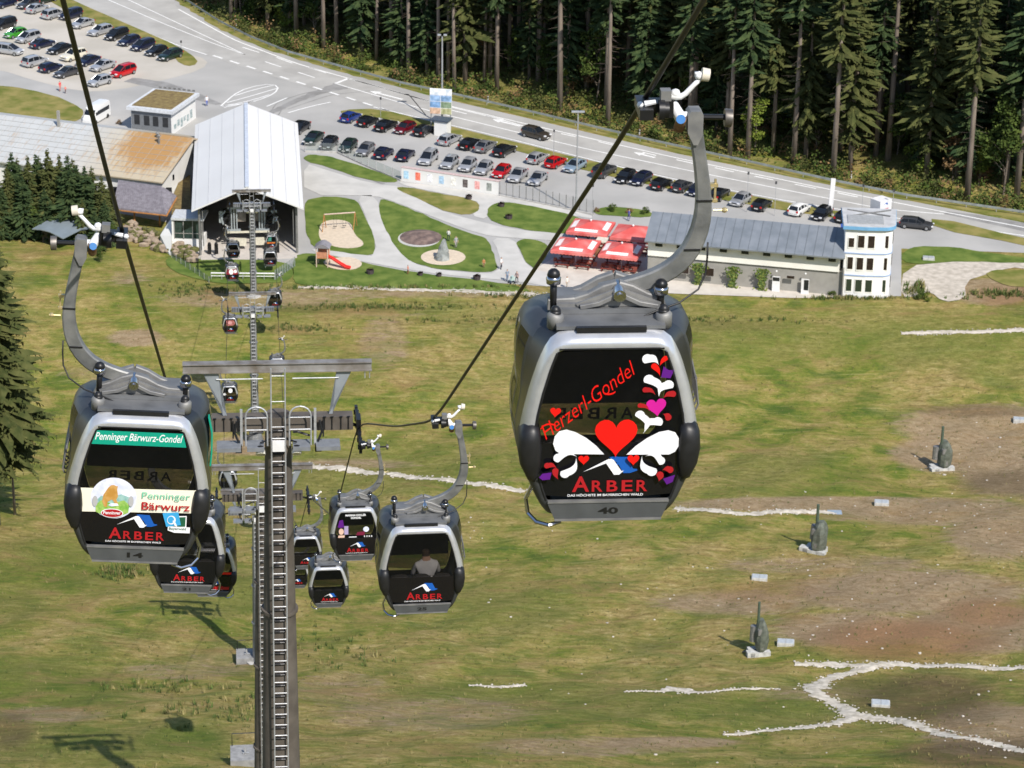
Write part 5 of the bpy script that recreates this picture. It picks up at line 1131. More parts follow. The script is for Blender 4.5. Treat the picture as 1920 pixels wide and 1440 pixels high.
def front_rail():
    a = GB(396, 524); b = GB(515, 525); root = empty('guard_fence', a, 0, 'pale rail fence on the lawn edge in front of the station', 'fence'); d = b-a
    mb = MB(); mb.tube([(0, 0, .9), (d.x, d.y, .9)], .09, 6); mb.tube([(0, 0, .5), (d.x, d.y, .5)], .05, 6); mb.build('rail', M_white, root)
    for k in range(7): mb = MB(); mb.tube([(d.x*k/6, d.y*k/6, 0), (d.x*k/6, d.y*k/6, 1.0)], .05, 6); mb.build('post', M_zinc, root)
    for (p, q, h, l) in ((GB(322, 484), GB(392, 530), .9, 'sloping grey mesh fence at the left of the station lawn'), (GB(516, 525), GB(553, 500), 1.4, 'short mesh fence at the right corner of the station lawn')):
        root = empty('mesh_fence', p, 0, l, 'fence'); d = q-p; n = 8; mb = MB()
        for k in range(n+1): mb.tube([(d.x*k/n, d.y*k/n, 0), (d.x*k/n, d.y*k/n, h)], .04, 5)
        mb.build('posts', M_zinc, root); mb = MB()
        mb.add([(0, 0, .05), (d.x, d.y, .05), (d.x, d.y, h), (0, 0, h)], [(0, 1, 2, 3)]); mb.build('mesh', mat('wire mesh', (.20, .25, .26), .6, trans=(.6, (1, 1, 1))), root)
front_rail()
# 7 restaurant
def restaurant():
    A = GB(1212, 525); Bp = GB(1578, 558); u, v = frame_of(A, Bp); ang = math.atan2(u.y, u.x); root = empty('restaurant', A, ang, 'long restaurant with grey sheet roof, white upper and grey lower wall', 'building')
    Lw = (Bp-A).length; h1 = 3.3; h2 = 5.5; hr = 7.9
    back = GB(1222, 396, hr); dep = (back-A).dot(v)
    mb = MB(); mb.box((Lw/2, dep/2+.3, h1/2), (Lw, dep-.6, h1)); mb.build('lower_wall', M_gwall, root)
    mb = MB(); mb.box((Lw/2-.3, dep/2+.2, (h1+h2)/2), (Lw-.6, dep-.3, h2-h1)); mb.build('upper_wall', M_cream, root)
    mb = MB(); mb.box((Lw/2, -.1, h2+.05), (Lw+.2, .3, .34)); mb.build('fascia', mat('dark fascia', (.045, .045, .045), .7), root)
    mb = MB(); q = [(-.3, -.7, h2+.15), (Lw+.1, -.7, h2+.15), (Lw+.1, dep, hr), (-.3, dep, hr)]; mb.add(q+[(x, y, z-.18) for x, y, z in q], [(0, 1, 2, 3), (7, 6, 5, 4), (0, 4, 5, 1), (1, 5, 6, 2), (2, 6, 7, 3), (3, 7, 4, 0)]); rf = mb.build('roof', mat('blue grey sheet roof', (.20, .225, .25), .5, .3, c2=(.27, .295, .325), scale=.5, detail=8), root); fixn(rf)
    mb = MB(); sl = math.atan2(hr-h2-.15, dep+.7)
    for k in range(1, int(Lw/1.2)): mb.box((k*1.2, dep/2-.35, (hr+h2+.15)/2+.03), (.05, math.hypot(dep+.7, hr-h2-.15), .04), Matrix.Rotation(sl, 3, 'X'))
    mb.build('roof_seam', mat('seam blue grey', (.16, .18, .20), .5, .3), rf)
    for k in range(9):
        x = 1.0+k*(Lw-3)/8; mb = MB(); mb.box((x+.5, -.02, h2-.42), (.95, .14, .55)); mb.build('upper_window', M_win, root)
    for (px, w_, h_, z) in ((1330, 1.5, 1.2, 1.9), (1283, 1.3, 1.1, 1.9), (1488, 1.1, .5, 2.2)):
        x = (GB(px, 530)-A).dot(u); mb = MB(); mb.box((x, -.02+.0, z), (w_, .12, h_)); f = mb.build('window_frame', M_wfr, root); mb = MB(); mb.box((x, -.09, z), (w_-.16, .03, h_-.16)); mb.build('pane', M_dwin, f)
    for (px) in (1455, 1511):
        x = (GB(px, 545)-A).dot(u); mb = MB(); mb.box((x, .0, 1.05), (1.0, .12, 2.1)); d_ = mb.build('door', M_white, root); mb = MB(); mb.box((x+.15 if px > 1500 else x, -.07, 1.75 if px < 1500 else 1.3), (.9 if px < 1500 else .6, .03, .5 if px < 1500 else 1.4)); mb.build('door_pane', M_win, d_)
        mb = MB(); mb.ball((x, -.2, 2.9), .14, 8); mb.build('wall_lamp', M_white, root)
    for px in (1306, 1374, 1430):
        x = (GB(px, 540)-A).dot(u); rnd = random.Random(px); mb = MB()
        for k in range(420):
            z = rnd.random()**.8*3.0; w_ = .35+.45*math.exp(-((z-2.5)/.6)**2)+.25*(z < .4); c = Vector((x+rnd.gauss(0, w_*.6), -.05-rnd.random()*.35, z)); a = rnd.uniform(0, 6.28); s = rnd.uniform(.05, .13); t1 = Vector((math.cos(a), rnd.uniform(-.5, .5), math.sin(a)))*s; t2 = Vector((-math.sin(a), rnd.uniform(-.5, .5), math.cos(a)))*s; mb.add([c-t1-t2, c+t1-t2, c+t1+t2, c-t1+t2], [(0, 1, 2, 3)], rnd.choice((0, 0, 1)))
        o = mb.build('climbing_plant', [mat('ivy', (.07, .12, .02), .8, var=.3), mat('ivy pale', (.17, .20, .04), .8, var=.3)]); o.location = A; o.rotation_euler = (0, 0, ang); tag(o, {1306: 'leafy climber on the grey restaurant wall nearest the parasols', 1374: 'leafy climber in the middle of the grey restaurant wall', 1430: 'leafy climber on the restaurant wall just left of the white door'}[px], 'plant', 'climbers on the restaurant wall')
    mb = MB(); mb.box((Lw+.05, 1.5, 2.0), (.12, 3, 4.0)); mb.build('end_wall', M_gwall, root)
restaurant()
# 8 white tower with blue bands
def tower():
    A = GB(1578, 556); Bp = GB(1666, 563); u, v = frame_of(A, Bp); u = Vector((math.cos(R(-4)), math.sin(R(-4)), 0)); ang = R(-4); root = empty('office_tower', A, ang, 'three storey white tower with light blue bands and rows of windows', 'building')
    W_ = 6.1; D_ = 6.4; top = 9.4; N = 8
    def outline(ex=0.0):
        pts = [(-ex, -ex), (W_*.45, -ex-.25), (W_*.78, -ex-.12)]
        for k in range(N+1): a = -math.pi/2+math.pi/2*k/N; pts.append((W_-1.2+(1.2+ex)*math.cos(a), 1.2-.1+(1.2+ex)*math.sin(a)))
        pts += [(W_+ex+.3, D_+ex), (-ex, D_+ex)]; return pts
    def ringmesh(z0, z1, ex, nm, m, cap=True, par=root):
        p = outline(ex); n = len(p); mb = MB(); mb.add([(x, y, z0) for x, y in p]+[(x, y, z1) for x, y in p], [(i, (i+1) % n, n+(i+1) % n, n+i) for i in range(n)]+([tuple(range(n, 2*n)), tuple(range(n-1, -1, -1))] if cap else [])); return fixn(mb.build(nm, m, par))
    ringmesh(0, top, 0, 'wall', mat('bright white render', (.80, .80, .79), .8, var=.03, scale=1))
    mb_ = mat('pale blue band', (.32, .42, .62), .6, var=.04); mt = mat('blue roof edge', (.16, .38, .62), .6, var=.05)
    for z in (2.95, 5.95): ringmesh(z, z+.16, .07, 'band', mb_)
    rf = ringmesh(top-.1, top+.35, .35, 'roof', mt); ringmesh(top+.35, top+.42, .30, 'roof_deck', mat('roof deck', (.42, .42, .42), .8, c2=(.52, .53, .53), scale=1), rf)
    ringmesh(top+.42, top+.60, .33, 'parapet', mat('parapet white', (.66, .68, .70), .7), False, rf) if False else None
    mb = MB(); mb.box((W_*.42, D_*.32, top+.47), (W_*.75, D_*.5, .10)); mb.build('skylight', mat('pale deck', (.33, .34, .34), .6), rf)
    mb = MB(); mb.bar([(.4, D_*.9, top+.48), (W_-.3, D_*.55, top+.55)], .15, .12, (0, 0, 1)); mb.bar([(1.0, D_*.55, top+.48), (W_-.1, D_*.92, top+.55)], .15, .12, (0, 0, 1)); mb.build('roof_strut', M_alu, rf)
    for fl in range(3):
        for (x, wd) in ((.45, .72), (1.62, .85), (2.90, .85), (4.72, .80)):
            z = .75+fl*3.0; y = -.25*min(1, (x+wd/2)/(W_*.45)) if x < W_*.45 else -.25+.13*min(1, (x+wd/2-W_*.45)/(W_*.33))
            y += (.12 if x > 4.5 else 0)
            h = 1.75 if not (fl == 2 and x < 1) else 1.35
            mb = MB(); mb.box((x+wd/2, y-.01, z+h/2), (wd+.12, .08, h+.12)); f = mb.build('window', M_cream, root); mb = MB(); mb.box((x+wd/2, y-.06, z+h/2+.05), (wd-.04, .04, h-.15)); mb.build('pane', M_dwin if fl else mat('green pane', (.03, .045, .03), .1), f)
        for yy in (2.0, 3.4, 4.8):
            mb = MB(); z = .9+fl*3.0; mb.box((W_+.02+yy*.02, yy, z+.8), (.10, .9, 1.5)); f = mb.build('window', M_win, root)
tower()
def flags():
    for (px, py, c, n) in ((1583, 430, (.05, .12, .45), 'blue'), (1587, 458, (.75, .06, .05), 'red')):
        p = GB(px, 500); z = (S(px, py, p.y).z-BASE); root = empty('banner', Vector((p.x-.1, p.y, BASE)), R(-4), '%s banner on a pole in the gap between restaurant and white tower' % n, 'flag')
        mb = MB(); mb.tube([(0, 0, 0), (0, 0, z+1.1)], .05, 6); mb.build('pole', M_white, root)
        mb = MB(); mb.box((-.35, 0, z), (.7, .06, 1.5)); mb.box((-.3, .05, z-.9), (.5, .05, .3)); mb.build('cloth', mat(n+' flag cloth', c, .8), root)
flags()
# 9 hut on the left
def hut():
    c = GB(112, 452); root = empty('hut', c, R(8), 'small hut with arched blue grey metal roof beside the conifers', 'hut'); h = 2.6
    mb = MB(); mb.box((0, 1.2, h/2-.2), (4.6, 3.2, h-.2)); mb.build('wall', M_dark, root)
    pts = [(-3.9, 1.9), (-2.6, 2.55), (-1.2, 2.75), (0.3, 2.55), (1.8, 2.0), (3.9, 2.95)]; mb = MB()
    pts = [(-3.7, 2.35), (-2.2, 2.9), (-.6, 3.0), (.9, 2.55), (2.3, 2.1), (3.9, 2.6)]
    pts = [(-3.9, 2.0), (-2.3, 2.75), (-.8, 2.95), (1.0, 2.6), (2.2, 2.0)]
    a, b = [GB(62, 436, 2.2), GB(152, 443, 2.0)], [GB(95, 409, 3.2), GB(140, 406, 3.3)]
    M_ = mat('hut roof sheet', (.30, .36, .40), .4, .4, var=.06, scale=1); V = lambda px, py, hh: GB(px, py, hh)
    g = [[V(60, 429, 2.4), V(82, 416, 2.9), V(100, 409, 3.1)], [V(84, 430, 2.5), V(104, 418, 3.0), V(120, 408, 3.2)], [V(118, 445, 2.0), V(140, 428, 2.7), V(150, 407, 3.3)], [V(150, 430, 2.6), V(172, 424, 2.8), V(190, 418, 2.9)]]
    g = [[V(60, 429, 2.4), V(96, 409, 3.0)], [V(76, 430, 2.5), V(115, 406, 3.15)], [V(92, 434, 2.4), V(130, 405, 3.2)], [V(118, 447, 2.0), V(146, 409, 3.1)], [V(152, 430, 2.5), V(172, 428, 2.6)]]
    vs = [q for r in g for q in r]; n = len(vs); I = Matrix.Rotation(-R(8), 3, 'Z'); vs = [I @ (q-c) for q in vs]
    fs = [(2*i, 2*i+2, 2*i+3, 2*i+1) for i in range(4)]; mb = MB(); mb.add(vs+[v-Vector((0, 0, .12)) for v in vs], fs+[tuple(n+k for k in reversed(f)) for f in fs]+[(2*i, n+2*i, n+2*i+2, 2*i+2) for i in range(4)]); o = mb.build('roof', M_, root); fixn(o)
hut()
# 10 parasols and benches
def parasols():
    mr = mat('faded red canvas', (.58, .085, .075), .8, c2=(.68, .22, .20), scale=.45, detail=3); mw = mat('white print', (.80, .66, .63), .8, c2=(.85, .80, .78), scale=.8)
    P = [(1108, 424, 'rear left'), (1187, 434, 'rear right'), (1080, 459, 'front left'), (1166, 467, 'front right')]
    i = 0; wood = mat('reddish bench wood', (.20, .045, .03), .7, var=.3, scale=3); blk = mat('dark shade cloth', (.02, .01, .03), .9)
    for (px, py, nm) in P:
        c = GB(px, py, 2.7); c.z = BASE+.06; wd, dp = (5.6, 5.6) if 'left' in nm else (5.2, 5.6)
        root = empty('parasol', c, R(-14), 'large square red parasol with white print, %s of the four' % nm, 'parasol', 'red parasols over the beer tables'); ex, ey = wd/2, dp/2
        mb = MB(); mb.add([(-ex, -ey, 2.55), (ex, -ey, 2.55), (ex, ey, 2.55), (-ex, ey, 2.55), (0, 0, 3.35)], [(0, 1, 4), (1, 2, 4), (2, 3, 4), (3, 0, 4)]); n = 12
        for (a, b) in (((-ex, -ey), (ex, -ey)), ((ex, -ey), (ex, ey)), ((ex, ey), (-ex, ey)), ((-ex, ey), (-ex, -ey))):
            for k in range(n):
                x0, y0 = a[0]+(b[0]-a[0])*k/n, a[1]+(b[1]-a[1])*k/n; x1, y1 = a[0]+(b[0]-a[0])*(k+1)/n, a[1]+(b[1]-a[1])*(k+1)/n; mb.add([(x0, y0, 2.55), (x1, y1, 2.55), (x1, y1, 2.22), ((x0+x1)/2, (y0+y1)/2, 2.14), (x0, y0, 2.22)], [(0, 1, 2, 3, 4)])
        mb.build('canopy', mr, root)
        if nm != 'rear right':
            mb = MB(); pl = lambda x, y: 2.55+.8*(1-max(abs(x)/ex, abs(y)/ey))+.02
            for (x0, x1, y0, y1) in ((-ex*.62, ex*.5, -ey*.88, -ey*.66), (-ex*.92, -ex*.66, -ey*.45, ey*.55), (ex*.66, ex*.9, -ey*.5, ey*.6)):
                for k in range(6):
                    for j in range(2):
                        xa, xb = x0+(x1-x0)*k/6, x0+(x1-x0)*(k+1)/6; ya, yb = y0+(y1-y0)*j/2, y0+(y1-y0)*(j+1)/2; mb.add([(xa, ya, pl(xa, ya)), (xb, ya, pl(xb, ya)), (xb, yb, pl(xb, yb)), (xa, yb, pl(xa, yb))], [(0, 1, 2, 3)])
            mb.build('white_print', mw, root)
        mb = MB(); mb.tube([(0, 0, 0), (0, 0, 3.5)], .06, 8); mb.ball((0, 0, 3.5), .16, 8); mb.build('pole', M_white, root)
        for a in range(2):
            for b in range(2):
                i += 1; q = c+Matrix.Rotation(R(-14), 3, 'Z') @ Vector((-1.4+2.8*a, -1.4+2.4*b, 0)); t = empty('beer_table', q, R(-14), 'reddish beer table with two benches, %s %s under the %s parasol' % ('near' if b == 0 else 'far', 'left' if a == 0 else 'right', nm), 'table', 'beer tables under the parasols')
                mb = MB(); mb.box((0, 0, .75), (2.0, .6, .05)); mb.build('tabletop', wood, t)
                for s in (-1, 1):
                    mb = MB(); mb.box((0, s*.62, .45), (2.0, .27, .05)); mb.box((-.8, s*.62, .22), (.05, .22, .44)); mb.box((.8, s*.62, .22), (.05, .22, .44)); mb.build('bench', wood, t)
                    mb = MB(); mb.box((s*.75, 0, .37), (.06, .5, .74)); mb.build('leg', M_black, t)
    # seats row along the front edge
    a = GB(1042, 498); b = GB(1190, 516)
    for k in range(11):
        p = a.lerp(b, k/10.0)+Vector((0, .5, .06)); t = empty('terrace_chair', p, R(-14+(k*37) % 25), 'dark red chair on the terrace edge, %s from the left' % ORD[k], 'chair', 'dark red chairs along the front of the parasols')
        mb = MB(); mb.box((0, 0, .45), (.5, .48, .06)); mb.build('seat', wood, t); mb = MB(); mb.box((0, -.24, .75), (.5, .05, .5)); mb.build('backrest', wood, t)
        for x in (-.21, .21):
            for y in (-.2, .2): mb = MB(); mb.tube([(x, y, 0), (x, y, .44)], .02, 5); mb.build('leg', M_black, t)
    c = GB(1128, 480); root = empty('serving_hut', c, R(-14), 'small cream canopy stall standing between the front parasols', 'stall')
    mb = MB(); mb.box((0, 0, 2.3), (1.5, 1.8, .12)); mb.build('canopy', mat('cream canvas', (.62, .58, .48), .8), root); mb = MB(); mb.box((0, 0, .55), (1.2, 1.2, 1.1)); mb.build('counter', mat('brown wood', (.28, .14, .07), .7), root)
    for x in (-.65, .65): mb = MB(); mb.tube([(x, -.8, 0), (x, -.8, 2.3)], .04, 6); mb.build('post', M_timber, root)
parasols()
# 11 poster wall and fences
def poster_wall():
    A = GB(753, 339); Bq = GB(935, 366); u, v = frame_of(A, Bq); ang = math.atan2(u.y, u.x); root = empty('poster_wall', A, ang, 'white board wall with eight small posters between car park and lawn', 'fence'); Lw = (Bq-A).length; H = 2.0
    mb = MB(); mb.box((Lw/2, 0, H/2), (Lw, .12, H)); mb.build('board', M_wwall, root); mb = MB(); mb.box((Lw/2, .25, H+.05), (Lw+.2, .7, .08)); mb.build('coping', mat('rose coping', (.55, .42, .40), .7), root)
    cs = [(.30, .48, .62), (.70, .12, .06), (.60, .60, .66), (.28, .42, .55), (.62, .60, .55), (.06, .045, .04), (.66, .30, .28), (.20, .22, .20)]
    for k, c in enumerate(cs): mb = MB(); x = Lw*(.05+k*.122); mb.box((x, -.075, 1.05), (.75, .03, 1.15)); mb.build('poster', mat('poster print %d' % k, c, .5, c2=tuple(min(1, q*1.5+.1) for q in c), scale=3), root)
    pts = [(572, 285), (632, 287), (690, 314), (752, 340)]
    W3 = [GB(*p) for p in pts]; root = empty('panel_fence', W3[0], 0, 'fence of glass and white panels left of the poster wall', 'fence'); mbp = MB(); cnt = 0
    for a, b in zip(W3, W3[1:]):
        L_ = (b-a).length; n = int(L_/1.6); u, v = frame_of(a, b)
        for k in range(n):
            p0 = a.lerp(b, k/n)-W3[0]; p1 = a.lerp(b, (k+1)/n)-W3[0]; cnt += 1
            mb = MB(); mb.tube([p0, p0+Vector((0, 0, 1.6))], .05, 6); mb.build('post', M_zinc, root)
            mb = MB(); q0 = p0.lerp(p1, .08); q1 = p0.lerp(p1, .92); mb.add([q0+Vector((0, 0, .25)), q1+Vector((0, 0, .25)), q1+Vector((0, 0, 1.5)), q0+Vector((0, 0, 1.5))], [(0, 1, 2, 3)])
            wh = cnt > 11; mb.build('panel', mat('white panel', (.70, .70, .66), .6) if wh else mat('clear panel', (.35, .38, .38), .15, trans=(.72, (.9, .95, .93))), root)
    mb = MB(); 
    for a, b in zip(W3, W3[1:]): mb.bar([a-W3[0]+Vector((0, 0, .1)), b-W3[0]+Vector((0, 0, .1))], .2, .35, (0, 0, 1))
    mb.build('plinth', M_conc, root)
    A = GB(937, 367); Bq = GB(1112, 403); root = empty('bar_fence', A, 0, 'grey vertical bar fence right of the poster wall', 'fence'); d = Bq-A
    mb = MB(); mb.bar([(0, 0, .12), (d.x, d.y, .12)], .3, .24, (0, 0, 1)); mb.build('plinth', M_conc, root)
    for k in range(15): mb = MB(); mb.tube([(d.x*k/14, d.y*k/14, 0), (d.x*k/14, d.y*k/14, 2.2)], .05, 6); mb.build('post', M_alu, root)
    mb = MB(); 
    for k in range(110): mb.tube([(d.x*k/110, d.y*k/110, .25), (d.x*k/110, d.y*k/110, 2.1)], .012, 4)
    mb.build('bars', M_zinc, root)
poster_wall()
def signs():
    # billboard with photo prints over a small white shed
    c = GB(826, 255); root = empty('ticket_shed', c, R(-20), 'small white shed with dark roof below the tall billboard', 'shed')
    mb = MB(); mb.box((0, .8, 1.15), (2.0, 1.8, 2.3)); mb.build('wall', M_wwall, root); mb = MB(); mb.box((-.2, .8, 2.4), (2.9, 2.2, .2)); mb.build('roof', mat('dark blue roof', (.05, .07, .10), .5), root)
    c = GB(826, 247)+Vector((0, 1.2, 0)); root = empty('billboard', c, R(-10), 'tall double billboard with blue, green and orange landscape prints', 'sign')
    for s, (a, b) in ((-1, (R(14), 0)), (1, (R(-14), 0))):
        Rm = Matrix.Rotation(a, 3, 'Z'); mb = MB(); mb.box((s*.85, 0, 4.4), (1.7, .12, 4.0), None); mb.build('board', M_white, root)
        cols = [(.55, .63, .70), (.16, .28, .45), (.10, .22, .40) if s < 0 else (.10, .16, .08), (.42, .26, .16) if s < 0 else (.30, .30, .14)]
        for k, cc in enumerate(cols):
            mb = MB(); mb.box((s*.85, -.075, 5.9-k*1.0), (1.6, .03, .9)); mb.build('print', mat('print %d %d' % (s, k), cc, .5, c2=tuple(min(1, q*1.6+.15) for q in cc), scale=1.5), root)
    mb = MB(); mb.tube([(1.5, .1, 0), (1.5, .1, 6)], .12, 8); mb.tube([(-1.5, .1, 0), (-1.5, .1, 4)], .1, 8); mb.build('post', M_zinc, root)
    mb = MB(); mb.tube([(-2.3, -.2, 2.2), (-4.6, -.4, 5.0), (-4.9, -.4, 5.3), (-5.5, -.4, 5.3)], .07, 6); mb.build('lamp_arm', M_black, root)
    # cube sign
    c = GB(1650, 408); root = empty('cube_sign', c, R(38), 'white cube sign with small blue emblem and red line behind the tower', 'sign')
    mb = MB(); mb.box((0, 0, 1.75), (2.2, 1.9, 2.1), None, 0, 1.0); mb.build('box', M_white, root); mb = MB(); mb.tube([(0, 0, 0), (0, 0, .8)], .3, 8); mb.build('post', M_zinc, root)
    d = Decal(-.955); d.poly([(-.5, 2.1), (-.05, 2.45), (.05, 2.45), (.2, 2.2), (.1, 2.15), (-.05, 2.35)], 0); d.poly([(.0, 2.45), (.25, 2.45), (.45, 2.15), (.3, 2.12)], 0); d.poly([(-.6, 1.65), (.6, 1.65), (.6, 1.52), (-.6, 1.52)], 1); e = d.mb.build('emblem', [DBL, mat('rose lettering', (.7, .25, .28), .5)], root)
    # white pylon sign
    c = GB(1557, 404); root = empty('pylon_sign', c, 0, 'slim white banner column beside the dark parked cars', 'sign')
    mb = MB(); mb.box((0, 0, 2.75), (.62, .35, 5.3), Matrix.Rotation(R(2.5), 3, 'Y')); mb.build('column', M_white, root); mb = MB(); mb.box((0, 0, .1), (.9, .6, .2)); mb.build('foot', M_conc, root)
    # street lamps
    def lamp(px, pyb, pyt, lab, heads, r=.10, arm=.6):
        b = GB(px, pyb); h = S(px, pyt, b.y).z-BASE; root = empty('street_lamp', b, 0, lab, 'street lamp'); mb = MB(); mb.tube([(0, 0, 0), (0, 0, h)], [r*1.25, r*.8], 8); mb.build('pole', M_zinc, root)
        for s in heads: mb = MB(); mb.box((s*arm, 0, h+.05), (.9, .45, .18)); mb.tube([(0, 0, h-.1), (s*arm*.8, 0, h)], .04, 6); mb.build('lamp_head', mat('lamp head grey', (.34, .36, .38), .5), root)
    lamp(829, 235, 66, 'tall grey floodlight mast rising behind the landscape billboard', (-1, 1), .13, .25)
    lamp(1080, 398, 210, 'tall lamp with twin square heads by the bar fence', (-1, 1), .11, .45)
    c = GB(52, 424); root = empty('street_lamp', c, 0, 'curved grey street lamp left of the small hut', 'street lamp'); mb = MB(); mb.tube([(0, 0, 0), (0, 0, 4.0), (-.35, 0, 4.5), (-1.1, 0, 4.9), (-1.9, 0, 5.0)], [.09, .08, .07, .06, .06], 8); mb.build('pole', M_alu, root, True); mb = MB(); mb.box((-2.1, 0, 4.98), (.7, .25, .12)); mb.build('lamp_head', M_zinc, root)
    for i, (px, pb, pt, w_) in enumerate(((714, 226, 182, .05), (1038, 302, 243, .06), (1400, 398, 322, .05), (1452, 405, 340, .05), (1615, 410, 345, .04), (1672, 415, 355, .05), (340, 93, 76, .05), (1110, 420, 345, .05))):
        b = GB(px, pb); h = S(px, pt, b.y).z-BASE; root = empty('sign_post', b, 0, 'thin post with small sign, %s of the roadside posts from the left' % ORD[[6, 0, 1, 7, 2, 3, 4, 5].index(i) if False else sorted(range(8), key=lambda j: [714, 1038, 1400, 1452, 1615, 1672, 340, 1110][j]).index(i)], 'sign post', 'thin posts along road and car park')
        mb = MB(); mb.tube([(0, 0, 0), (0, 0, h)], w_*.7, 6); mb.build('post', M_zinc, root); mb = MB(); mb.box((0, 0, h-.2), (.28, .06, .42)); mb.build('sign_plate', M_dark, root)
    # distribution box by the red car, delineators
    for i, (px, py) in enumerate(((443, 48), (915, 193), (1199, 256), (1596, 335))):
        b = GB(px, py, .05); root = empty('delineator_post', b, R(-40), 'white delineator post at the guard rail, %s from the left' % ORD[i], 'delineator', 'white delineator posts along the guard rail')
        mb = MB(); mb.box((0, 0, .55), (.16, .12, 1.1), None, 0, .8); mb.build('post', M_white, root); mb = MB(); mb.box((0, 0, .85), (.17, .13, .2)); mb.build('reflector_band', M_black, root)
signs()
def guard_rail():
    pts = [(250, -120), (320, -25), (345, 0), (385, 26), (410, 42), (470, 72), (540, 100), (640, 128), (750, 158), (870, 184), (1000, 214), (1200, 262), (1400, 306), (1560, 342), (1700, 370), (1925, 403), (2200, 455)]
    W3 = [GB(a, b+3) for a, b in pts]; o = W3[0].copy(); root = empty('guard_rail', o, 0, 'long galvanised guard rail along the forest side of the road', 'guard rail')
    mb = MB(); mb.bar([p-o+Vector((0, 0, .62)) for p in W3], .06, .34, (0, 0, 1)); mb.build('rail', mat('dull zinc rail', (.33, .36, .36), .55, .3, var=.15, scale=1), root)
    P = []
    for a, b in zip(W3, W3[1:]):
        n = max(1, int((b-a).length/4))
        for k in range(n): P.append(a.lerp(b, k/n)-o)
    for p in P[:95]: mb = MB(); mb.box((p.x, p.y+.1, .35), (.10, .12, .7)); mb.build('post', M_zinc, root)
guard_rail()
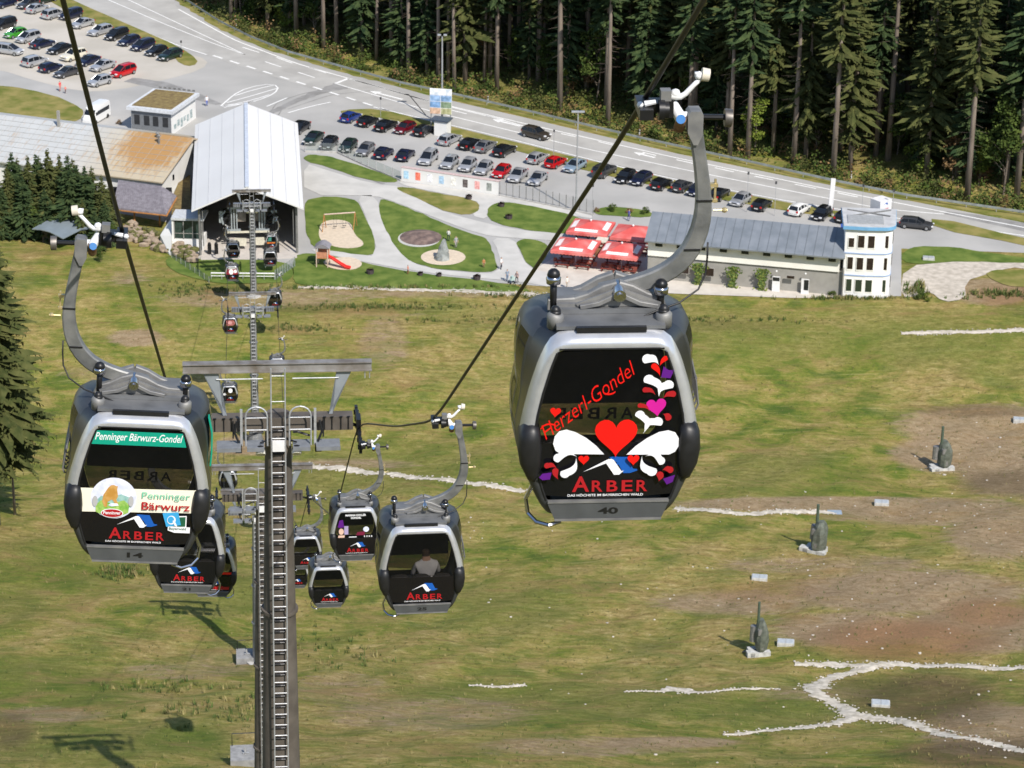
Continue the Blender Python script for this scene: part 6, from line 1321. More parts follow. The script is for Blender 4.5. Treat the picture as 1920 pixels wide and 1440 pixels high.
# playground
def playground():
    c = GB(604, 502); root = empty('play_tower', c, R(-6), 'wooden play tower with grey roof, red slide and dark underside', 'play tower'); c0 = c
    for x in (-.75, .75):
        for y in (0, 1.5): mb = MB(); mb.tube([(x, y, 0), (x, y, 2.9)], .08, 6); mb.build('post', mat('pale post', (.55, .42, .34), .7), root)
    mb = MB(); mb.box((0, .75, 1.3), (1.5, 1.5, .1)); mb.build('deck', M_timber, root); mb = MB(); mb.box((0, .02, 1.75), (1.5, .06, .8)); mb.box((0, 1.48, 1.75), (1.5, .06, .8)); mb.build('railing', mat('rosy boards', (.50, .22, .13), .7, var=.2), root)
    mb = MB(); n = 9; pr = [(-1.05+2.1*k/n, 2.75+.55*math.sin(math.pi*k/n)) for k in range(n+1)]; mb.add([(x, -.2, z) for x, z in pr]+[(x, 1.7, z) for x, z in pr], [(k, k+1, n+2+k, n+1+k) for k in range(n)]); mb.add([(x, -.2, z) for x, z in pr], [tuple(range(n+1))]); mb.build('roof', mat('grey play roof', (.23, .22, .24), .7), root)
    mb = MB(); a = [(.75, .5, 1.4), (1.3, .35, 1.25), (2.4, .1, .65), (3.2, -.1, .3), (3.8, -.2, .22)]; mb.bar(a, .14, .6, (.1, 1, 0)); 
    for s in (-.3, .3): mb.tube([(x, y+s, z+.12) for x, y, z in a], .07, 6)
    mb.build('slide', mat('red slide', (.75, .03, .02), .4), root)
    # swing frame
    A, B_ = GB(608, 432), GB(666, 428); root = empty('swing', A, 0, 'swing frame with pale top bar above the left sand pit', 'swing'); d = B_-A; h = 2.3
    mb = MB(); mb.tube([(0, 0, h), (d.x, d.y, h)], .09, 6); mb.build('top_bar', mat('pale post', (.55, .42, .34)), root)
    for t in (0, 1):
        for s in (-1, 1): mb = MB(); mb.tube([(d.x*t, d.y*t, h), (d.x*t+.2*s, d.y*t+1.0*s, 0)], .06, 6); mb.build('leg', M_timber, root)
    for t in (.35, .65):
        mb = MB(); mb.tube([(d.x*t-.2, d.y*t, h), (d.x*t-.2, d.y*t, .5)], .012, 4); mb.tube([(d.x*t+.2, d.y*t, h), (d.x*t+.2, d.y*t, .5)], .012, 4); mb.box((d.x*t, d.y*t, .48), (.46, .2, .04)); mb.build('swing_seat', M_rubber, root)
    # standing stone
    c = GB(829, 487); mb = MB(); rnd = random.Random(3); n = 12; rings = 9; vs = []
    for r in range(rings+1):
        t = r/rings; rad = (.92*(1-t)**.75+.12)
        for k in range(n): a = 2*math.pi*k/n; q = rad*(1+rnd.uniform(-.13, .13)); vs.append((q*math.cos(a)+.25*t, q*math.sin(a)*.9, 2.9*t+rnd.uniform(-.05, .05)))
    mb.add(vs, [(r*n+k, r*n+(k+1) % n, (r+1)*n+(k+1) % n, (r+1)*n+k) for r in range(rings) for k in range(n)]+[tuple(rings*n+k for k in range(n))]); o = mb.build('standing_stone', mat('grey green stone', (.17, .185, .18), .9, c2=(.33, .35, .34), scale=1.6, bump=.5)); o.location = c; tag(o, 'tall grey pointed stone in the middle of the round sand pit', 'stone')
    for i, (px, py, s, lab) in enumerate(((694, 513, .5, 'dark waste tub on the grass left below the playground path'), (788, 516, .35, 'small dark bin at the lower path, right of the orange red child'), (823, 518, .35, 'low brownish planter at the lower path below the standing stone'), (894, 524, .5, 'wide reddish planter near the lower right of the playground'), (879, 373, .45, 'dark planted tub on the curved lawn island'), (940, 387, .45, 'brown shrub tub on the right lawn island, upper one'), (954, 410, .5, 'grey bench table on the right lawn island'))):
        c = GB(px, py, .05); root = empty('planter_tub', c, 0, lab, 'planter'); mb = MB(); mb.tube([(0, 0, 0), (0, 0, s)], [s*.9, s*1.05], 12); mb.build('tub', mat('dark tub', (.06, .045, .05), .8, var=.3), root)
        rnd = random.Random(i); mb = MB()
        for k in range(60):
            a = rnd.uniform(0, 6.28); q = Vector((math.cos(a)*s*rnd.random(), math.sin(a)*s*rnd.random(), s+rnd.random()*s*.5)); e = rnd.uniform(.05, .12); mb.add([q+Vector((-e, -e, 0)), q+Vector((e, -e, e)), q+Vector((e, e, 0)), q+Vector((-e, e, -e))], [(0, 1, 2, 3)])
        mb.build('plants', mat('tub plants', (.12, .08, .05), .9, c2=(.2, .12, .06)), root)
playground()
# ================================================================ cars
M_tyre = mat('tyre', (.015, .015, .015), .8); M_rim = mat('wheel rim', (.40, .41, .42), .35, .6); M_lampg = mat('headlight', (.75, .76, .78), .1, var=.02); M_tail = mat('tail light', (.45, .01, .01), .25); M_plate = mat('number plate', (.72, .72, .70), .5); M_cglass = mat('car glass', (.012, .015, .02), .16)
def paint(nm, c, met=0.25): return mat('car paint '+nm, c, .28, met, var=.03, coat=.6)
PAINT = {'silver': paint('silver', (.50, .51, .53), .5), 'black': paint('black', (.010, .011, .014)), 'navy': paint('navy', (.012, .016, .045)), 'dark grey': paint('dark grey', (.055, .057, .062)), 'red': paint('red', (.55, .006, .010)), 'white': paint('white', (.74, .74, .72), 0), 'green': paint('green', (.06, .33, .03)),
         'maroon': paint('maroon', (.14, .006, .014)), 'blue': paint('blue', (.02, .05, .24)), 'light blue': paint('light blue', (.30, .40, .50), .4), 'dark brown': paint('dark brown', (.055, .045, .035)), 'cream': paint('cream', (.66, .62, .50), 0), 'purple': paint('purple', (.03, .02, .07)), 'grey': paint('grey', (.22, .225, .24), .4), 'dark green': paint('dark green', (.012, .03, .022))}
# x forward (front +x); profile of the lower body and of the roof line
CAR = {'hatchback': (4.05, 1.74, 1.46, [(-2.02, .62), (-1.98, .93), (-1.5, .96), (.75, .95), (1.75, .80), (2.0, .62)], [(-1.93, .95), (-1.55, 1.40), (-.9, 1.46), (.10, 1.44), (.95, .94)]),
       'saloon': (4.55, 1.78, 1.44, [(-2.26, .60), (-2.22, .95), (-1.5, .99), (.9, .95), (2.0, .80), (2.27, .60)], [(-1.75, .99), (-1.05, 1.38), (-.5, 1.44), (.15, 1.42), (1.05, .95)]),
       'estate': (4.60, 1.78, 1.50, [(-2.28, .60), (-2.25, .96), (-1.6, .98), (.9, .95), (2.05, .80), (2.3, .60)], [(-2.20, .97), (-1.85, 1.44), (-.9, 1.50), (.15, 1.46), (1.05, .95)]),
       'off-roader': (4.55, 1.88, 1.70, [(-2.26, .72), (-2.24, 1.10), (-1.6, 1.12), (1.0, 1.08), (1.95, 1.0), (2.25, .75)], [(-2.20, 1.11), (-1.95, 1.62), (-.9, 1.70), (.15, 1.66), (.95, 1.09)]),
       'people carrier': (4.55, 1.82, 1.68, [(-2.26, .66), (-2.24, 1.02), (-1.6, 1.03), (1.1, 1.0), (1.95, .88), (2.25, .64)], [(-2.20, 1.02), (-1.98, 1.60), (-.9, 1.68), (.35, 1.62), (1.45, .98)])}
def car_proto(kind):
    Ln, Wd, Ht, low, gr = CAR[kind]; hw = Wd/2; parts = {}
    # lower body : loft along x
    xs = [-Ln/2, -Ln/2+.07, -Ln/2+.35, -1.0, 0, .8, 1.3, 1.7, Ln/2-.28, Ln/2-.06, Ln/2]
    def top(x):
        p = low
        if x <= p[0][0]: return p[0][1]
        for (a, b), (c, d) in zip(p, p[1:]):
            if x <= c: return b+(d-b)*(x-a)/(c-a)
        return p[-1][1]
    sec = []; 
    for x in xs:
        e = 1-max(0, (abs(x)-(Ln/2-.45))/.45)**2*.20; w_ = hw*e; t = top(x); b = .22+(.10 if abs(x) > Ln/2-.1 else 0)
        half = [(w_*.86, b), (w_*.98, b+.15), (w_, .52), (w_*.985, t-.16), (w_*.93, t-.04), (w_*.72, t)]
        sec.append([(x, y, z) for y, z in half]+[(x, -y, z) for y, z in reversed(half)])
    n = 12; mb = MB(); mb.add([v for s in sec for v in s], [(i*n+k, (i+1)*n+k, (i+1)*n+(k+1) % n, i*n+(k+1) % n) for i in range(len(sec)-1) for k in range(n)]+[tuple(range(n)), tuple((len(sec)-1)*n+k for k in reversed(range(n)))])
    # greenhouse: glass + pillars + roof
    def ww(z): return hw*(.90-.17*(z-gr[0][1])/(Ht-gr[0][1]))
    roof = MB(); g = gr; R1, R2, R3 = g[1], g[2], g[3]
    rp = [(R1[0], R1[1]), (R2[0], R2[1]), (R3[0], R3[1])]
    rv = []
    for x, z in rp:
        w_ = ww(z); rv += [(x, w_, z-.07), (x, w_*.86, z), (x, -w_*.86, z), (x, -w_, z-.07)]
    roof.add(rv, [(i*4+k, (i+1)*4+k, (i+1)*4+k+1, i*4+k+1) for i in range(2) for k in range(3)])
    glass = MB(); bz = g[0][1]; fz = g[4][1]; b0 = ww(bz)*.99; f0 = ww(fz)*.99
    A = [(g[0][0], b0, bz-.03), (g[0][0], -b0, bz-.03)]; B = [(g[4][0], f0, fz-.03), (g[4][0], -f0, fz-.03)]
    TL = [(R1[0], ww(R1[1])-.01, R1[1]-.07), (R1[0], -ww(R1[1])+.01, R1[1]-.07)]; TF = [(R3[0], ww(R3[1])-.01, R3[1]-.07), (R3[0], -ww(R3[1])+.01, R3[1]-.07)]
    TM = [(R2[0], ww(R2[1])-.01, R2[1]-.07), (R2[0], -ww(R2[1])+.01, R2[1]-.07)]
    glass.add([A[0], A[1], TL[1], TL[0]], [(0, 1, 2, 3)]); glass.add([B[1], B[0], TF[0], TF[1]], [(0, 1, 2, 3)])
    for i in (0, 1): glass.add([A[i], B[i], TF[i], TM[i], TL[i]], [(0, 1, 2, 3, 4)])
    pil = MB()
    for i in (0, 1):
        s = 1 if i == 0 else -1
        for (p, q, w_) in ((A[i], TL[i], .10), (B[i], TF[i], .06)): pil.tube([p, q], w_*.7, 5)
        for t in (.35, .68):
            x = A[i][0]+(B[i][0]-A[i][0])*t; zt = R2[1]-.05; pil.tube([(x, s*ww(bz)*.995, bz-.02), (x, s*(ww(zt)), zt-.03)], .045, 5)
        pil.tube([TL[i], TM[i], TF[i]], .045, 5)
    body = mb; o = len(body.v)
    for m2 in (roof, pil): body.add(m2.v, m2.f)
    # arches shown as dark rings on wheels
    wheels = []
    for x in (-Ln/2+.78, Ln/2-.80):
        for s in (-1, 1): wheels.append((x, s*(hw-.10)))
    return body, glass, wheels, Ln, hw, low
CP = {}
def get_car(kind, colr):
    if (kind, colr) in CP: return copy_tree(CP[(kind, colr)])
    body, glass, wheels, Ln, hw, low = car_proto(kind); root = empty('parked_car', (0, 0, 0))
    b = body.build('body', PAINT[colr], root); fixn(b); autosmooth(b, 40); gl = glass.build('windows', M_cglass, root); fixn(gl)
    for x, y in wheels:
        s = 1 if y > 0 else -1; mb = MB(); mb.tube([(x, y-.10*s, .32), (x, y+.12*s, .32)], .32, 16); w_ = mb.build('wheel', M_tyre, root); mb = MB(); mb.tube([(x, y+.11*s, .32), (x, y+.13*s, .32)], .20, 12); mb.build('rim', M_rim, w_)
    zt = low[-2][1]
    for s in (-1, 1):
        mb = MB(); mb.box((Ln/2-.10, s*hw*.68, zt-.18), (.28, .36, .15)); mb.build('headlight', M_lampg, root)
        mb = MB(); mb.box((-Ln/2+.06, s*hw*.76, low[1][1]-.14), (.14, .24, .24)); mb.build('tail_light', M_tail, root)
        mb = MB(); mb.box((.72, s*(hw+.06), low[2][1]+.03), (.14, .18, .12)); mb.build('mirror', PAINT[colr], root)
    mb = MB(); mb.box((Ln/2-.0, 0, .42), (.04, .52, .12)); mb.build('number_plate', M_plate, root); mb = MB(); mb.box((-Ln/2+.0, 0, .55), (.04, .52, .12)); mb.build('number_plate', M_plate, root)
    mb = MB(); mb.box((Ln/2-.06, 0, .60), (.14, .9, .12)); mb.build('grille', M_black, root)
    CP[(kind, colr)] = root; return root
def yaw_for(comp): return R(90-comp)      # compass degrees from +Y clockwise -> blender z rotation of +x
ROWS = []
# (px, py, colour, kind, heading) heading: 0 = nose towards us, 1 = nose away
rowA = [(20, 2, 'silver', 'estate', 0), (53, 14, 'dark grey', 'hatchback', 0), (86, 4, 'dark green', 'saloon', 1), (70, 22, 'silver', 'saloon', 1), (101, 33, 'silver', 'people carrier', 1), (133, 34, 'navy', 'people carrier', 0), (155, 50, 'silver', 'saloon', 0), (188, 64, 'silver', 'estate', 0), (219, 72, 'black', 'people carrier', 0), (242, 83, 'navy', 'hatchback', 0), (268, 92, 'navy', 'people carrier', 0), (293, 102, 'black', 'hatchback', 0), (319, 110, 'dark green', 'estate', 0)]
rowB = [(8, 52, 'black', 'people carrier', 0), (29, 69, 'green', 'hatchback', 0), (53, 77, 'silver', 'people carrier', 0), (80, 88, 'navy', 'saloon', 1), (113, 98, 'black', 'saloon', 0), (138, 111, 'cream', 'off-roader', 0), (166, 120, 'navy', 'saloon', 0), (193, 130, 'silver', 'saloon', 0), (231, 141, 'red', 'people carrier', 0)]
rowC = [(18, 101, 'silver', 'people carrier', 2), (66, 122, 'silver', 'people carrier', 1), (96, 133, 'navy', 'hatchback', 1), (126, 142, 'dark grey', 'saloon', 0), (187, 159, 'silver', 'hatchback', 0)]
rowX = [(-10, 6, 'silver', 'estate', 0), (52, -2, 'dark green', 'estate', 0), (10, 12, 'navy', 'saloon', 0)]
rowD = [(658, 226, 'blue', 'hatchback', 1), (690, 234, 'black', 'hatchback', 1), (724, 242, 'black', 'saloon', 1), (759, 247, 'maroon', 'hatchback', 0), (796, 251, 'black', 'estate', 1), (843, 268, 'silver', 'estate', 1), (881, 276, 'black', 'saloon', 1), (910, 281, 'grey', 'saloon', 1), (946, 289, 'black', 'estate', 1), (1008, 303, 'silver', 'hatchback', 1), (1042, 311, 'red', 'hatchback', 1), (1078, 318, 'light blue', 'saloon', 0),
        (1133, 328, 'dark grey', 'off-roader', 1), (1172, 339, 'black', 'hatchback', 0), (1202, 343, 'navy', 'hatchback', 0), (1240, 352, 'black', 'hatchback', 1), (1279, 356, 'dark grey', 'hatchback', 1), (1308, 363, 'navy', 'hatchback', 0), (1348, 371, 'black', 'saloon', 1), (1388, 382, 'silver', 'hatchback', 0), (1428, 391, 'black', 'hatchback', 1), (1498, 400, 'white', 'hatchback', 1), (1541, 408, 'black', 'hatchback', 0), (1584, 413, 'black', 'hatchback', 1), (1618, 418, 'silver', 'hatchback', 0), (1655, 421, 'navy', 'saloon', 1)]
rowE = [(562, 246, 'black', 'saloon', 0), (588, 266, 'dark green', 'saloon', 0), (617, 276, 'black', 'hatchback', 0), (653, 281, 'dark green', 'hatchback', 0), (685, 288, 'grey', 'hatchback', 0), (720, 294, 'navy', 'hatchback', 1), (760, 297, 'navy', 'saloon', 1), (803, 304, 'silver', 'people carrier', 0), (843, 312, 'silver', 'hatchback', 0), (877, 317, 'silver', 'hatchback', 0), (907, 323, 'silver', 'hatchback', 0), (940, 329, 'red', 'hatchback', 0), (971, 336, 'silver', 'saloon', 0), (1008, 342, 'silver', 'saloon', 0)]
names = {'A': 'verge row of the left car park', 'B': 'middle row of the left car park', 'C': 'near row of the left car park', 'X': 'far corner of the left car park', 'D': 'upper row of the right car park', 'E': 'lower row of the right car park'}
for key, row, comp in (('A', rowA, 37), ('B', rowB, 39), ('C', rowC, 39), ('X', rowX, 38), ('D', rowD, 30), ('E', rowE, 20)):
    rs = sorted(row, key=lambda c: c[0])
    for i, (px, py, cl, kd, hd) in enumerate(rs):
        o = get_car(kd, cl); o.location = GB(px, py, .045); rnd = random.Random(px*7+py)
        c = comp+rnd.uniform(-3, 3)+(180 if hd == 0 else 0)
        if hd == 2: c = 112
        o.rotation_euler = (0, 0, yaw_for(c)); f = rnd.uniform(.97, 1.03); o.scale = (f, 1.03, f*1.05)
        tag(o, '%s %s, %s from left in %s' % (cl, kd, ORD[i], names[key]), 'car', 'cars parked in the '+names[key])
for (px, py, cl, kd, comp, lab) in ((1005, 258, 'dark brown', 'off-roader', 128, 'dark brown off-roader driving alone on the main road'), (1718, 427, 'dark grey', 'estate', 106, 'dark blue grey estate car standing right of the white tower')):
    o = get_car(kd, cl); o.name = 'moving_car' if px < 1100 else 'parked_car'; o.location = GB(px, py, .06); o.rotation_euler = (0, 0, yaw_for(comp)); tag(o, lab, 'car')
def minibus():
    c = GB(181, 226); root = empty('minibus', c, yaw_for(180+20), 'white high roofed minibus parked behind the long hall', 'van'); wp = PAINT['white']; L_ = 5.6
    xs = [(-2.8, .3, 2.45), (-2.7, .28, 2.62), (0, .28, 2.66), (1.2, .28, 2.60), (1.55, .28, 2.45), (2.05, .28, 1.45), (2.7, .3, 1.15), (2.85, .4, .8)]; mb = MB(); sec = []
    for x, b, t in xs: w_ = .97 if x < 2.5 else .88; sec.append([(x, w_, b), (x, w_, t*.55), (x, w_*.97, t*.8), (x, w_*.88, t-.04), (x, w_*.6, t), (x, -w_*.6, t), (x, -w_*.88, t-.04), (x, -w_*.97, t*.8), (x, -w_, t*.55), (x, -w_, b)])
    n = 10; mb.add([v for s in sec for v in s], [(i*n+k, (i+1)*n+k, (i+1)*n+(k+1) % n, i*n+(k+1) % n) for i in range(len(sec)-1) for k in range(n)]+[tuple(range(n)), tuple((len(sec)-1)*n+k for k in reversed(range(n)))]); b_ = mb.build('body', wp, root); fixn(b_); autosmooth(b_, 40)
    for s in (-1, 1): mb = MB(); mb.box((-.6, s*.965, 1.65), (3.6, .04, .6)); mb.box((1.45, s*.965, 1.6), (.7, .04, .5)); mb.build('side_window', M_cglass, root)
    mb = MB(); mb.add([(1.62, .80, 2.28), (1.62, -.80, 2.28), (2.12, -.86, 1.46), (2.12, .86, 1.46)], [(0, 1, 2, 3)]); mb.build('windscreen', M_cglass, root)
    for x in (-1.8, 1.9):
        for s in (-1, 1): mb = MB(); mb.tube([(x, s*.80, .35), (x, s*1.0, .35)], .35, 14); mb.build('wheel', M_tyre, root)
    for s in (-1, 1): mb = MB(); mb.box((2.72, s*.66, .95), (.2, .34, .28)); mb.build('headlight', M_lampg, root)
minibus()
# ================================================================ snow guns, lids
def snow_gun(px, py, ang, lab, open_=True):
    c = G(px, py); root = empty('snow_gun', c, ang, lab, 'snow gun', 'covered snow guns on the slope')
    mb = MB(); mb.box((0, -.1, .22), (1.6, 1.4, .55)); mb.box((-.75, -.5, .35), (.7, .6, .5)); mb.box((.75, -.6, .30), (.6, .5, .5)); mb.build('base', mat('white concrete', (.46, .46, .44), .8, var=.2, scale=3), root)
    mb = MB(); mb.tube([(0, 0, .3), (0, 0, 5.3)], [.16, .12], 8); mb.build('mast', mat('green mast', (.07, .10, .07), .6), root)
    m = mat('olive tarpaulin', (.075, .085, .065), .7, c2=(.13, .145, .115), scale=3, bump=.4); mb = MB(); n = 12; pr = [(.55, .35), (.72, .7), (.78, 1.5), (.74, 2.4), (.55, 3.1), (.30, 3.5)]; vs = []; rnd = random.Random(px)
    for r_, z in pr:
        for k in range(n): a = 2*math.pi*k/n; q = r_*(1+.12*math.cos(3*a+z)+rnd.uniform(-.06, .06)); vs.append((.32+q*math.cos(a)*.75, q*math.sin(a)*1.25, z))
    mb.add(vs, [(i*n+k, i*n+(k+1) % n, (i+1)*n+(k+1) % n, (i+1)*n+k) for i in range(5) for k in range(n)]+[tuple(5*n+k for k in range(n))]); mb.build('cover', m, root)
    mb = MB(); mb.box((.0, -.55, 2.5), (.35, .3, .6)); mb.box((.25, -.75, 1.1), (.2, .2, .5)); mb.tube([(-.3, .3, 1.2), (-.25, .4, 2.7)], .35, 10); mb.build('gun_body', M_alu, root)
    mb = MB(); mb.tube([(-.1, -.2, .5), (-.5, .1, .4), (-1.3, .3, .15)], .07, 6); mb.build('hose', M_rubber, root)
snow_gun(1762, 880, .3, 'olive covered snow gun highest and farthest right on the slope')
snow_gun(1529, 1034, -.5, 'olive covered snow gun in the middle, near the end of the pale gravel trench')
for o_ in [q for q in col.objects if q.name.startswith('snow_gun')]: o_.scale = (1.3, 1.2, 1.0)
snow_gun(1419, 1226, .2, 'olive covered snow gun lowest in the photo, beside a pale shaft lid')
for (px, py, lab) in ((1653, 946, 'pale rectangular shaft lid right of the middle snow gun'), (1424, 1087, 'pale shaft lid between middle and lowest snow gun'), (1473, 1209, 'pale shaft lid just right of the lowest snow gun'), (1651, 1324, 'pale shaft lid below the forked gravel trench'), (1912, 790, 'pale shaft lid at the right photo edge above the bare soil'), (1741, 487, 'cream block on the lawn right of the white tower')):
    c = G(px, py); root = empty('shaft_lid', c, R(-6), lab, 'shaft lid'); mb = MB(); mb.box((0, 0, .12), (1.55, .95, .5)); mb.build('shaft', mat('white concrete', (.66, .66, .64)), root)
    for s in (-1, 1): mb = MB(); mb.box((s*.37, 0, .39), (.68, .86, .05)); mb.build('cover', mat('lid sheet', (.52, .55, .56), .5, .3, var=.1), root)
p = G(1565, 962); o = MB(); o.box((0, 0, .05), (1.5, 1.1, .12)); o = o.build('ground_hatch', mat('blue grey hatch', (.26, .32, .38), .6)); o.location = p; tag(o, 'flat blue grey hatch at the right end of the gravel trench', 'hatch')
# ================================================================ trees
M_trunk = mat('spruce bark', (.145, .115, .09), .95, c2=(.26, .215, .175), scale=2, stretch=(1, 1, .15), detail=8, bump=.4)
M_n1 = mat('spruce needles', (.022, .042, .018), .9, c2=(.062, .088, .032), scale=.9, detail=4, spec=.1)
M_n2 = mat('olive spruce needles', (.045, .058, .018), .9, c2=(.095, .100, .034), scale=.9, detail=4, spec=.1)
M_l1 = mat('beech leaves', (.035, .065, .013), .85, c2=(.10, .135, .028), scale=.8, detail=4, spec=.2)
M_l2 = mat('bright leaves', (.09, .14, .02), .85, c2=(.19, .23, .035), scale=.8, detail=4, spec=.2)
M_l3 = mat('brown leaves', (.15, .09, .04), .85, c2=(.26, .17, .08), scale=.8, detail=4, spec=.2)
M_dead = mat('dry twig', (.13, .10, .08), .95)
def spruce(seed, h, bare, rad, needles, name='spruce_tree', dens=1.0, lean=0):
    rnd = random.Random(seed); root = empty(name, (0, 0, 0))
    mb = MB(); r0 = h*.0085+.05; mb.tube([(0, 0, -.6), (lean*.3, 0, h*.3), (lean*.7, 0, h*.65), (lean, 0, h*.98)], [r0*1.15, r0*.9, r0*.55, .03], 8); mb.build('trunk', M_trunk, root, True)
    if bare > .2:
        mb = MB()
        for _ in range(int(26*dens)):
            z = rnd.uniform(bare*.45, bare*1.1)*h; a = rnd.uniform(0, 6.28); l = rnd.uniform(.6, 2.2); mb.tube([(lean*z/h, 0, z), (lean*z/h+math.cos(a)*l, math.sin(a)*l, z-rnd.uniform(.1, .6))], [.03, .008], 3, cap=False)
        mb.build('dead_branches', M_dead, root)
    mb = MB(); z = bare*h; ph = rnd.uniform(0, 6)
    while z < h:
        t = (z-bare*h)/(h-bare*h); rr = rad*((1-t)**.8)*(.40+.60*min(1, (t+.02)/.18))*(1+.16*math.sin(z*1.3+ph))+.15; n = max(3, int((3.2+rr*1.25)*dens))
        for k in range(n):
            a = rnd.uniform(0, 6.283); l = rr*rnd.choice((rnd.uniform(.35, .8), rnd.uniform(.7, 1.0), rnd.uniform(.85, 1.25))); dx, dy = math.cos(a), math.sin(a); sx, sy = -dy, dx; zb = z+rnd.uniform(-.4, .4)
            droop = rnd.uniform(.15, .55)*l*(1-.6*t); lift = rnd.uniform(.02, .16)*l; w_ = .12*l+.12; cx = lean*zb/h; p = []
            for s in (.05, .4, .75, 1.0):
                p.append((cx+dx*l*s+sx*rnd.uniform(-.08, .08)*l*s, dy*l*s+sy*rnd.uniform(-.08, .08)*l*s, zb-droop*s*s+lift*s*(1 if s > .7 else .3)))
            for i in range(3):
                A, B = p[i], p[i+1]; wa, wb = w_*(.25, .9, .7)[i], w_*(.9, .7, .08)[i]
                for sg in (-1, 1): mb.add([A, B, (B[0]+sx*wb*sg, B[1]+sy*wb*sg, B[2]-wb*.8), (A[0]+sx*wa*sg, A[1]+sy*wa*sg, A[2]-wa*.8)], [(0, 1, 2, 3)], 0)
            m_ = int(3+l*2.6)
            for _ in range(m_):
                s = rnd.uniform(.2, 1.0)**.8; q = (cx+dx*l*s, dy*l*s, zb-droop*s*s+lift*s*.5); sg = rnd.choice((-1, 1)); e = rnd.uniform(.16, .42)*(.6+.2*l*.5); f = rnd.uniform(-.1, .6); g = rnd.uniform(.3, 1.1)
                mb.add([q, (q[0]+(sx*sg*e+dx*f*e), q[1]+(sy*sg*e+dy*f*e), q[2]-e*.35*g), (q[0]+(sx*sg*e*.8+dx*f*e*1.4), q[1]+(sy*sg*e*.8+dy*f*e*1.4), q[2]-e*g*1.5)], [(0, 1, 2)], 0)
        z += (.30+.22*(1-t))/dens**.5*(h/30)**.5
    mb.build('crown', needles, root); return root
def leafy(seed, h, rad, m, name='leafy_tree', clumps=14, nl=90, leaf=.22, trunk=True):
    rnd = random.Random(seed); root = empty(name, (0, 0, 0)); mb = MB(); C = []
    for k in range(clumps):
        z = h*rnd.uniform(.18 if h < 5 else .35, .92); rr = rad*(math.sin(math.pi*min(.98, (z/h)))**.6)*rnd.uniform(.2, .85); a = rnd.uniform(0, 6.28); C.append((rr*math.cos(a), rr*math.sin(a), z, rad*rnd.uniform(.28, .5)))
    if trunk:
        t = MB(); r0 = .03*h**.8*.6; t.tube([(0, 0, -.4), (.05*h, .02*h, h*.4), (0, 0, h*.85)], [r0, r0*.7, .02], 6)
        for c in C: t.tube([(0, 0, max(.1, c[2]-rad*.7)), (c[0], c[1], c[2])], [r0*.4, .015], 4, cap=False)
        t.build('trunk', M_trunk, root)
    for (x, y, z, r_) in C:
        for _ in range(nl):
            a = rnd.uniform(0, 6.28); u = rnd.uniform(-1, 1); q = r_*(rnd.random()**.45); s = math.sqrt(1-u*u); p = Vector((x+q*s*math.cos(a), y+q*s*math.sin(a), z+q*u*.75)); e = leaf*rnd.uniform(.5, 1.2)
            n1 = Vector((rnd.gauss(0, 1), rnd.gauss(0, 1), rnd.gauss(0, .6))).normalized()*e; n2 = n1.cross(Vector((rnd.gauss(0, 1), rnd.gauss(0, 1), rnd.gauss(0, 1)))).normalized()*e*.8; mb.add([p-n1, p+n2, p+n1, p-n2], [(0, 1, 2, 3)])
    mb.build('crown', m, root); return root
SP = [spruce(1, 34, .36, 3.9, M_n1), spruce(2, 33, .46, 3.4, M_n1, lean=.6), spruce(3, 36, .40, 3.8, M_n2), spruce(4, 32, .55, 3.2, M_n1), spruce(5, 35, .30, 4.4, M_n2), spruce(6, 30, .50, 3.0, M_n2, lean=-.5), spruce(7, 24, .10, 3.6, M_n1), spruce(8, 33, .62, 3.0, M_n1), spruce(9, 30, .14, 4.2, M_n2), spruce(10, 18, .06, 3.4, M_n1)]
LF = [leafy(21, 9, 3.0, M_l1, clumps=16, nl=110), leafy(22, 6, 2.6, M_l1, clumps=13, nl=100), leafy(23, 11, 3.0, M_l2, clumps=14, nl=100), leafy(24, 3.2, 2.2, M_l1, 'forest_shrub', 11, 90, .18), leafy(25, 2.2, 2.0, M_l3, 'forest_shrub', 9, 70, .16), leafy(26, 13, 3.2, M_l1, clumps=18, nl=110), leafy(27, 7, 2.4, M_l3, clumps=9, nl=60), leafy(28, 4.0, 2.4, M_l2, 'forest_shrub', 10, 70, .18)]
used = set()
def put_tree(lst, k, loc, rz, s, label, cat, group):
    o = lst[k]
    if o.name in used: o = copy_tree(o)
    used.add(o.name); used.add(lst[k].name)
    o.location = loc; o.rotation_euler = (0, 0, rz); o.scale = (s, s, s*1.0); tag(o, label, cat, group); return o
rnd = random.Random(99)
FR = [(434, 40, 3), (486, 28, 1), (632, 92, 1), (706, 112, 5), (766, 140, 7), (822, 155, 3), (840, 152, 1), (852, 168, 5), (908, 160, 5), (955, 128, 7), (972, 118, 3), (1050, 208, 1), (1140, 236, 3), (1368, 290, 3), (1402, 296, 0), (1488, 306, 3), (1562, 330, 2), (1598, 282, 1), (1665, 300, 7), (1736, 235, 1), (1758, 215, 5), (1813, 374, 2), (1852, 272, 1), (1906, 370, 0), (1925, 330, 4), (1180, 140, 1), (1262, 200, 5), (570, 46, 1), (900, 90, 3), (1010, 150, 2), (1100, 170, 0), (1210, 226, 6), (1300, 250, 2), (1450, 250, 4), (1520, 200, 0), (1640, 240, 2), (1700, 200, 4), (1790, 230, 0), (1880, 250, 4), (740, 60, 0), (680, 40, 4), (800, 100, 2)]
FR.sort()
def forest_pt(px, py):
    p = G(px, py); return p
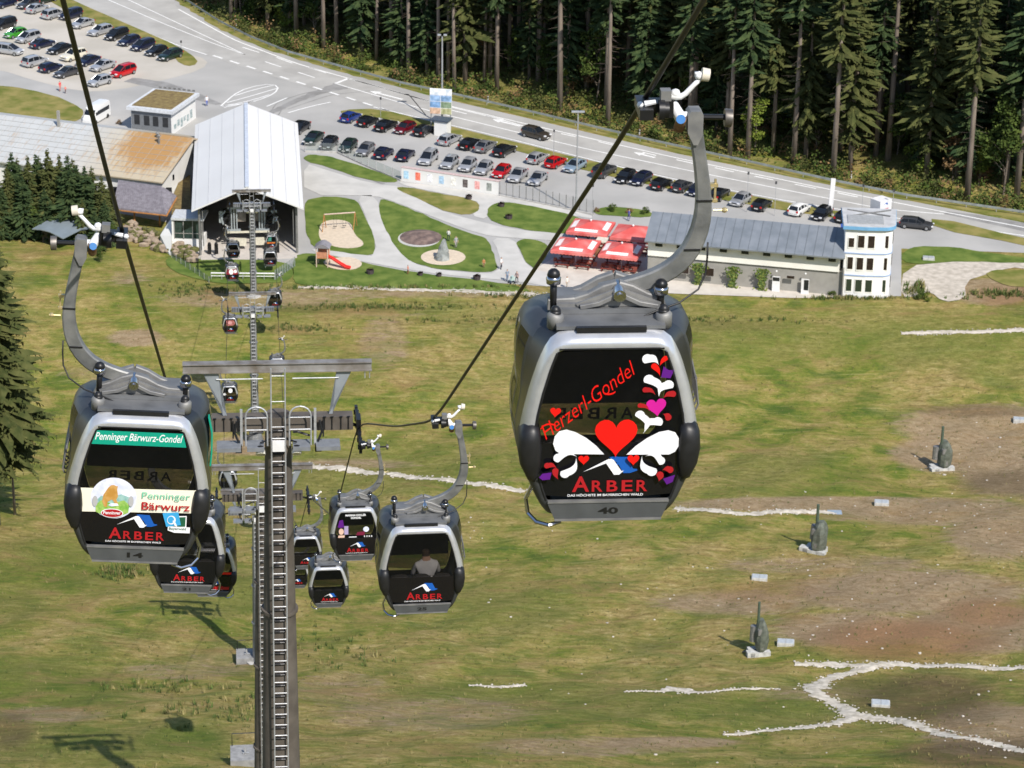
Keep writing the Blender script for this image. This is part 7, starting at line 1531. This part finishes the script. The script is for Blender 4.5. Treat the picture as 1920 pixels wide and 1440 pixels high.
for i, (px, py, k) in enumerate(FR):
    p = forest_pt(px, py); p.z -= .1
    put_tree(SP, k, p, rnd.uniform(0, 6.28), rnd.uniform(.92, 1.1)*(1.18 if px > 1000 else 1.0), 'tall spruce at the forest front behind the road, %s from the left' % ORD[i], 'tree', 'tall spruces at the forest front')
n = 0
for r_ in range(9):
    x = -80.0+rnd.uniform(0, 4)
    while x < 112:
        y = road_edge_y(x)+8+r_*5.2+rnd.uniform(-2.2, 2.2); px, py = proj(Vector((x, y, gh(x, y)))); tx, ty = proj(Vector((x, y, gh(x, y)+34)))
        if -60 < px < 2010 and py > -60 and ty < 900 and n < 254:
            if rnd.random() < .93:
                n += 1; put_tree(SP, rnd.choice((0, 6, 2, 6, 4, 5, 6, 8, 0, 4, 9, 8)), Vector((x, y, gh(x, y)-.1)), rnd.uniform(0, 6.28), rnd.uniform(.9, 1.2), 'dark spruce deep in the wood behind the front trunks', 'tree', 'spruces deep in the wood')
        x += rnd.uniform(4.2, 6.8)+r_*.2
LP = []
for _ in range(50):
    px = rnd.uniform(400, 1960); x = None; base = 20+(px-400)*.232 if px < 1960 else 380
    base = {True: 0}.get(False, 30+(px-430)*(370-30)/(1920-430)); LP.append((px, base-rnd.uniform(-4, 38)))
LP = sorted(LP)
for i, (px, py) in enumerate(LP):
    p = forest_pt(px, py)
    if p.y < road_edge_y(p.x)+2.5: p.y = road_edge_y(p.x)+2.5+rnd.uniform(0, 2); p.z = gh(p.x, p.y)
    k = rnd.choice((0, 1, 3, 3, 4, 5, 5, 0, 7, 6)); f = 'shrub' if k in (3, 4, 7) else 'leafy tree'
    put_tree(LF, k, p, rnd.uniform(0, 6.28), rnd.uniform(.8, 1.2), 'green %s at the forest edge behind the guard rail, %s from the left' % (f, ORD[i]), 'shrub' if 'shrub' in f else 'tree', 'leafy growth at the forest edge')
def thicket():
    rnd = random.Random(77); mb = MB()
    for _ in range(2000):
        x = rnd.uniform(-90, 115); y = road_edge_y(x)+1.2+rnd.random()**1.6*28; z = gh(x, y); hh = rnd.uniform(.4, 2.6)*(1.5 if rnd.random() < .15 else 1); rr = rnd.uniform(.5, 1.3); mi = rnd.choice((0, 0, 0, 1, 0, 3, 3, 3))
        for _ in range(34):
            q = Vector((x+rnd.gauss(0, rr*.6), y+rnd.gauss(0, rr*.6), z+hh*rnd.random()**.7)); e = rnd.uniform(.10, .26); n1 = Vector((rnd.gauss(0, 1), rnd.gauss(0, 1), rnd.gauss(0, .6))).normalized()*e; n2 = n1.cross(Vector((rnd.gauss(0, 1), rnd.gauss(0, 1), rnd.gauss(0, 1)))).normalized()*e*.8
            mb.add([q-n1, q+n2, q+n1, q-n2], [(0, 1, 2, 3)], mi)
    o = mb.build('undergrowth', [M_l1, M_l3, M_l2, M_n2]); tag(o, kind='stuff')
thicket()
for (px, py, k, s, lab) in ((1415, 292, 2, .85, 'bright green young tree beside the bare trunk right of the heart cabin hanger'), (1835, 348, 2, .7, 'yellow green bush tree low at the right forest edge'), (1060, 180, 2, .6, 'bright leafy tree at the forest edge above the road sign'), (700, 92, 2, .55, 'bright leafy tree behind the guard rail, left part of the forest')):
    put_tree(LF, k, forest_pt(px, py), 1.0, s, lab, 'tree', None)
# conifers on the left by the hut
NL = [(20, 440, 12), (60, 436, 13.5), (97, 440, 15), (134, 446, 14.5), (165, 450, 13), (195, 452, 11.5), (40, 424, 12), (118, 428, 13), (80, 420, 12), (-20, 430, 13), (150, 436, 12), (210, 440, 9), (182, 470, 7), (5, 446, 10), (30, 434, 14), (48, 446, 11), (75, 432, 13.5), (110, 438, 11), (143, 430, 12.5), (178, 440, 12), (88, 448, 9), (158, 458, 8), (-12, 446, 12), (200, 460, 8)]
SN = [spruce(31, 14, .02, 4.2, M_n1, 'young_spruce', 1.5), spruce(32, 14, .02, 3.6, M_n2, 'young_spruce', 1.5)]
NL.sort()
for i, (px, py, h) in enumerate(NL):
    p = G(px, py); put_tree(SN, i % 2, p, rnd.uniform(0, 6), h/14*.80, 'dense dark young spruce beside the small hut, %s from the left' % ORD[i], 'tree', 'young spruces beside the hut')
for i, (px, py, s) in enumerate(((14, 418, .6), (70, 446, .55), (-5, 440, .7), (205, 465, .4), (190, 492, .25))):
    put_tree(LF, 0, G(px, py), i, s, 'rounded green bush among the young spruces, %s from the left' % ORD[sorted([14, 70, -5, 205, 190]).index([14, 70, -5, 205, 190][i])], 'shrub', 'bushes among the young spruces')
# big conifer at the left photo edge
big = spruce(41, 39, .18, 6.6, M_n2, 'large_spruce', 2.4); p = G(-6, 985); big.location = p; big.rotation_euler = (0, 0, .5); tag(big, 'large dark spruce cut by the left photo edge, in front of the meadow', 'tree')
b2 = spruce(42, 21, .12, 3.6, M_n1, 'large_spruce', 1.5); p = G(-60, 1010); b2.location = p; tag(b2, 'second dark spruce mostly outside the left photo edge, behind the large one', 'tree')
d = spruce(43, 11, .85, 1.0, M_dead, 'dead_trunk', .5); p = G(28, 965); d.location = p; tag(d, 'thin bare dead trunk at the foot of the large left spruce', 'tree')
# planted shrubs
for i, (px, py, s, k, lab) in enumerate(((1722, 560, .40, 3, 'low green shrub right of the white tower foot'), (1740, 566, .3, 7, 'small shrub where gravel track meets the meadow'), (1560, 556, .25, 3, 'little shrub in front of the restaurant end'), (1120, 398, .30, 4, 'reddish planted shrub at the left of the flower bed by the restaurant'), (1150, 396, .34, 3, 'green planted shrub in the flower bed by the restaurant'), (1180, 399, .34, 4, 'reddish planted shrub in the middle of the flower bed by the restaurant'), (1208, 401, .32, 3, 'green planted shrub at the right of the flower bed, touching the restaurant roof'), (222, 233, .3, 4, 'brown low shrub row between minibus and kiosk'))):
    put_tree(LF, k, G(px, py), i, s, lab, 'shrub', None)
print('objects', len(bpy.data.objects))
